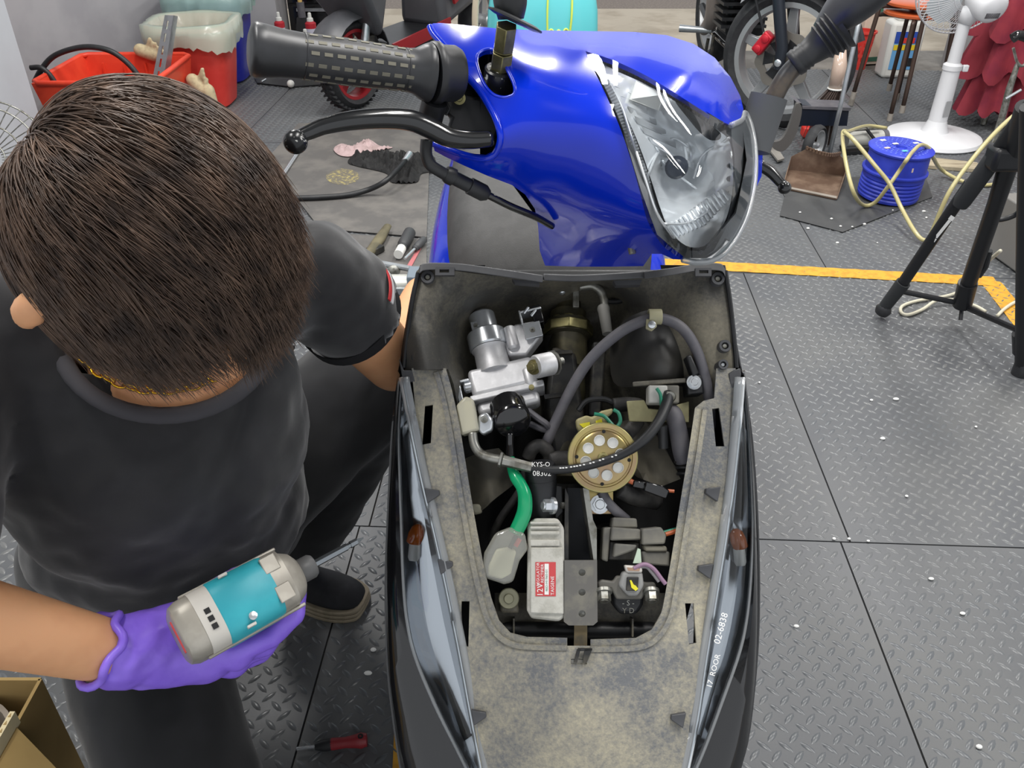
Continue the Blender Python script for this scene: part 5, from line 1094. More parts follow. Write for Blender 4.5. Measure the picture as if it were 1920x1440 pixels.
# hair: strands flow from the whorl at the crown over the scalp to the fringe
def grow_hair():
    rad = np.array((.099, .080, .106)); ax3 = np.array([list(hf), list(HLf), list(hu)]); c0 = np.array(HC)
    cr_ = Vector((1, 0, 0)); cu_ = Vector((0, _s, _c)); cf_ = Vector((0, _c, -_s)); wv = cr_ * -.069 + cu_ * .062 - cf_ * .050; wh = np.array((wv.dot(hf) / rad[0], wv.dot(HLf) / rad[1], wv.dot(hu) / rad[2])); wh /= np.linalg.norm(wh); rng = np.random.default_rng(3)
    N, K = 14000, 13; V_ = []; F_ = []; n = 0
    rt = rng.normal(size=(N * 3, 3)); rt /= np.linalg.norm(rt, axis=1)[:, None]
    # scalp: everything but the face and the lower neck
    ok = (rt[:, 2] > -.72) & ~((rt[:, 0] > .60) & (rt[:, 2] < .30)) & ~((rt[:, 0] > .15) & (rt[:, 2] < -.42)) ; rt = rt[ok][:N]; N = len(rt)
    lay = rng.random(N); P = rt.copy(); paths = np.zeros((N, K, 3)); g = np.array((hf.z, HLf.z, hu.z)) * -1.0; g = -np.array((-UPZ.dot(hf), -UPZ.dot(HLf), -UPZ.dot(hu))) * -1
    g = np.array((UPZ.dot(hf), UPZ.dot(HLf), UPZ.dot(hu))) * -1
    sv = cr_ * .75 - cu_ * .55; sweep = np.array((sv.dot(hf), sv.dot(HLf), sv.dot(hu))); seed = rng.normal(size=(N, 3)) * .16; cl = np.floor(rt * 7); cn = np.sin(cl @ np.array((12.9, 78.2, 37.7)))[:, None] * .22 * np.array([[.3, 1, .2]])
    length = rng.uniform(.062, .100, N); length = np.where(rt[:, 0] > .25, length * .84, length); pos = P * rad * (1 + .02 * lay[:, None]); step = length / (K - 1)
    for k in range(K):
        paths[:, k] = pos
        nrm = pos / rad ** 2; nrm /= np.linalg.norm(nrm, axis=1)[:, None]
        away = pos / rad - wh; away /= np.linalg.norm(away, axis=1)[:, None] + 1e-6
        front = np.clip(pos[:, 0] / rad[0] + .2, 0, 1)[:, None]
        d = away * 1.0 + sweep * .45 + g * (.15 + .9 * front * (k / K)) + seed + cn
        d -= nrm * (d * nrm).sum(1)[:, None] * (1 - .55 * front * (k / K) * (k > 6))
        d /= np.linalg.norm(d, axis=1)[:, None]
        pos = pos + d * step[:, None]
        # keep clear of the scalp, the outer layers stand further off
        q = np.linalg.norm(pos / rad, axis=1); want = 1.03 + .11 * lay * (.25 + .75 * np.sin(np.pi * min(k / K, .75)))
        low = (q < want); pos[low] *= (want[low] / q[low])[:, None]
    world_ = c0 + paths @ ax3
    t = np.gradient(world_, axis=1); t /= np.linalg.norm(t, axis=2)[..., None] + 1e-9
    view = world_ - np.array(EYE); x = np.cross(t, view); x /= np.linalg.norm(x, axis=2)[..., None] + 1e-9
    out = world_ - c0; y = out - t * (out * t).sum(2)[..., None]; y /= np.linalg.norm(y, axis=2)[..., None] + 1e-9; x = np.cross(t, y)
    wd = (rng.uniform(.0004, .0009, N)[:, None] * np.interp(np.linspace(0, 1, K), [0, .15, .7, 1], [.8, 1, .8, .12])[None])[..., None]
    tri = [world_ + y * wd, world_ + x * wd * .9 - y * wd * .4, world_ - x * wd * .9 - y * wd * .4]
    V_ = np.stack(tri, 2).reshape(-1, 3)                      # N*K*3
    i = np.arange(N)[:, None, None] * K * 3 + np.arange(K - 1)[None, :, None] * 3
    F_ = []
    for a, b_ in ((0, 1), (1, 2), (2, 0)):
        F_.append(np.stack([i[..., 0] + a, i[..., 0] + b_, i[..., 0] + 3 + b_, i[..., 0] + 3 + a], -1).reshape(-1, 4))
    F_ = np.vstack(F_)
    me = bpy.data.meshes.new('hair'); me.vertices.add(len(V_)); me.vertices.foreach_set('co', (V_ - c0).ravel()); me.loops.add(len(F_) * 4); me.loops.foreach_set('vertex_index', F_.ravel().astype(np.int32))
    me.polygons.add(len(F_)); me.polygons.foreach_set('loop_start', np.arange(0, len(F_) * 4, 4, dtype=np.int32)); me.polygons.foreach_set('loop_total', np.full(len(F_), 4, np.int32)); me.update(calc_edges=True); me.shade_smooth(); me.materials.append(M_hair)
    return me
hair = bpy.data.objects.new('hair', grow_hair()); COL.objects.link(hair); place(hair, HC, pe); lab(stuff(hair), 'short dark brown hair swept from the crown to a fringe')
# close dark undercoat so that no scalp shows
def cap_keep(co):
    d = co - np.array(HC); a = d @ np.array(hf) / .100; b_ = d @ np.array(HLf) / .08; c = d @ np.array(hu) / .114
    return (c > -.68) & ~((a > .62) & (c < .28)) & ~((a > .17) & (c < -.40))
blob('hair_undercoat', mat('hair_roots', '33261f', .7), hair, [], [(HC, (hf * .099, HLf * .080, hu * .107))], .004, 2, keep=cap_keep)

# ================================================================ impact driver in the gloved hand
M_drv = mat('champagne_grey_plastic', '9b968c', .4, metal=.25, col2='a8a399', scale=30)
M_drv2 = mat('pale_grey_plastic', 'c2beb6', .4); M_teal = mat('teal_plastic', '2f9fae', .42, col2='38a8b5', scale=25)
dr = thing('impact_driver', BC + Hh * .14, 'teal and grey cordless impact driver held in a purple glove', 'power tool')
def dsec(d, wt, wh, p=3.2, oh=0.0, n=28):
    out = []
    for k in range(n):
        a = 2 * math.pi * k / n; c, s_ = math.cos(a), math.sin(a)
        out.append(B0 + Dd * d + Tt * (wt * math.copysign(abs(c) ** (2 / p), c)) + Hh * (oh + wh * math.copysign(abs(s_) ** (2 / p), s_)))
    return out
def dloft(name, secs, m, par=dr, **k): return MB().grid([dsec(*s_) for s_ in secs], closed=True, cap=True).build(name, m, par, smooth=40, **k)
dloft('rear_cap', [(-.010, .023, .026), (-.008, .027, .029), (-.001, .0300, .0312), (.010, .0305, .032), (.030, .0305, .032)], M_drv)
dloft('rear_band', [(.010, .0312, .0327), (.028, .0312, .0327)], M_drv2)
dloft('motor_housing', [(.026, .0300, .0318), (.100, .0300, .0318)], M_drv)
dloft('teal_cover', [(.028, .0312, .0325), (.030, .0320, .0333), (.080, .0316, .0328), (.084, .0308, .032)], M_teal)
dloft('gear_case', [(.084, .0306, .0318), (.096, .0302, .0312), (.104, .0270, .0270, 2.4), (.112, .0225, .0225, 2.2), (.116, .0165, .0165, 2.0)], M_drv)
for s_ in (-1, 1):
    b = MB(); b.obox(B0 + Dd * .088 + Tt * .012 * s_ * 1.3 - Hh * .0315, Dd * .008, Tt * .0085, Hh * .0010); b.build('case_rib', M_drv, dr, bevel=.0012)
    b = MB(); b.obox(B0 + Dd * .055 + Tt * .0315 * s_ - Hh * .006, Dd * .05, Tt * .0016, Hh * .003); b.build('edge_rail', M_drv, dr, bevel=.001)
b = MB(); b.lathe(B0 + Dd * .114, Dd, [(.0105, 0), (.0125, .003), (.0125, .016), (.0105, .019), (.006, .019)], 24); b.build('chuck_collar', mat('dark_grey_collar', '5c5c5c', .45), dr, smooth=40)
b = MB(); b.cyl(B0 + Dd * .13, B0 + Dd * .172, .0040, n=6); b.cyl(B0 + Dd * .172, B0 + Dd * .176, .0030, n=6); b.cyl(B0 + Dd * .176, B0 + Dd * .184, .0040, .0036, n=6); b.cyl(B0 + Dd * .184, B0 + Dd * .192, .0036, .0010, n=4); b.build('screwdriver_bit', mat('dark_bit_steel', '84898d', .22, metal=.9), dr)
for k in range(3):
    b = MB(); b.obox(B0 + Dd * .019 + Tt * (-.001 + .0078 * (k - .3)) - Hh * .0326, Dd * .0026, Tt * .0026, Hh * .0006); b.build('vent', M_tub, dr)
b = MB(); b.obox(B0 - Dd * .0105 - Hh * .012 + Tt * .002, Dd * .0008, Tt * .016, Hh * .0012); b.build('red_strip', M_red, dr)
b = MB(); b.lathe(B0 + Dd * .052 + Tt * .021 - Hh * .0325, -Hh, [(.004, -.002), (.004, .001), (.002, .0016), (0, .0016)], 12); b.build('case_screw', M_zinc, dr)
for k in range(2):
    for s_, d_ in ((1, .048), (-1, .046)):
        b = MB(); b.obox(B0 + Dd * (d_) + Tt * (.0275 + .0 * k) * s_ + Dd * 0 - Hh * (.029 - .004 * k), Dd * .0042, Tt * .0012, Hh * .0008); b.build('side_slot', M_drv2, dr)
MB().grid([[BC + Hh * h + Dd * (.0 + .019 * math.cos(a) - .01 * (h - .03)) + Tt * .0165 * math.sin(a) for a in np.linspace(0, 2 * math.pi, 21)[:-1]] for h in (.02, .04, .07, .10, .12)], closed=True, cap=True).build('handle', mat('dark_handle_rubber', '33383a', .6), dr, smooth=60)
bt = BC + Hh * .135
b = MB(); b.obox(bt - Dd * .004, Dd * .050, Tt * .028, Hh * .008); b.build('battery_foot', M_drv2, dr, bevel=.004); b = MB(); b.obox(bt - Dd * .004 + Hh * .022, Dd * .048, Tt * .027, Hh * .013); b.build('battery', M_teal, dr, bevel=.004)
# ================================================================ things round the shop, left side
def crumple(b, base_pts, top_fn): pass
M_org = mat('orange_red_plastic', 'd8402a', .42, col2='e04a30', scale=10)
M_redp = mat('red_plastic', 'cf3a33', .4, col2='d8443b', scale=8)
M_bluep = mat('blue_plastic', '23288f', .4, col2='2a309c', scale=8)
M_bag1 = clear_mat('mint_bin_liner', 'eaf5ea', .2, haze=.55, hazecol='cfdccb'); M_bag2 = clear_mat('blue_green_bin_liner', 'dcf2ee', .2, haze=.6, hazecol='a9c9c4')
M_galv = mat('galvanised_steel', 'b9bec2', .35, metal=.8, col2='a7acb0', scale=20)

# crate
c0, c1, d0, d1, ch = -2.03, -1.52, 3.70, 4.22, .30
cr = thing('storage_crate', ((c0 + c1) / 2, (d0 + d1) / 2, 0), 'orange-red plastic crate holding a slotted steel channel by the wall', 'crate')
def crate_wall(name, p, q, ip, iq):
    b = MB(); t = .012; zb = .004
    def shr(v, k): return Vector((v[0] + ((c0 + c1) / 2 - v[0]) * k, v[1] + ((d0 + d1) / 2 - v[1]) * k, 0))
    P0, Q0 = shr(p, .16), shr(q, .16); P1, Q1 = shr(p, 0), shr(q, 0)
    I0, J0 = shr(p, .20), shr(q, .20); I1, J1 = shr(p, .045), shr(q, .045); up = Vector((0, 0, ch)); z0 = Vector((0, 0, zb))
    b.hexa([P0 + z0, Q0 + z0, Q1 + up, P1 + up], [I0 + z0, J0 + z0, J1 + up, I1 + up]); return b.build(name, M_org, cr)
cs = [(c0, d0), (c1, d0), (c1, d1), (c0, d1)]
for i in range(4): crate_wall('crate_side', cs[i], cs[(i + 1) % 4], 0, 0)
b = MB(); b.tube([Vector((x, y, ch)) for x, y in [(c0 + .03, d0), (c1 - .03, d0), (c1, d0 + .03), (c1, d1 - .03), (c1 - .03, d1), (c0 + .03, d1), (c0, d1 - .03), (c0, d0 + .03)]], .012, 8, closed=True); b.build('crate_rim', M_org, cr, smooth=60)
MB().box(((c0 + c1) / 2, (d0 + d1) / 2, .008), (.42, .43, .01)).build('crate_floor', M_org, cr)
for k in range(4): MB().box((c0 + .10 + k * .10, d1 - .035, .17), (.008, .012, .2)).build('crate_rib', M_org, cr)
tag(MB().curve([AT(x, y, 3.9) for x, y in ((66, 152), (78, 130), (100, 106), (135, 92), (170, 88), (205, 95), (232, 112), (254, 135), (268, 160), (272, 190))], .012, 10).build('cable', M_rub, smooth=180), 'thick black cable arching over the orange-red crate', 'cable')
tag(MB().curve([AT(x, y, 3.84) for x, y in ((57, 127), (76, 127), (93, 140), (107, 163), (117, 195))], .011, 10).build('cable', M_rub, smooth=180), 'short black cable end hanging into the crate', 'cable')
sch = thing('steel_channel', AT(300, 165, 3.95), 'slotted galvanised steel channel leaning out of the crate', 'steel channel')
def to_floor(a, c): return a + (c - a) * ((a.z - .016) / (a.z - c.z))        # run the leaning bar down to the crate floor
A1_, A2_, A3_ = AT(309, 28, 4.10), AT(325, 29, 4.08), AT(333, 31, 4.12); C1_, C2_, C3_ = (to_floor(a, c) for a, c in ((A1_, AT(282, 168, 4.0)), (A2_, AT(303, 170, 3.98)), (A3_, AT(313, 172, 4.02))))
slot_h = [[(.36, v0), (.56, v0), (.56, v0 + .07), (.36, v0 + .07)] for v0 in (.045, .15, .255, .36, .465, .57, .675, .78, .885)]
sc_uv = lambda u, v: (A1_ * (1 - u) + A2_ * u) * (1 - v) + (C1_ * (1 - u) + C2_ * u) * v
MB().patch([(0, 0), (100, 0), (100, 1000), (0, 1000)], [[(u * 100, v * 1000) for u, v in h] for h in slot_h], lambda x, y: sc_uv(x / 100, y / 1000), 20).build('web', M_galv, sch, solid=.004)
MB().prism([A2_, A3_, C3_, C2_], Vector((0, .004, 0))).build('flange', M_galv, sch)
# bins
def bin_(c, r0, r1, h, m, lm, label, llabel, nm):
    c = Vector(c); t = thing('waste_bin', c, label, 'bin'); sq = lambda a, r: (abs(math.cos(a)) ** 4 + abs(math.sin(a)) ** 4) ** -.25 * r * .93
    rows = []
    for r, z in ((r0 * .9, .0035), (r0, .015), ((r0 + r1) / 2, h * .5), (r1, h), (r1 + .012, h), (r1 + .012, h - .02)):
        rows.append([c + Vector((math.cos(a) * sq(a, r), math.sin(a) * sq(a, r), z)) for a in np.linspace(0, 2 * math.pi, 41)[:-1]])
    MB().grid(rows, closed=True).build('tub', m, t, smooth=40, solid=.003, soff=-1)
    MB().grid([[c + Vector((math.cos(a) * sq(a, r0 * .9) * k, math.sin(a) * sq(a, r0 * .9) * k, .006)) for a in np.linspace(0, 2 * math.pi, 41)[:-1]] for k in (1, .01)], closed=True).build('base', m, t)
    rows = []; rng = random.Random(int(c.y * 100))
    for i, (r, z) in enumerate(((r1 + .024, h - .10), (r1 + .030, h - .05), (r1 + .024, h + .010), (r1 - .012, h + .010), (r1 - .026, h - .05), (r1 * .8, h - .16), (r1 * .5, h - .22), (.01, h - .23))):
        rows.append([c + Vector((math.cos(a) * (sq(a, r) + rng.uniform(-.006, .006)), math.sin(a) * (sq(a, r) + rng.uniform(-.006, .006)), z + (rng.uniform(-.012, .012) + .016 * math.sin(a * 3) if i not in (2, 3) else .003 * math.sin(5 * a)))) for a in np.linspace(0, 2 * math.pi, 73)[:-1]])
    tag(MB().grid(rows, closed=True).build('bin_liner', lm, smooth=180), llabel, 'bin liner')
bin_((-1.575, 4.478, 0), .145, .205, .40, M_redp, M_bag1, 'red plastic waste bin between the crate and the blue bin', 'crumpled mint bin liner folded over the red bin', 0)
bin_((-1.63, 4.975, 0), .15, .215, .47, M_bluep, M_bag2, 'dark blue plastic waste bin behind the red bin', 'blue-green bin liner folded over the blue bin', 1)
# work gloves by the crate
for k, (x, y, lb) in enumerate(((275, 97, 'beige work glove lying behind the crate'), (358, 150, 'beige and grey work glove hanging down beside the red bin'))):
    M_g = mat('beige_knit', 'b9ab8a', .9, col2='a99b7d', scale=60, bump=.2, bscale=300)
    p = AT(x if k == 0 else 373, y - (3 if k == 0 else 0), 4.19 if k == 0 else 4.12); caps = [(p + Vector((-.03, 0, .0)), p + Vector((.03, 0, -.02 - k * .06)), .03, .032)]
    for i in range(4): caps.append((p + Vector((.0 + .012 * i, 0, .0)), p + Vector((.03 + .02 * i * (1 - k), -.01, .05 - .02 * i)), .011, .010))
    if k == 1: caps.append((p + Vector((.03, 0, -.05)), p + Vector((.045, 0, -.177)), .034, .03))
    tag(blob('work_glove', M_g, None, caps, [], .006, 3, origin=p), lb, 'glove')
# blue jerrycan with label, white card, spray cans
jb = AT(452, 145, 5.30); jb.z = 0; jc = thing('jerrycan', jb, 'blue jerrycan with a yellow and blue label behind the blue bin', 'jerrycan')
MB().box(jb + Vector((-.02, .02, .26)), (.17, .14, .52)).build('can_body', mat('mid_blue_plastic', '1f6bb0', .45), jc, bevel=.02, seg=3)
MB().box(jb + Vector((.045, -.053, .42)), (.08, .004, .24)).build('can_label', mat('white_label_paper', 'e2e2de', .6), jc)
MB().box(jb + Vector((.032, -.056, .42)), (.035, .003, .22)).build('label_yellow', mat('label_yellow', 'e6c92c', .6), jc); MB().prism([jb + Vector((.055, -.058, .36)), jb + Vector((.083, -.058, .36)), jb + Vector((.083, -.058, .46))], Vector((0, .002, 0))).build('label_blue', mat('label_blue', '3a3f96', .6), jc)
MB().cyl(jb + Vector((-.04, .02, .52)), jb + Vector((-.04, .02, .56)), .025).build('can_cap', M_white, jc)
wc = AT(490, 140, 5.06); wc.z = 0; tag(MB().hexa([wc + Vector((-.03, 0, 0)), wc + Vector((.055, 0, .01)), wc + Vector((.05, 0, .05)), wc + Vector((-.03, .04, .25))], [wc + Vector((-.03, .03, 0)), wc + Vector((.055, .03, .01)), wc + Vector((.05, .03, .05)), wc + Vector((-.03, .07, .25))]).build('white_wedge', M_white, bevel=.004), 'white plastic wedge standing beside the blue bin', 'wedge')
def spray(px, y, h, r, body, band, label):
    b0 = AT(px, 60, y); b0.z = 0; t = thing('spray_can', b0, label, 'spray can')
    MB().lathe(b0, (0, 0, 1), [(r * .95, 0), (r, .006), (r, h * .62)], 24).build('can_body', body, t); MB().lathe(b0 + Vector((0, 0, h * .62)), (0, 0, 1), [(r * 1.01, 0), (r * 1.01, h * .12), (r * .6, h * .17)], 24).build('can_shoulder', band, t)
    MB().lathe(b0 + Vector((0, 0, h * .78)), (0, 0, 1), [(r * .62, 0), (r * .58, h * .08), (r * .35, h * .10), (r * .32, h * .2), (r * .2, h * .22), (0, h * .22)], 18).build('nozzle_cap', M_white, t)
M_lav = mat('lavender_label', 'c9c7d8', .5); M_grl = mat('green_label', '2c8a5c', .5); M_rband = mat('red_band', 'b32632', .5)
spray(526, 5.62, .235, .031, M_lav, M_rband, 'spray can with a red shoulder band in front of the grey pier'); spray(584, 5.60, .235, .033, M_lav, M_rband, 'spray can with a red shoulder band beside the black tool trolley'); spray(572, 5.45, .17, .033, M_grl, M_white, 'short spray can with a green label'); spray(495, 5.60, .17, .03, M_white, M_white, 'small all-white spray can against the wall')
tt0 = Vector((-1.245, 5.95, 0)); tr_ = thing('tool_trolley', tt0, 'black tool trolley with red trim behind the spray cans', 'trolley')
MB().box(tt0 + Vector((0, .16, .40)), (.42, .3, .72)).build('trolley_body', M_blk, tr_, bevel=.008)
for k in range(4):
    d = MB().box(tt0 + Vector((0, .005, .14 + k * .16)), (.40, .02, .145)).build('drawer', M_blkg, tr_, bevel=.004); MB().box(tt0 + Vector((0, -.012, .19 + k * .16)), (.3, .015, .018)).build('drawer_handle', M_galv, d)
MB().box(tt0 + Vector((.03, -.016, .26)), (.36, .008, .010)).build('red_trim', M_redp, tr_); MB().box(tt0 + Vector((.17, -.03, .17)), (.07, .012, .10)).build('green_tag', mat('lime_tag', '6fbf2a', .5), tr_)
for sx in (-1, 1): MB().lathe(tt0 + Vector((sx * .17, .08, .0)), (0, 0, 1), [(.02, 0), (.028, .02), (.02, .045)], 14).build('caster', M_rub, tr_)
ws = AT(566, 30, 5.8); w0 = Vector((ws.x, 5.8, 0)); br_ = thing('broom', w0, 'pale wooden broom handle standing before the tool trolley', 'broom'); MB().cyl(w0 + Vector((0, 0, .2)), w0 + Vector((-.03, .06, 1.3)), .014).build('wooden_handle', mat('pale_wood', 'c9a868', .6, col2='bb9a5c', scale=20, stretch=(1, 1, .1)), br_); MB().cyl(w0 + Vector((.002, -.003, .17)), w0 + Vector((0, 0, .26)), .024).build('socket', M_hose, br_); MB().prism([w0 + Vector((-.06, -.03, 0)), w0 + Vector((.06, -.03, 0)), w0 + Vector((.03, -.02, .17)), w0 + Vector((-.03, -.02, .17))], Vector((0, .05, 0))).build('bristles', M_rub, br_)
# rubber board and ball on the floor below the grip
tag(MB().prism([FL(x, y, .004) for x, y in ((476, 145), (540, 140), (612, 150), (606, 160), (545, 164), (482, 157))], Vector((0, 0, .006))).build('rubber_board', M_blk), 'black rubber board lying on the mats behind the blue bin', 'rubber board')
tag(MB().ell(FL(545, 157, .03), (.020, .020, .020)).build('ball', M_white, smooth=180), 'small white ball on the floor', 'ball')
tag(MB().cyl(FL(490, 153, .0138), FL(498, 148, .0138), .004, n=8).build('metal_pin', M_zinc), 'short shiny pin on the black rubber board', 'pin')
# wire fan guard at the far left
fg = thing('wire_guard', (-1.50, 2.42, 0), 'round wire fan guard standing before the pale pier', 'fan guard'); gc = AT(-20, 300, 2.40); GS = .80; gx = Vector((1, 0, 0)); gN = Vector((.25, -.85, .45)).normalized(); gx, gy = perp(gN)
for r in (.06, .12, .18, .21): MB().ring(gc + gN * (.03 * GS if r < .2 else 0), gN, r * GS, .0024, 40, 6).build('guard_ring', M_steel, fg, smooth=180)
for k in range(36):
    a = 2 * math.pi * k / 36; d = gx * math.cos(a) + gy * math.sin(a); MB().tube(spline([gc + d * .05 * GS + gN * .03 * GS, gc + d * .13 * GS + gN * .03 * GS, gc + d * .205 * GS + gN * .01 * GS, gc + d * .212 * GS - gN * .03 * GS], 3), .0016, 5).build('guard_wire', M_steel, fg)
MB().cyl(Vector((gc.x, gc.y + .03, 0)), gc - gN * .02, .015).build('guard_post', M_steel, fg)

# ---------------------------------------------------------------- black and red scooter
M_gun = mat('gunmetal_plastic', '4a4b4f', .4, col2='525357', scale=6); M_mred = mat('dark_red_plastic', '8f2026', .35)
bs = thing('scooter', (-.55, 4.8, 0), 'black and red scooter with gunmetal front fender beside the tool trolley', 'scooter'); wcn = Vector((-.80, 4.40, .215)); fw = Vector((-.50, -.866, 0)); sd_ = Vector((.866, -.50, 0))
def wheel2(c, n, r, w, par, m_t, m_r, nm, spokes=5, knobs=True):
    o = bpy.data.objects.new(nm, None); COL.objects.link(o); place(o, c, par); n = n.normalized(); c = Vector(c); fv = Vector((0, 0, 1)).cross(n)
    MB().lathe(c - n * w, n, [(r * .76, w * .3), (r * .86, 0), (r * .95, w * .35), (r, w), (r * .95, w * 1.65), (r * .86, 2 * w), (r * .76, w * 1.7), (r * .74, w), (r * .76, w * .3)], 56).build('tyre', m_t, o, smooth=50)
    MB().lathe(c - n * w * .75, n, [(r * .70, 0), (r * .77, 0), (r * .77, w * .12), (r * .72, w * .3), (r * .72, w * 1.2), (r * .77, w * 1.38), (r * .77, w * 1.5), (r * .70, w * 1.5), (r * .67, w * .75), (r * .70, 0)], 56).build('rim', m_r, o, smooth=30)
    MB().lathe(c - n * w, n, [(r * .08, 0), (r * .16, w * .3), (r * .16, w * 1.7), (r * .08, w * 2)], 24).build('hub', m_r, o)
    for k in range(spokes):
        a = 2 * math.pi * k / spokes + .3; d = fv * math.cos(a) + UPZ * math.sin(a); t = n.cross(d)
        MB().hexa([c + d * r * .12 + t * .03 - n * .012, c + d * r * .7 + t * .02 - n * .012, c + d * r * .7 - t * .02 - n * .012, c + d * r * .12 - t * .03 - n * .012], [c + d * r * .12 + t * .03 + n * .012, c + d * r * .7 + t * .02 + n * .012, c + d * r * .7 - t * .02 + n * .012, c + d * r * .12 - t * .03 + n * .012]).build('spoke', m_r, o, bevel=.003)
    if knobs:
        b = MB()
        for k in range(44):
            a = 2 * math.pi * k / 44; d = fv * math.cos(a) + UPZ * math.sin(a); t = n.cross(d)
            for s_ in (-1, 1): b.obox(c + d * (r * .985) + n * w * .42 * s_, n * w * .3 + t * .006 * s_, t * .004, d * .006)
        stuff(b.build('tread_blocks', m_t, o))
    return o
wheel2(wcn, sd_, .215, .055, bs, M_tyre, mat('red_alloy', '9c2a30', .35, metal=.3), 'front_wheel')
rows = []
for k in range(11):
    a = R(-8 + k * 17); rows.append([wcn + fw * math.cos(a) * (.26 - abs(x) * .5) + UPZ * (math.sin(a) * (.26 - abs(x) * .5)) + sd_ * x for x in (-.085, -.06, -.02, .02, .06, .085)])
MB().grid(rows).build('front_fender', M_gun, bs, solid=.004, smooth=50)
for s_ in (-1, 1): MB().cyl(wcn + sd_ * .075 * s_, wcn + sd_ * .07 * s_ - fw * .14 + UPZ * .42, .02).build('fork_leg', M_galv if s_ > 0 else M_blk, bs)
MB().lathe(wcn + sd_ * .062, sd_, [(.05, 0), (.095, 0), (.095, .004), (.05, .004)], 32).build('brake_disc', M_steel, bs)
MB().obox(wcn + sd_ * .075 - fw * .07 + UPZ * .09, sd_ * .018, fw * .025, UPZ * .04).build('brake_caliper', M_grime, bs, bevel=.005)
def bsp(f, s_, z): return Vector((wcn.x, wcn.y, 0)) - fw * f + sd_ * s_ + UPZ * z
MB().hexa([bsp(-.12, -.2, .62), bsp(-.12, .2, .62), bsp(.16, .19, .95), bsp(.16, -.19, .95)], [bsp(.10, -.14, .33), bsp(.10, .14, .33), bsp(.26, .17, .9), bsp(.26, -.17, .9)]).build('front_apron', M_gun, bs, bevel=.03, seg=3)
MB().hexa([bsp(.12, -.16, .28), bsp(.12, .16, .28), bsp(.66, .15, .30), bsp(.66, -.15, .30)], [bsp(.14, -.13, .16), bsp(.14, .13, .16), bsp(.66, .13, .2), bsp(.66, -.13, .2)]).build('floorboard', M_blk, bs, bevel=.02)
MB().hexa([bsp(.14, .155, .30), bsp(.66, .155, .34), bsp(.66, .155, .28), bsp(.18, .155, .24)], [bsp(.14, .165, .30), bsp(.66, .165, .34), bsp(.66, .165, .28), bsp(.18, .165, .24)]).build('red_sill', M_mred, bs)
MB().hexa([bsp(.60, -.12, .70), bsp(.60, .12, .70), bsp(1.2, .12, .78), bsp(1.2, -.12, .78)], [bsp(.62, -.15, .28), bsp(.62, .15, .28), bsp(1.3, .13, .45), bsp(1.3, -.13, .45)]).build('rear_body', M_gun, bs, bevel=.04, seg=3)
MB().hexa([bsp(.66, .155, .52), bsp(1.1, .15, .66), bsp(1.1, .15, .55), bsp(.7, .155, .40)], [bsp(.66, .17, .52), bsp(1.1, .165, .66), bsp(1.1, .165, .55), bsp(.7, .17, .40)]).build('red_flank', M_mred, bs)
MB().hexa([bsp(.56, -.12, .74), bsp(.56, .12, .74), bsp(1.25, .12, .82), bsp(1.25, -.12, .82)], [bsp(.6, -.13, .68), bsp(.6, .13, .68), bsp(1.25, .12, .74), bsp(1.25, -.12, .74)]).build('seat', M_blk, bs, bevel=.02)
wheel2(wcn - fw * 1.25, sd_, .215, .06, bs, M_tyre, M_rim, 'rear_wheel', knobs=False)

# ---------------------------------------------------------------- turquoise scooter
M_turq = mat('turquoise_paint', '5fc6cc', .3, coat=.4); M_ylw = mat('yellow_line_paint', 'c9d95a', .5); M_crm = mat('cream_trim', 'b8ad98', .4)
ts = thing('scooter', (.13, 3.75, 0), 'turquoise scooter with a yellow line drawing on its front apron', 'scooter')
rows = []
for z, w, d in ((.30, .10, .03), (.36, .17, .06), (.50, .205, .09), (.64, .205, .095), (.76, .175, .08), (.86, .12, .05), (.92, .05, .02)):
    rows.append([Vector((.115 + w * math.cos(a), 3.42 + .10 * (z - .5) - d * math.sin(a) * 1.3, z)) for a in np.linspace(-.15, math.pi + .15, 25)])
MB().grid(rows).build('front_apron', M_turq, ts, solid=.006, smooth=180, sub=1)
ay = lambda x, z: 3.42 + .10 * (z - .5) - np.interp(z, [.3, .36, .5, .64, .76, .86], [.03, .06, .09, .095, .08, .05]) * 1.3 * math.sqrt(max(0, 1 - ((x - .115) / np.interp(z, [.3, .36, .5, .64, .76, .86], [.10, .17, .205, .205, .175, .12])) ** 2)) - .004
def yl(pts, closed=False): MB().curve([Vector((x + .045, ay(x + .045, z), z)) for x, z in pts], .004, 6, closed=closed).build('line_drawing', M_ylw, ts, smooth=180)
EX = .045
yl([(.085, .56), (.083, .66), (.09, .74), (.12, .765), (.155, .76), (.17, .73), (.172, .64), (.165, .56)]); yl([(.05, .77), (.09, .775), (.12, .78)]); yl([(.115, .575), (.125, .59), (.135, .575), (.125, .562)], True)
for x in (.098, .152): yl([(x - .008, .585), (x, .593), (x + .008, .585), (x, .577)], True)
MB().curve([Vector((-.115, 3.36, .36)), Vector((-.135, 3.34, .55)), Vector((-.125, 3.35, .72)), Vector((-.07, 3.38, .88))], .012, 8).build('cream_trim', M_crm, ts, smooth=180)
MB().box((.115, 3.72, .30), (.28, .5, .05)).build('floorboard', M_turq, ts, bevel=.02); MB().box((.115, 4.15, .52), (.3, .5, .36)).build('rear_body', M_turq, ts, bevel=.09, seg=4); MB().box((.115, 4.12, .73), (.26, .55, .08)).build('seat', M_seat, ts, bevel=.03, seg=3)
wheel2((.115, 3.36, .2), Vector((1, 0, 0)), .2, .045, ts, M_tyre, M_rim, 'front_wheel', knobs=False); wheel2((.115, 4.35, .2), Vector((1, 0, 0)), .2, .05, ts, M_tyre, M_rim, 'rear_wheel', knobs=False)
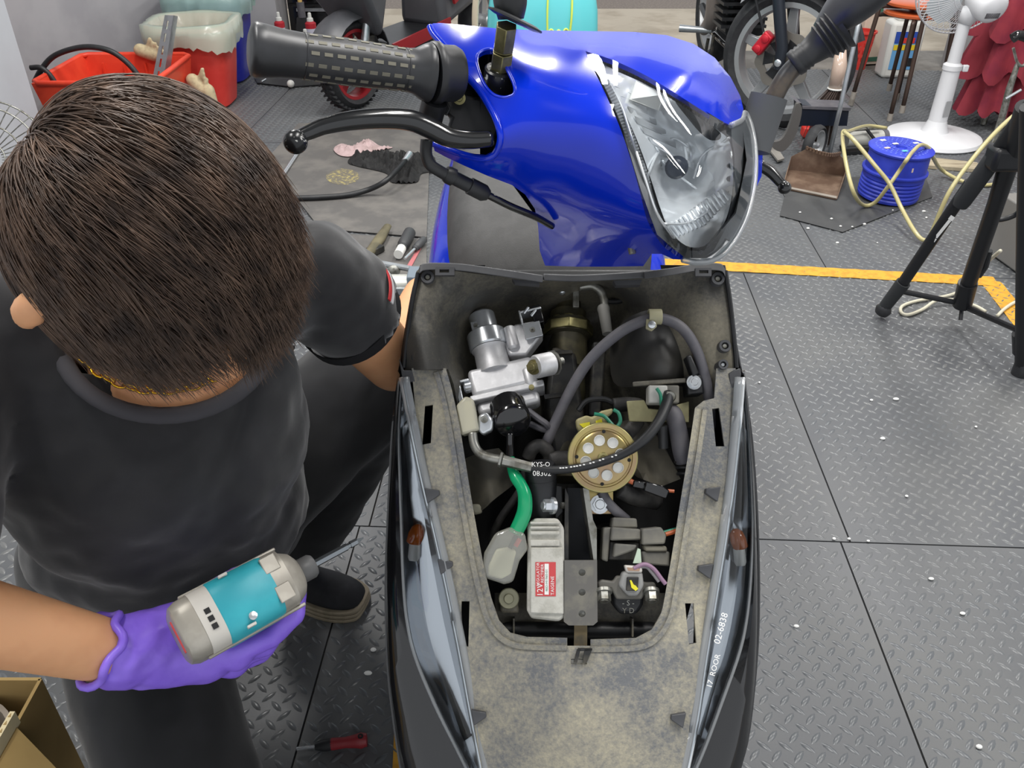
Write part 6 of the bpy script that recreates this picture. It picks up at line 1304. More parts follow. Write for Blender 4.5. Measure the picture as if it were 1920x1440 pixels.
MB().tube([Vector((-.15, 3.48, .98)), Vector((.115, 3.5, 1.0)), Vector((.38, 3.48, .98))], .016, 10).build('handlebar', M_blk, ts); MB().cyl((.115, 3.4, .25), (.115, 3.5, 1.0), .02).build('steering_stem', M_blk, ts)
# ================================================================ right side: motorcycle
mc = thing('motorcycle', (1.0, 4.3, 0), 'black motorcycle with a silver front wheel and a red brake caliper', 'motorcycle')
mh = Vector((.80, -.60, 0)); mn = Vector((-.60, -.80, 0)); hubc = Vector((1.262, 4.08, .315)); mb_ = Vector((.05, -.9987, 0)); mbn = Vector((-.9987, -.05, 0))
wheel2(hubc, -mn, .315, .05, mc, M_tyre, mat('silver_alloy', 'a9abad', .4, metal=.6), 'front_wheel', 5, False)
hf_ = hubc + mn * .055
b = MB(); vs = []
for k in range(72):
    a = 2 * math.pi * k / 72; r = .128 + .007 * math.sin(a * 8); vs.append(hf_ + (mh * math.cos(a) + UPZ * math.sin(a)) * r)
b.patch([(math.cos(2 * math.pi * k / 72) * (128 + 7 * math.sin(2 * math.pi * k / 72 * 8)), math.sin(2 * math.pi * k / 72) * (128 + 7 * math.sin(2 * math.pi * k / 72 * 8))) for k in range(72)], [[(math.cos(2 * math.pi * k / 40) * 88, math.sin(2 * math.pi * k / 40) * 88) for k in range(40)]], lambda x, y: hf_ + mh * (x / 1000) + UPZ * (y / 1000), 22)
b.build('brake_disc', mat('worn_disc', '8a857e', .4, metal=.6), mc, solid=.004)
for k in range(6):
    a = 2 * math.pi * k / 6; d = mh * math.cos(a) + UPZ * math.sin(a); t = mn.cross(d); MB().hexa([hf_ + d * .03 + t * .012 + mn * .004, hf_ + d * .09 + t * .030 + mn * .004, hf_ + d * .09 - t * .030 + mn * .004, hf_ + d * .03 - t * .012 + mn * .004], [hf_ + d * .03 + t * .012 - mn * .004, hf_ + d * .09 + t * .030 - mn * .004, hf_ + d * .09 - t * .030 - mn * .004, hf_ + d * .03 - t * .012 - mn * .004]).build('disc_carrier', M_blk, mc)
MB().lathe(hf_, mn, [(.042, -.01), (.042, .014), (.03, .02), (.018, .02), (.016, .04), (0, .04)], 24).build('axle_cap', M_grime, mc); MB().lathe(hf_ + mn * .05, mn, [(.016, 0), (.016, .01), (.01, .014), (0, .014)], 14).build('axle_nut', M_zinc, mc)
fkb = hf_ + mn * .035; MB().tube([fkb + UPZ * -.03, fkb + UPZ * .06, fkb + UPZ * .55 - mh * .13], [.022, .027, .027], 16).build('fork_leg', mat('blue_black_fork', '2d323a', .3, metal=.3), mc, smooth=50)
fk2 = hubc - mn * .09; MB().tube([fk2, fk2 + UPZ * .55 - mh * .13], .026, 16).build('fork_leg', M_blk, mc)
cp = hf_ - mh * .10 + UPZ * .065 + mn * .008
b = MB(); b.obox(cp, (mh * .55 + UPZ * .83) * .052, (UPZ * .55 - mh * .83) * .026, mn * .024); lab(b.build('brake_caliper', mat('red_anodised', 'c22736', .35, metal=.2), mc, bevel=.01, seg=3), 'red brake caliper')
for s_ in (-1, 1): MB().lathe(cp + (mh * .55 + UPZ * .83) * .028 * s_ + mn * .022, mn, [(.017, 0), (.017, .008), (.009, .012), (0, .012)], 16).build('caliper_piston', mat('red_anodised'), mc)
ro = fkb + UPZ * .42 - mh * .15 + mn * .01; MB().obox(ro, mh * .014, mn * .006, (UPZ * .97 - mh * .23) * .05).build('reflector', mat('amber_reflector', 'c98a1f', .3), mc, bevel=.006)
MB().curve([fkb + UPZ * .6 - mh * .2, fkb + UPZ * .3 - mh * .17, cp + UPZ * .05 + mn * .02], .006, 8).build('brake_hose', M_rub, mc)
rows = []
for k in range(10):
    a = R(20 + k * 13); rows.append([hubc + mh * (math.cos(a) * (.345 - abs(x) * .4)) + UPZ * (math.sin(a) * (.345 - abs(x) * .4)) + mn * x for x in (-.07, -.04, 0, .04, .07)])
MB().grid(rows).build('front_fender', M_blkg, mc, solid=.004, smooth=180)
def mp(f, s_, z): return Vector((hubc.x, hubc.y, 0)) - mb_ * f + mbn * (s_ + .02) + UPZ * z
MB().tube(spline([mp(.33, .05, .85), mp(.40, .07, .55), mp(.46, .08, .34), mp(.60, .08, .24), mp(.95, .08, .24)], 5), .018, 10).build('frame_tube', M_blkg, mc, smooth=180)
eb = mp(.62, .03, .42); MB().obox(eb, mb_ * .10, mbn * .10, UPZ * .12).build('engine_block', M_blk, mc, bevel=.02)
for k in range(9): MB().obox(mp(.55, .06, .36 + k * .035), mb_ * .085, mbn * .115, UPZ * .007).build('cooling_fin', M_blk, mc)
MB().tube(spline([mp(.70, .12, .62), mp(.76, .13, .48), mp(.80, .13, .34), mp(.95, .13, .25)], 5), [.05, .055, .045, .03], 14).build('crankcase', mat('grey_cast', '8a817b', .5, metal=.3), mc, smooth=180)
MB().tube([mp(.83, .12, .27), mp(.90, .28, .27)], [.014, .020], 14).build('foot_peg', M_galv, mc); MB().curve([mp(.78, .12, .26), mp(.76, .13, .14), mp(.86, .13, .12), mp(.88, .12, .22)], .009, 8).build('stand_loop', M_grime, mc, smooth=180)
MB().hexa([mp(.42, -.14, .80), mp(.42, .14, .80), mp(1.0, .12, .78), mp(1.0, -.12, .78)], [mp(.36, -.1, 1.0), mp(.36, .1, 1.0), mp(.95, .1, .95), mp(.95, -.1, .95)]).build('fuel_tank', M_blkg, mc, bevel=.05, seg=4)
wheel2(hubc - mb_ * 1.28, -mbn, .315, .06, mc, M_tyre, M_rim, 'rear_wheel', 5, False); MB().tube([mp(.95, .08, .24), hubc - mb_ * 1.28 + mbn * .09], .02, 10).build('swing_arm', M_blk, mc); MB().tube([mp(.95, -.08, .24), hubc - mb_ * 1.28 - mbn * .09], .02, 10).build('swing_arm', M_blk, mc)
MB().hexa([mp(.95, -.1, .78), mp(.95, .1, .78), mp(1.6, .1, .82), mp(1.6, -.1, .82)], [mp(.95, -.1, .72), mp(.95, .1, .72), mp(1.6, .1, .75), mp(1.6, -.1, .75)]).build('seat', M_blk, mc, bevel=.02)

# ---------------------------------------------------------------- stand fan
fb_ = FL(1748, 262); fan = thing('stand_fan', fb_, 'white pedestal fan seen from behind', 'fan'); M_fanw = mat('white_fan_plastic', 'd6d7da', .4)
MB().lathe(fb_, (0, 0, 1), [(.205, 0), (.212, .008), (.205, .022), (.15, .034), (.06, .042), (.05, .06), (.04, .09)], 56).build('base', M_fanw, fan, smooth=50)
MB().lathe(fb_, (0, 0, 1), [(.040, .085), (.036, .31), (.040, .312), (.040, .332), (.034, .337), (.027, .342), (.025, .52)], 28).build('pole', M_fanw, fan, smooth=40)
MB().obox(fb_ + Vector((.048, -.02, .322)), Vector((.012, 0, 0)), Vector((0, .01, 0)), Vector((0, 0, .014))).build('height_knob', M_fanw, fan, bevel=.004)
MB().obox(fb_ + Vector((-.10, -.08, .033)), Vector((.018, 0, 0)), Vector((0, .012, 0)), Vector((0, 0, .001))).build('purple_badge', mat('purple_badge', '6a5acb', .4), fan)
MB().obox(fb_ + Vector((.012, -.0385, .15)), Vector((.016, .006, 0)), Vector((0, .001, 0)), Vector((0, 0, .035))).build('rating_label', mat('grey_label', '9fa0a2', .5), fan)
fh = Vector((fb_.x + .045, fb_.y - .02, .60)); fa = Vector((-.10, .95, .28)).normalized(); fx, fy = perp(fa)      # blowing away from us
MB().lathe(fh - fa * .10, fa, [(0, 0), (.045, .004), (.062, .02), (.068, .06), (.066, .13), (.05, .15)], 32).build('motor_case', M_fanw, fan, smooth=50)
for k in range(11): MB().obox(fh - fa * .094 + fx * (-.028 + k * .0056) + fy * -.022, fx * .0018, fy * .011, fa * .005).build('motor_slot', M_hose, fan)
MB().tube([Vector((fb_.x, fb_.y, .50)), Vector((fb_.x + .01, fb_.y, .54)), fh - fa * .02 - UPZ * .02], [.03, .042, .04], 18).build('neck', M_fanw, fan, smooth=180)
gcn = fh + fa * .13
for r, o in ((.215, .0), (.215, .03), (.15, -.045), (.09, -.06)): MB().ring(gcn + fa * o, fa, r, .0036 if r > .2 else .002, 64, 6).build('guard_hoop', M_fanw, fan, smooth=180)
g1 = None
for k in range(84):
    a = 2 * math.pi * k / 84; d = fx * math.cos(a) + fy * math.sin(a)
    MB().tube(spline([gcn - fa * .062 + d * .07, gcn - fa * .05 + d * .14, gcn - fa * .02 + d * .20, gcn + d * .215], 3), .0015, 5).build('guard_wire', M_fanw, fan)
    if k % 2 == 0: MB().tube(spline([gcn + fa * .03 + d * .215, gcn + fa * .06 + d * .18, gcn + fa * .085 + d * .10, gcn + fa * .09 + d * .04], 3), .0015, 5).build('guard_wire', M_fanw, fan)
for k in range(4):
    a = R(30 + 90 * k); d = fx * math.cos(a) + fy * math.sin(a); t = fa.cross(d); MB().grid([[gcn + fa * (.03 + .02 * s_) + d * r + t * w_ * s_ for s_ in (-1, 0, 1)] for r, w_ in ((.03, .02), (.09, .055), (.15, .065), (.185, .03))]).build('fan_blade', mat('pale_blade', 'b9c0c4', .35), fan, solid=.002, smooth=180)

# ---------------------------------------------------------------- stools
M_stool = mat('orange_stool_seat', 'b8582f', .4, coat=.3); M_leg = mat('brown_enamel_tube', '4c3d36', .45, metal=.2); M_foot = mat('grey_rubber_foot', '9a948c', .7)
def stool(c, h, label, foot0=0.0, rz=0.0, r=.15):
    c = Vector(c); t = thing('stool', (c.x, c.y, foot0), label, 'stool', None)
    MB().lathe(c + UPZ * (h - .022), (0, 0, 1), [(r * .92, 0), (r, .006), (r, .016), (r * .95, .022), (r * .2, .020), (0, .020)], 40).build('seat', M_stool, t, smooth=50)
    for k in range(4):
        a = rz + R(45 + 90 * k); d = Vector((math.cos(a), math.sin(a), 0)); MB().tube(spline([c + d * .07 + UPZ * (h - .03), c + d * (r * 1.08) + UPZ * (h - .032), c + d * (r * 1.17) + UPZ * (h - .07), c + d * (r * 1.36) + UPZ * (foot0 + .03)], 4), .0105, 10).build('leg', M_leg, t, smooth=180)
        MB().cyl(c + d * (r * 1.365) + UPZ * (foot0), c + d * (r * 1.36 - .002) + UPZ * (foot0 + .035), .0135, n=12).build('foot', M_foot, t)
s1 = FL(1674, 206); stool((s1.x, s1.y, 0), .47, 'orange round stool with brown tube legs behind the fan', 0, R(20)); stool((s1.x, s1.y, 0), .513, 'upper orange stool stacked on the other one behind the fan', .043, R(33))

# ---------------------------------------------------------------- jug, cartons, red basket
jg = FL(1675, 142); jt = thing('detergent_jug', jg, 'white plastic jug with a blue and red label under the stools', 'jug')
MB().obox(jg + UPZ * .15, Vector((.095, 0, 0)), Vector((0, .065, 0)), UPZ * .15).build('jug_body', M_white, jt, bevel=.02, seg=3); MB().obox(jg + UPZ * .325, Vector((.06, 0, 0)), Vector((0, .045, 0)), UPZ * .03).build('jug_neck', M_white, jt, bevel=.015, seg=3); MB().cyl(jg + Vector((.045, 0, .34)), jg + Vector((.045, 0, .385)), .024).build('jug_cap', M_white, jt)
lb0 = jg + Vector((0, -.0665, .15)); MB().obox(lb0, Vector((.068, 0, 0)), Vector((0, .001, 0)), UPZ * .10).build('label', mat('light_blue_label', '6aa6d8', .5), jt); MB().obox(lb0 + Vector((0, -.001, .07)), Vector((.068, 0, 0)), Vector((0, .001, 0)), UPZ * .03).build('label_top', mat('deep_blue_label', '2f4fa8', .5), jt); MB().obox(lb0 + Vector((0, -.0015, .018)), Vector((.066, 0, 0)), Vector((0, .001, 0)), UPZ * .014).build('label_stripe', mat('label_yellow'), jt)
b = MB(); b.obox(lb0 + Vector((0, -.003, .055)), Vector((.042, 0, 0)), Vector((0, .0008, 0)), UPZ * .014); b.build('label_print', M_redp, jt); MB().obox(lb0 + Vector((.045, -.0015, -.06)), Vector((.018, 0, 0)), Vector((0, .001, 0)), UPZ * .022).build('label_picture', M_rub, jt)
cx = FL(1640, 120); ct = thing('carton', cx + Vector((-.02, .10, 0)), 'pale cardboard carton with green bands behind the white jug', 'carton'); MB().obox(cx + Vector((-.02, .12, .17)), Vector((.13, .03, 0)), Vector((-.03, .12, 0)), UPZ * .17).build('carton_body', mat('pale_pinkish_card', 'd3c3b2', .8), ct, bevel=.003)
for z in (.03, .30): MB().obox(cx + Vector((-.02, .118, z)), Vector((.1315, .03, 0)), Vector((-.03, .122, 0)), UPZ * .012).build('green_band', mat('green_tape', '3d6b58', .6), ct)
c2 = cx + Vector((.02, .45, 0)); tag(MB().obox(c2 + UPZ * .22, Vector((.16, 0, 0)), Vector((0, .12, 0)), UPZ * .22).build('carton', mat('white_card', 'cfd2cf', .8), bevel=.004), 'taller white carton standing at the back behind the stools', 'carton')
rb = FL(1605, 128); rt_ = thing('plastic_basket', rb, 'small red plastic basket beside the carton', 'basket')
b = MB(); zz = [0, .03, .048, .072, .088, .112, .128, .152, .20]; nb = 56                       # open slots are left out of the wall
b.add([rb + Vector((math.cos(2 * math.pi * k / nb) * (.048 + z * .1), math.sin(2 * math.pi * k / nb) * (.048 + z * .1), z)) for z in zz for k in range(nb)], [(i * nb + k, i * nb + (k + 1) % nb, (i + 1) * nb + (k + 1) % nb, (i + 1) * nb + k) for i in range(len(zz) - 1) for k in range(nb) if not (i in (2, 4, 6) and k % 4 in (1, 2))] + [tuple(range(nb - 1, -1, -1))])
b.build('basket_shell', M_redp, rt_, smooth=40, solid=.003, soff=-1); MB().lathe(rb + UPZ * .2, (0, 0, 1), [(.064, 0), (.075, 0), (.075, .01), (.064, .01), (.064, 0)], 40).build('basket_rim', M_redp, rt_)
# ---------------------------------------------------------------- folded parasol against the wall
um = FL(1832, 232); ut = thing('parasol', um, 'dark red folded parasol leaning against the right wall', 'parasol'); M_umb = mat('dark_red_canvas', '8e303c', .85, col2='80283a', scale=8, bump=.15, bscale=200)
ua, ub = um + Vector((.02, -.02, .023)), um + Vector((.13, .08, .96)); ud = (ub - ua).normalized(); ux, uy = perp(ud)
def fold(t0, r0, t1, r1, n, amp, seed):
    rows = []; rng = random.Random(seed); ph = [rng.uniform(.6, 1.3) for _ in range(n)]
    for i in range(15):
        k = i / 14; r = r0 + (r1 - r0) * k ** .8; row = []
        for j in range(n * 8):
            a = 2 * math.pi * j / (n * 8); q = ph[(j // 8) % n]; rr = r * (1 + amp * k * q * math.cos(a * n)) + .004 * math.sin(9 * a + 5 * k)
            row.append(ua + ud * (t0 + (t1 - t0) * k + .03 * k * math.cos(a * n + 2) * q) + (ux * math.cos(a) + uy * math.sin(a)) * rr)
        rows.append(row)
    return MB().grid(rows, closed=True).build('canopy', M_umb, ut, smooth=180, solid=.002)
fold(.92, .02, .20, .17, 8, .28, 1); fold(.78, .05, .38, .185, 7, .3, 4); fold(.62, .05, .04, .13, 9, .35, 7)
MB().tube([ua - ud * .02, ub + ud * .1], .014, 12).build('pole', M_steel, ut); MB().ell(um + Vector((.07, -.02, .12)), (.014, .014, .014)).build('rib_tip', M_zinc, ut)

# ---------------------------------------------------------------- paddock stand, tripod, cabinet
ps0 = FL(1862, 285); pst = thing('steel_stand', ps0, 'slim bare steel stand leaning on the right wall', 'stand')
MB().tube([ps0, AT(1893, 165, ps0.y + .0), AT(1908, 120, ps0.y + .02)], [.015, .014, .010], 12).build('post', M_steel, pst); MB().tube([ps0 + Vector((.02, .06, 0)), AT(1890, 180, ps0.y + .03)], .011, 10).build('back_post', M_steel, pst); MB().cyl(AT(1886, 185, ps0.y - .03), AT(1915, 168, ps0.y - .04), .006, n=8).build('locking_pin', M_zinc, pst); MB().tube(spline([AT(1900, 90, ps0.y), AT(1908, 118, ps0.y), AT(1920, 122, ps0.y), AT(1930, 95, ps0.y)], 5), .006, 8).build('fork', M_steel, pst)
MB().tube(spline([AT(1898, 72, ps0.y - .05), AT(1912, 66, ps0.y - .05), AT(1940, 78, ps0.y - .05), AT(1950, 95, ps0.y - .05)], 5), .02, 12).build('rubber_arm', M_blkg, pst)
M_tri = mat('black_tripod', '1b1c1f', .4); M_foam = mat('tripod_foam', '2d2f31', .8, bump=.2, bscale=300)
tf = FL(1660, 592); tp_c = Vector((1.52, 2.10, 0)); tp = thing('tripod', tp_c, 'black camera tripod with a foam-wrapped leg beside the yellow tape', 'tripod')
tip0 = FL(1658, 590, .015)
# first leg runs from the left foot up to the collar at the frame's right edge
def on_line(px, py, z): return W(px, py, z)
zA, zB = depth(tip0), 1.80
legP = [(1652, 586), (1688, 535), (1740, 452), (1800, 370), (1850, 300), (1880, 268), (1905, 232), (2000, 110)]
def lz(px): return zA + (zB - zA) * (px - 1652) / (2000 - 1652)
q = lambda px, py: W(px, py, lz(px))
MB().lathe(q(1655, 583), (q(1700, 520) - q(1652, 586)), [(.0, -.012), (.02, -.008), (.024, .006), (.016, .02), (.012, .024)], 18).build('rubber_foot', M_rub, tp, smooth=50)
MB().tube([q(1660, 574), q(1694, 530)], [.018, .021], 12).build('leg_lock', M_foam, tp); MB().tube([q(1690, 535), q(1820, 342)], .016, 16).build('leg', M_tri, tp); lab(MB().tube([q(1800, 385), q(1806, 375), q(1868, 290), q(1874, 281)], [.019, .0225, .0225, .019], 18).build('foam_sleeve', M_foam, tp, smooth=50), 'grey foam grip')
MB().tube([q(1868, 290), q(1905, 238), q(2000, 110)], [.019, .021, .02], 14).build('upper_leg', M_tri, tp)
b = MB(); d_ = (q(1800, 385) - q(1740, 460)).normalized(); p_ = q(1764, 438); n_ = (EYE - p_).normalized(); s3 = n_.cross(d_)
for k, (w_, h_) in enumerate(((.007, .007), (.004, .005), (.006, .007), (.008, .006), (.009, .006), (.008, .006), (.009, .006), (.007, .009))): b.obox(p_ + n_ * .0163 + d_ * (-.06 + k * .0165) + s3 * .004, d_ * w_, s3 * h_ * .8, n_ * .0004)
stuff(b.build('leg_lettering', M_wprint, tp))
cfoot = FL(1803, 598, .03); b0 = W(1802, 575, depth(FL(1802, 575, .06)) ); zc_ = depth(b0)
q2 = lambda px, py: W(px, py, zc_ + (1.75 - zc_) * (575 - py) / 500)
MB().tube([q2(1804, 572), q2(1815, 530)], .026, 18).build('centre_collar', M_tri, tp); MB().tube([q2(1813, 540), q2(1868, 380), q2(1900, 280), q2(1925, 200)], [.021, .021, .024, .024], 18).build('centre_column', M_tri, tp, smooth=50); MB().cyl(q2(1804, 574), W(1801, 600, zc_), .006, n=8).build('column_hook', M_blk, tp)
MB().tube([q2(1835, 518), q2(1848, 500), q2(1856, 470)], .008, 8).build('clip_lever', M_foam, tp)
l3 = FL(1918, 690, .02); MB().tube([l3, W(1922, 420, depth(l3) - .25), W(1930, 200, 1.8)], [.02, .019, .019], 14).build('leg', M_tri, tp, smooth=50); MB().lathe(l3, (0, 0, 1), [(.024, -.02), (.024, .02), (.018, .03)], 16).build('rubber_foot', M_rub, tp); MB().tube([W(1917, 625, depth(l3) - .05), W(1918, 660, depth(l3) - .02)], .025, 14).build('leg_lock', M_tri, tp)
MB().tube([q(1684, 545), q2(1806, 570)], .008, 10).build('spreader_bar', M_tri, tp); MB().tube([q2(1806, 574), W(1916, 622, depth(l3) - .05)], .008, 10).build('spreader_bar', M_tri, tp)
MB().curve([q2(1862, 398), q2(1868, 412), q2(1900, 405), q2(1922, 385)], .007, 8).build('carry_clip', M_tri, tp, smooth=180); MB().obox(q2(1900, 295), Vector((.06, 0, 0)), Vector((0, .03, 0)), UPZ * .03).build('shoulder', M_tri, tp, bevel=.012)
kb = FL(1885, 515); tag(MB().obox(Vector((kb.x + .30, kb.y + .06, .105)), Vector((.27, .03, 0)), Vector((-.02, .16, 0)), UPZ * .10).build('cabinet', mat('brownish_grey_steel', '7d7b78', .45, metal=.2, col2='858380', scale=3), bevel=.006), 'low grey steel cabinet behind the tripod', 'cabinet')
# ---------------------------------------------------------------- blue reel with hose, dustpan, brush, plank, sheet
rl = FL(1662, 371); rt2 = thing('cable_reel', rl, 'blue plastic reel with a dotted lid standing on a black rubber sheet', 'reel'); M_reel = mat('blue_reel_plastic', '2c3cb4', .4, col2='3444bd', scale=12); tl = Vector((.0, .0, 1)); tl = Vector((.03, -.03, 1)).normalized()
prof = [(.0, 0), (.150, 0), (.160, .006), (.162, .02)]
for k in range(5): prof += [(.156, .028 + k * .021), (.163, .036 + k * .021), (.163, .042 + k * .021)]
prof += [(.166, .142), (.172, .148), (.172, .156), (.160, .162), (.157, .255), (.168, .262), (.170, .272), (.160, .278), (.03, .274), (.026, .262), (0, .262)]
RS = .70; prof = [(r_ * RS, h_ * RS) for r_, h_ in prof]; rb0 = rl + Vector((0, .0, .011)); MB().lathe(rb0, tl, prof, 56).build('drum', M_reel, rt2, smooth=35)
M_reel2 = mat('pale_blue_dot', '5f6ed0', .4); b = MB()
for r, n in ((.055, 14), (.08, 20), (.105, 26), (.13, 32)):
    for k in range(n):
        a = 2 * math.pi * k / n; b.lathe(rb0 + tl * .2762 * RS + Vector((math.cos(a) * r, math.sin(a) * r, -r * (math.cos(a) * .03 - math.sin(a) * .03))) * RS, tl, [(.004, 0), (.004, .0012), (.002, .002), (0, .002)], 8)
stuff(b.build('lid_studs', M_reel2, rt2))
for x, y, m in ((-.07, .09, M_wprint), (-.02, .04, M_wprint), (.10, .06, M_wprint), (.12, .01, M_wprint), (-.09, -.03, mat('pale_pink_chip', 'd9c3b4', .6)), (-.01, -.07, M_turq)):
    MB().obox(rb0 + tl * .279 * RS + Vector((x, y, -(x * .03 - y * .03))) * RS, Vector((.010, .003, 0)), Vector((-.002, .006, 0)), UPZ * .001).build('lid_scuff', m, rt2)
MB().obox(rb0 + Vector((.04, -.158, .20)) * RS, Vector((.013, .004, 0)), Vector((0, .0012, 0)), UPZ * .008).build('paper_tag', mat('pale_pink_chip'), rt2)
M_yh = mat('yellowed_clear_hose', 'b5ac7c', .35, coat=.3)
def apx(lst, r, nm, m, lb, cat): return tag(MB().curve([p for p in lst], r, 8).build(nm, m, smooth=180), lb, cat)
zf = depth(rl); apx([FL(1662, 240, .118), FL(1625, 236, .142), W(1592, 246, zf - .02), W(1580, 250, zf - .1), W(1585, 300, zf - .2), W(1600, 360, zf - .25), FL(1618, 384, .022), FL(1640, 380, .028), W(1665, 350, zf - .195), W(1689, 316, zf - .222), FL(1700, 300, .2225), FL(1711, 285, .2215), FL(1726, 272, .2245), W(1741, 278, zf - .125), W(1750, 296, zf - .10), FL(1765, 318, .035), FL(1800, 338, .014), FL(1838, 347, .010), FL(1870, 345, .010)], .0075, 'air_hose', M_yh, 'yellowed clear hose looped round the blue reel', 'hose')
apx([W(1583, 247, zf - .128), W(1600, 262, zf - .19), W(1640, 310, zf - .225), W(1668, 345, zf - .228), W(1690, 390, zf - .25), FL(1715, 434, .030), FL(1732, 450, .016), FL(1745, 440, .028), W(1780, 360, zf - .45), W(1830, 290, zf - .45), W(1880, 235, zf - .45), W(1935, 190, zf - .45)], .0075, 'air_hose', M_yh, 'yellowed hose crossing the reel and rising past the tripod', 'hose')
tag(MB().prism([FL(x, y, .003) for x, y in ((1462, 405), (1580, 436), (1748, 370), (1735, 330), (1480, 335))], UPZ * .003).build('rubber_sheet', mat('thin_black_rubber', '3f4041', .55, col2='4a4b4b', scale=5), bevel=.001), 'thin black rubber sheet under the blue reel', 'rubber sheet')
M_dp = mat('rusty_brown_tin', '6a5547', .5, metal=.4, col2='85705f', scale=10)
dp = thing('dustpan', FL(1530, 350), 'brown tin dustpan with a long steel handle', 'dustpan'); l0, l1, bk0, bk1 = FL(1468, 352, .0125), FL(1568, 373, .0125), FL(1480, 318, .0135), FL(1585, 330, .0135)
MB().prism([l0, l1, bk1, bk0], UPZ * -.004).build('pan_floor', M_dp, dp)
t0, t1 = bk0 + UPZ * .085 + Vector((.05, .0, 0)), bk1 + UPZ * .085 - Vector((.04, 0, 0)); rows = [[l0, l0 + (bk0 - l0) * .5 + UPZ * .03, bk0 + UPZ * .055, t0, (t0 + t1) / 2 + UPZ * .004, t1, bk1 + UPZ * .055, l1 + (bk1 - l1) * .5 + UPZ * .03, l1], [l0, (l0 + bk0) / 2, bk0, bk0 + (bk1 - bk0) * .2, (bk0 + bk1) / 2, bk0 + (bk1 - bk0) * .8, bk1, (l1 + bk1) / 2, l1]]
MB().grid(rows).build('pan_wall', M_dp, dp, solid=.003); MB().prism([l0 + UPZ * .001, l1 + UPZ * .001, l1 + (bk1 - l1) * .08 + UPZ * .001, l0 + (bk0 - l0) * .08 + UPZ * .001], UPZ * .002).build('worn_lip', mat('pale_worn_tin', '9c948a', .5, metal=.3), dp)
hood = [[t0 + (t1 - t0) * k / 8 + Vector((0, -.05 * math.sin(math.pi * k / 8), .012)) for k in range(9)], [t0 + (t1 - t0) * k / 8 for k in range(9)]]; MB().grid(hood).build('pan_hood', M_dp, dp, solid=.003)
for k in range(14): MB().obox(t0 + (t1 - t0) * (k + .5) / 14 + Vector((0, -.05 * math.sin(math.pi * (k + .5) / 14), .010)), Vector((.003, 0, 0)), Vector((0, .006, 0)), UPZ * .006).build('hood_tooth', M_dp, dp)
yb_ = FL(1553, 303).y; MB().tube([AT(1553, 298, yb_), AT(1578, 190, yb_ - .005), AT(1606, 62, yb_ + .05), AT(1618, 10, yb_ + .06)], .0095, 12).build('handle', M_galv, dp, smooth=180)
bm_ = FL(1566, 215); bru = thing('hand_broom', bm_ + Vector((0, 0, .05)), 'brown bristle broom with a clear pinkish sleeve behind the dustpan handle', 'broom'); yb2 = 3.78
MB().tube([AT(1577, 90, yb2 + .03), AT(1574, 130, yb2), AT(1566, 165, yb2)], [.022, .032, .030], 16).build('sleeve', mat('pinkish_clear_sleeve', 'b59f90', .25, coat=.6), bru, smooth=180); MB().ring(AT(1566, 166, yb2), AT(1574, 130, yb2) - AT(1566, 165, yb2), .030, .004, 24, 6).build('sleeve_ring', M_white, bru, smooth=180)
b = MB(); rng = random.Random(5)
for k in range(140):
    a = rng.uniform(0, 6.28); r = rng.uniform(0, .026); p0_ = AT(1566, 166, yb2) + Vector((math.cos(a) * r, math.sin(a) * r, 0)); b.tube([p0_, p0_ + Vector((math.cos(a) * r * .8 - .02, math.sin(a) * r * .6, -.05)), p0_ + Vector((math.cos(a) * r * 1.7 - .03, math.sin(a) * r, .004 + rng.uniform(0, .02) - p0_.z))], [.0022, .0018, .0012], 4)
stuff(b.build('bristles', mat('brown_bristle', '4a3d38', .8), bru)); MB().tube([AT(1577, 95, yb2 + .03), AT(1600, -20, yb2 + .1)], .010, 10).build('stick', M_steel, bru)
# wheel chock behind the broom
ck = FL(1545, 255); chk = thing('wheel_chock', ck, 'navy steel wheel chock with curved grey side plates', 'wheel chock'); yk = 3.635
MB().prism([AT(1500, 196, yk), AT(1592, 206, yk), AT(1588, 236, yk), AT(1500, 236, yk)], Vector((0, .095, 0))).build('chock_box', mat('navy_steel', '161d2a', .4), chk); MB().prism([AT(1494, 192, yk - .01), AT(1503, 194, yk - .01), AT(1505, 204, yk - .01), AT(1594, 208, yk - .01), AT(1596, 202, yk - .01), AT(1504, 199, yk - .01)], Vector((0, .11, 0))).build('chock_rim', M_hose, chk)
hook = [(1494, 195), (1504, 203), (1497, 240), (1484, 268), (1468, 284), (1452, 280), (1446, 268), (1462, 264), (1474, 250), (1484, 225)]; MB().prism([AT(x, y, 3.42) for x, y in spl2(hook, 3)], Vector((0, .02, 0))).build('side_plate', mat('grey_plate', '5d5b59', .5, metal=.2), chk)
MB().prism([FL(1432, 270, .012), FL(1446, 262, .012), FL(1470, 300, .012), FL(1458, 304, .012)], UPZ * .008).build('foot_plate', M_conc, chk); wheel2(FL(1527, 272, .09), Vector((.75, -.66, 0)), .085, .022, chk, M_tyre, M_rim, 'caster', 0, False)
tag(MB().obox(FL(1522, 246, .03), Vector((.045, 0, 0)), Vector((0, .03, 0)), UPZ * .025).build('red_block', M_redp, bevel=.01), 'small red plastic block under the wheel chock', 'block')
fp0, fp1 = FL(1585, 262, .055), FL(1652, 258, .055); fpt = thing('foot_pump', FL(1620, 268), 'silver foot pump lying between the reel and the fan base', 'pump'); MB().cyl(fp0, fp1, .033, n=28).build('barrel', mat('pale_alloy', 'c9c9c2', .35, metal=.4), fpt); MB().cyl(fp1, fp1 + (fp1 - fp0) * .12, .036, n=24).build('end_cap', M_hose, fpt); MB().tube([fp0 + Vector((0, -.03, .05)), fp1 + Vector((-.02, -.02, .05))], .006, 8).build('pedal_rod', M_steel, fpt)
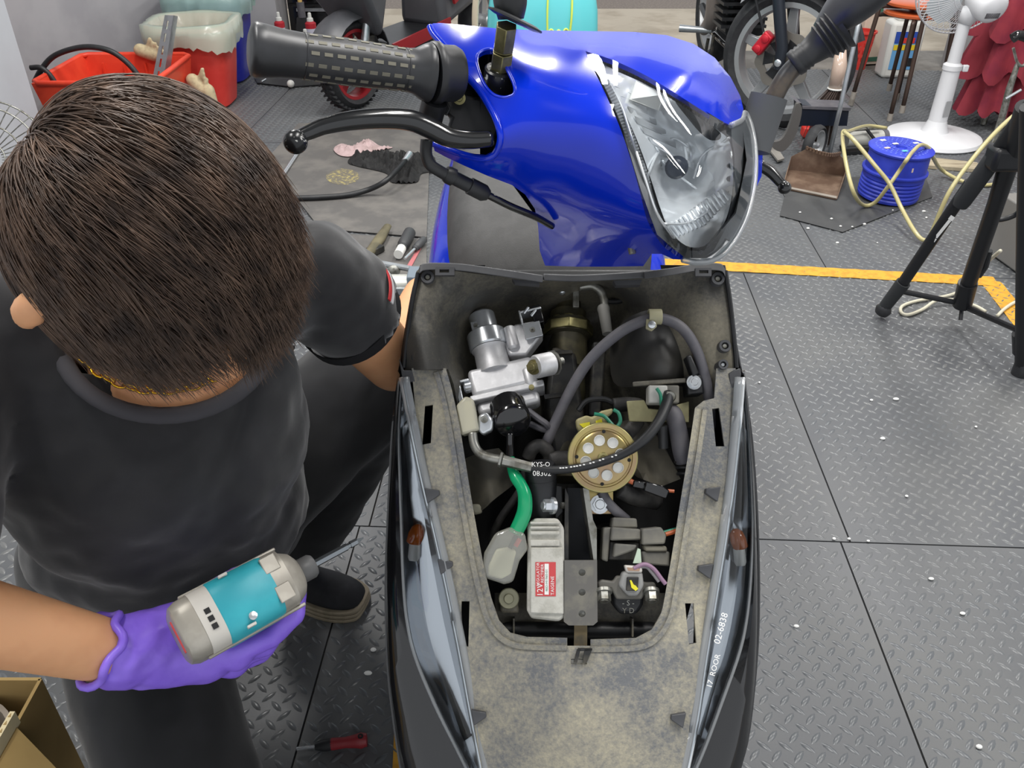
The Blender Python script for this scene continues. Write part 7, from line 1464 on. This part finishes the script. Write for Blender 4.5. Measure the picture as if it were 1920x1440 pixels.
MB().obox((fp0 + fp1) / 2 + UPZ * -.045, (fp1 - fp0) * .5, Vector((0, .05, 0)), UPZ * .006).build('pump_base', M_blk, fpt); MB().tube([(fp0 + fp1) / 2 + Vector((-.01, -.02, .055)), (fp0 + fp1) / 2 + Vector((.07, -.07, -.03))], .007, 8).build('pump_link', M_blk, fpt)
pk = [FL(1722, 292, .018), FL(1832, 304, .018), FL(1852, 318, .018), FL(1736, 309, .018)]; tag(MB().hexa(pk, [p - UPZ * .017 for p in pk]).build('plank', mat('weathered_pine', 'a89d86', .8, col2='8e836e', scale=6, stretch=(1, 6, 1)), bevel=.002), 'weathered pine plank on the floor behind the blue reel', 'plank')
# pale cable near the tripod
apx([W(1876, 470, 2.4), W(1850, 492, 2.5), FL(1820, 520, .03), FL(1800, 545, .010), FL(1770, 556, .008), FL(1720, 564, .0075), FL(1692, 574, .0075), FL(1690, 586, .0075), FL(1704, 590, .0075), FL(1730, 580, .0075), FL(1755, 564, .0175), FL(1785, 562, .0175), FL(1825, 572, .0075), FL(1848, 584, .0075)], .005, 'power_cable', mat('cream_cable', 'c9c4b0', .5), 'cream cable looped under the tripod', 'cable'); apx([FL(1870, 592, .0085), FL(1885, 578, .0085), FL(1905, 566, .0085), FL(1935, 558, .01)], .005, 'power_cable', mat('cream_cable'), 'short cream cable end by the yellow tape corner', 'cable')
# crumbs on the mats
rng = random.Random(11)
for x, y in ((1500, 398), (1515, 428), (1576, 424), (1598, 425), (1621, 420), (1674, 394), (1692, 401), (1737, 408), (1732, 396), (1559, 410), (1424, 717), (1564, 1010), (1592, 1010), (1628, 1014), (1746, 1085), (1805, 1150), (1493, 1174), (1634, 750), (1680, 748), (1655, 822), (1700, 930), (1830, 800), (1836, 1400), (700, 1218), (690, 1262), (1645, 455), (1570, 455)):
    on_sheet = (x, y) in ((1500, 398), (1576, 424), (1598, 425), (1621, 420), (1674, 394), (1559, 410)); p = FL(x, y, .0085 if on_sheet else .0035); s_ = rng.uniform(.0025, .0045); q_ = MB().ell(p, (s_ * rng.uniform(1, 1.8), s_, s_ * .8), 8, 6).build('crumb', mat('white_crumb', 'e8e8e4', .7)); tag(q_, 'tiny white crumb on the floor around the rubber sheet of the blue reel' if y < 460 else ('tiny white crumb on the mats between the shoe and the scooter' if x < 800 else ('tiny white crumb lying by the crossing of the mat joints' if 1000 < y < 1020 else 'tiny white crumb on the open mats beside the scooter')), 'debris', 'white crumbs scattered on the mats')

# ================================================================ left floor between the person and the scooter
for pts, lb in (([(500, 300), (560, 232), (808, 240), (800, 446), (600, 430)], 'plain rubber sheet with a yellowish stain under the rags'), ([(590, 436), (800, 450), (800, 560), (640, 560)], 'plain dark rubber sheet under the hand tools')):
    tag(MB().prism([FL(x, y, .004) for x, y in pts], UPZ * .004).build('rubber_sheet', M_sheet, bevel=.001), lb, 'rubber sheet')
stn = MB().patch(spl2([(612, 328), (640, 316), (668, 322), (672, 336), (650, 346), (620, 342)], 4), [], lambda x, y: FL(x, y, .0086), 6); struct(stn.build('floor_stain', mat('yellowish_stain', '6a655a', .6, col2='a89b62', scale=60, mix=(.5, .62)))) 
def rag(pts, h, m, lb, seed):
    c = (sum(p[0] for p in pts) / len(pts), sum(p[1] for p in pts) / len(pts))
    def f(x, y):
        e = min(1, min(math.hypot(x - p[0], y - p[1]) for p in spl2(pts, 5)) / 12); p = FL(x, y, .0115); n = mnoise.fractal(Vector((x * .09, y * .2, seed)), 1, 2, 3); p.z += h * e * (.5 + .8 * n) + .001 if e > 0 else 0; p.z = max(p.z, .0115); return p
    tag(MB().patch(spl2(pts, 5), [], f, 3.0).build('rag', m, smooth=60, solid=.002), lb, 'rag')
rag([(626, 280), (640, 270), (662, 274), (690, 262), (712, 274), (736, 277), (705, 284), (672, 288), (655, 294), (636, 291)], .032, mat('pink_rag', 'b39c9c', .9, col2='9f8a88', scale=25), 'crumpled pink rag beside the black one', 1.0)
rag([(652, 304), (668, 290), (720, 286), (770, 288), (812, 292), (814, 318), (790, 326), (780, 342), (735, 342), (726, 326), (700, 318), (672, 312)], .05, mat('black_rag', '1d1d1e', .9, col2='2b2b2b', scale=40, bump=.3, bscale=200), 'crumpled black rag with a hose end resting on it', 3.0)
hz = thing('grease_hose', FL(640, 370), 'black hose with a shiny metal tip lying across the rubber sheet', 'hose'); MB().curve([FL(470, 376, .0195), FL(545, 372, .0195), FL(600, 370, .0195), FL(650, 366, .0195), FL(690, 356, .030), FL(722, 340, .062), FL(745, 318, .080), FL(760, 300, .088)], .0105, 12).build('hose_body', M_blk, hz, smooth=180); MB().tube([FL(757, 303, .087), FL(764, 295, .090), FL(768, 289, .092)], [.010, .013, .014], 14).build('metal_tip', M_zinc, hz)
tag(MB().cyl(FL(524, 338, .0165), FL(570, 268, .0165), .008, n=12).build('steel_rod', M_zinc), 'thin shiny steel rod on the mat behind the brake lever', 'rod')
wt = thing('wooden_lever', FL(704, 458), 'grimy wooden lever lying beside the hand tools', 'lever'); MB().tube([FL(727, 424, .028), FL(712, 448, .028), FL(694, 472, .028), FL(676, 494, .028)], [.014, .020, .017, .014], 12, flat=.7).build('shaft', mat('grimy_wood', '6e6750', .7, col2='575240', scale=12), wt, smooth=180); MB().obox(FL(700, 470, .0215), Vector((.022, .03, 0)), Vector((.015, -.01, 0)), UPZ * .012).build('iron_shoe', M_grime, wt, bevel=.004)
def sdriver(p, q, r, L, m, lb, blade, lift=.0088):
    t = thing('screwdriver', FL(*p, 0.0), lb, 'screwdriver'); a, b_ = FL(*p, r + lift), FL(*q, r + lift); d = (b_ - a).normalized(); MB().lathe(a, d, [(0, 0), (r * .7, 0), (r, .006), (r, L * .75), (r * .7, L * .85), (r * .9, L * .95), (r * .6, L)], 16).build('handle', m, t, smooth=40); MB().cyl(a + d * L, a + d * (L + blade), r * .35, n=10).build('blade', M_zinc, t); return t, a, d
t_, a_s, d_s = sdriver((769, 435), (738, 494), .021, .14, mat('charcoal_handle', '38393b', .5), 'large black-handled screwdriver with a pale ferrule', .03); MB().cyl(a_s + d_s * .135, a_s + d_s * .185, .016, n=16).build('ferrule', M_white, t_)
sdriver((796, 448), (752, 492), .013, .085, mat('dark_grey_handle', '434446', .5), 'slim dark-handled screwdriver beside the large one', .08, .0128)
tag(MB().prism([FL(x, y, .009) for x, y in ((784, 464), (790, 466), (772, 500), (763, 500))], UPZ * .003).build('red_strip', mat('faded_red_strip', 'b36a6c', .6)), 'faded red strip lying under the screwdrivers', 'strip')
jk = thing('floor_jack', FL(740, 535), 'low silver jack with a grey end block beside the leg shield', 'jack'); j0, j1 = FL(690, 534, .062), FL(766, 534, .062); MB().cyl(j0 - Vector((.12, 0, 0)), j1, .032, n=24).build('cylinder', mat('pale_alloy', 'c9c9c2', .35, metal=.5), jk); MB().obox(j1 + Vector((.018, 0, 0)), Vector((.018, 0, 0)), Vector((0, .038, 0)), UPZ * .045).build('end_block', mat('blue_grey_block', '75808a', .5), jk, bevel=.004)
for dy in (-.04, .04): MB().obox((j0 + j1) / 2 + Vector((-.06, dy, 0)), Vector((.13, 0, 0)), Vector((0, .006, 0)), UPZ * .01).build('side_rail', M_galv, jk)
MB().obox(j0 + Vector((.0, 0, -.045)), Vector((.15, 0, 0)), Vector((0, .05, 0)), UPZ * .008).build('jack_base', M_grime, jk)
MB().tube([FL(692, 490, .05), FL(790, 508, .05)], .010, 10).build('release_bar', M_galv, jk); MB().lathe(FL(738, 508, .038), Vector((0, -1, .3)), [(.02, -.02), (.02, .015), (.012, .02), (0, .02)], 14).build('pivot_nut', M_steel, jk)
# red screwdriver near the lower edge
rs = thing('screwdriver', FL(640, 1395), 'small red and black screwdriver lying on the mats below the shoe', 'screwdriver'); a, b_ = FL(682, 1388, .014), FL(610, 1397, .012); d = (b_ - a).normalized(); MB().lathe(a, d, [(0, -.006), (.010, -.005), (.0125, .004), (.0105, .014), (.0085, .03), (.0098, .05), (.0075, (b_ - a).length)], 16).build('handle', mat('dark_red_handle', '8a2a30', .45), rs, smooth=50); MB().lathe(b_ - d * .012, d, [(.0095, 0), (.0095, .014), (.006, .028)], 14).build('handle_collar', M_rub, rs); MB().cyl(b_ + d * .01, FL(556, 1404, .010), .0028, n=10).build('blade', M_zinc, rs); MB().lathe(a + UPZ * .0095 + d * .004, UPZ, [(.0045, 0), (.0045, .003), (.002, .003), (0, .001)], 12).build('hang_hole_shade', M_tub, rs)  # hanging hole is a black disc, its inner shade put into the colour
# cardboard box with a grey roll, lower left
M_card = mat('brown_cardboard', 'a68b58', .85, col2='9c8150', scale=6, bump=.08, bscale=120); bx = thing('cardboard_box', (-.86, .60, 0), 'open brown cardboard box at the knees of the crouching person', 'box'); x0, x1, y0, y1, bz = -1.05, -.675, .42, .78, .22; th = .005
MB().box(((x0 + x1) / 2, (y0 + y1) / 2, .004), (x1 - x0, y1 - y0, .006)).build('box_bottom', M_card, bx)
for c, s_ in ((((x0 + x1) / 2, y1, bz / 2), (x1 - x0, th, bz)), (((x0 + x1) / 2, y0, bz / 2), (x1 - x0, th, bz)), ((x0, (y0 + y1) / 2, bz / 2), (th, y1 - y0, bz)), ((x1, (y0 + y1) / 2, bz / 2), (th, y1 - y0, bz))): MB().box(c, s_).build('box_side', M_card, bx)
f0, f1 = Vector((x1, .70, bz)), Vector((x1, .44, bz)); o_ = Vector((.045, .0, -.055)); MB().hexa([f0, f1, f1 + o_, f0 + o_ + Vector((.01, -.03, 0))], [f0 + Vector((.006, 0, .003)), f1 + Vector((.006, 0, .003)), f1 + o_ + Vector((.006, 0, .003)), f0 + o_ + Vector((.016, -.03, .003))]).build('flap', M_card, bx)
e0, e1 = Vector((x1 + .002, .71, bz + .012)), Vector((x1 - .004, .43, bz + .012)); MB().obox((e0 + e1) / 2, (e1 - e0) / 2, Vector((.0035, 0, 0)), UPZ * .012).build('flap_edge', mat('pale_card_edge', 'd8c9a2', .8), bx)
for k in range(24): p = e0 + (e1 - e0) * ((k + .5) / 24) + UPZ * .0122; MB().prism([p + Vector((-.002, -.003, 0)), p + Vector((.002, -.003, 0)), p + Vector((0, .003, 0))], UPZ * .0004).build('flute', M_card, bx)
rlc = Vector((-.777, .68, .10)); tag(MB().lathe(rlc - Vector((0, 0, .09)), (0, 0, 1), [(.085, 0), (.092, 0), (.092, .18), (.085, .18), (.085, 0)], 44).build('tape_roll', mat('grey_film_roll', '8c8276', .5)), 'grey film roll standing in the cardboard box', 'roll')
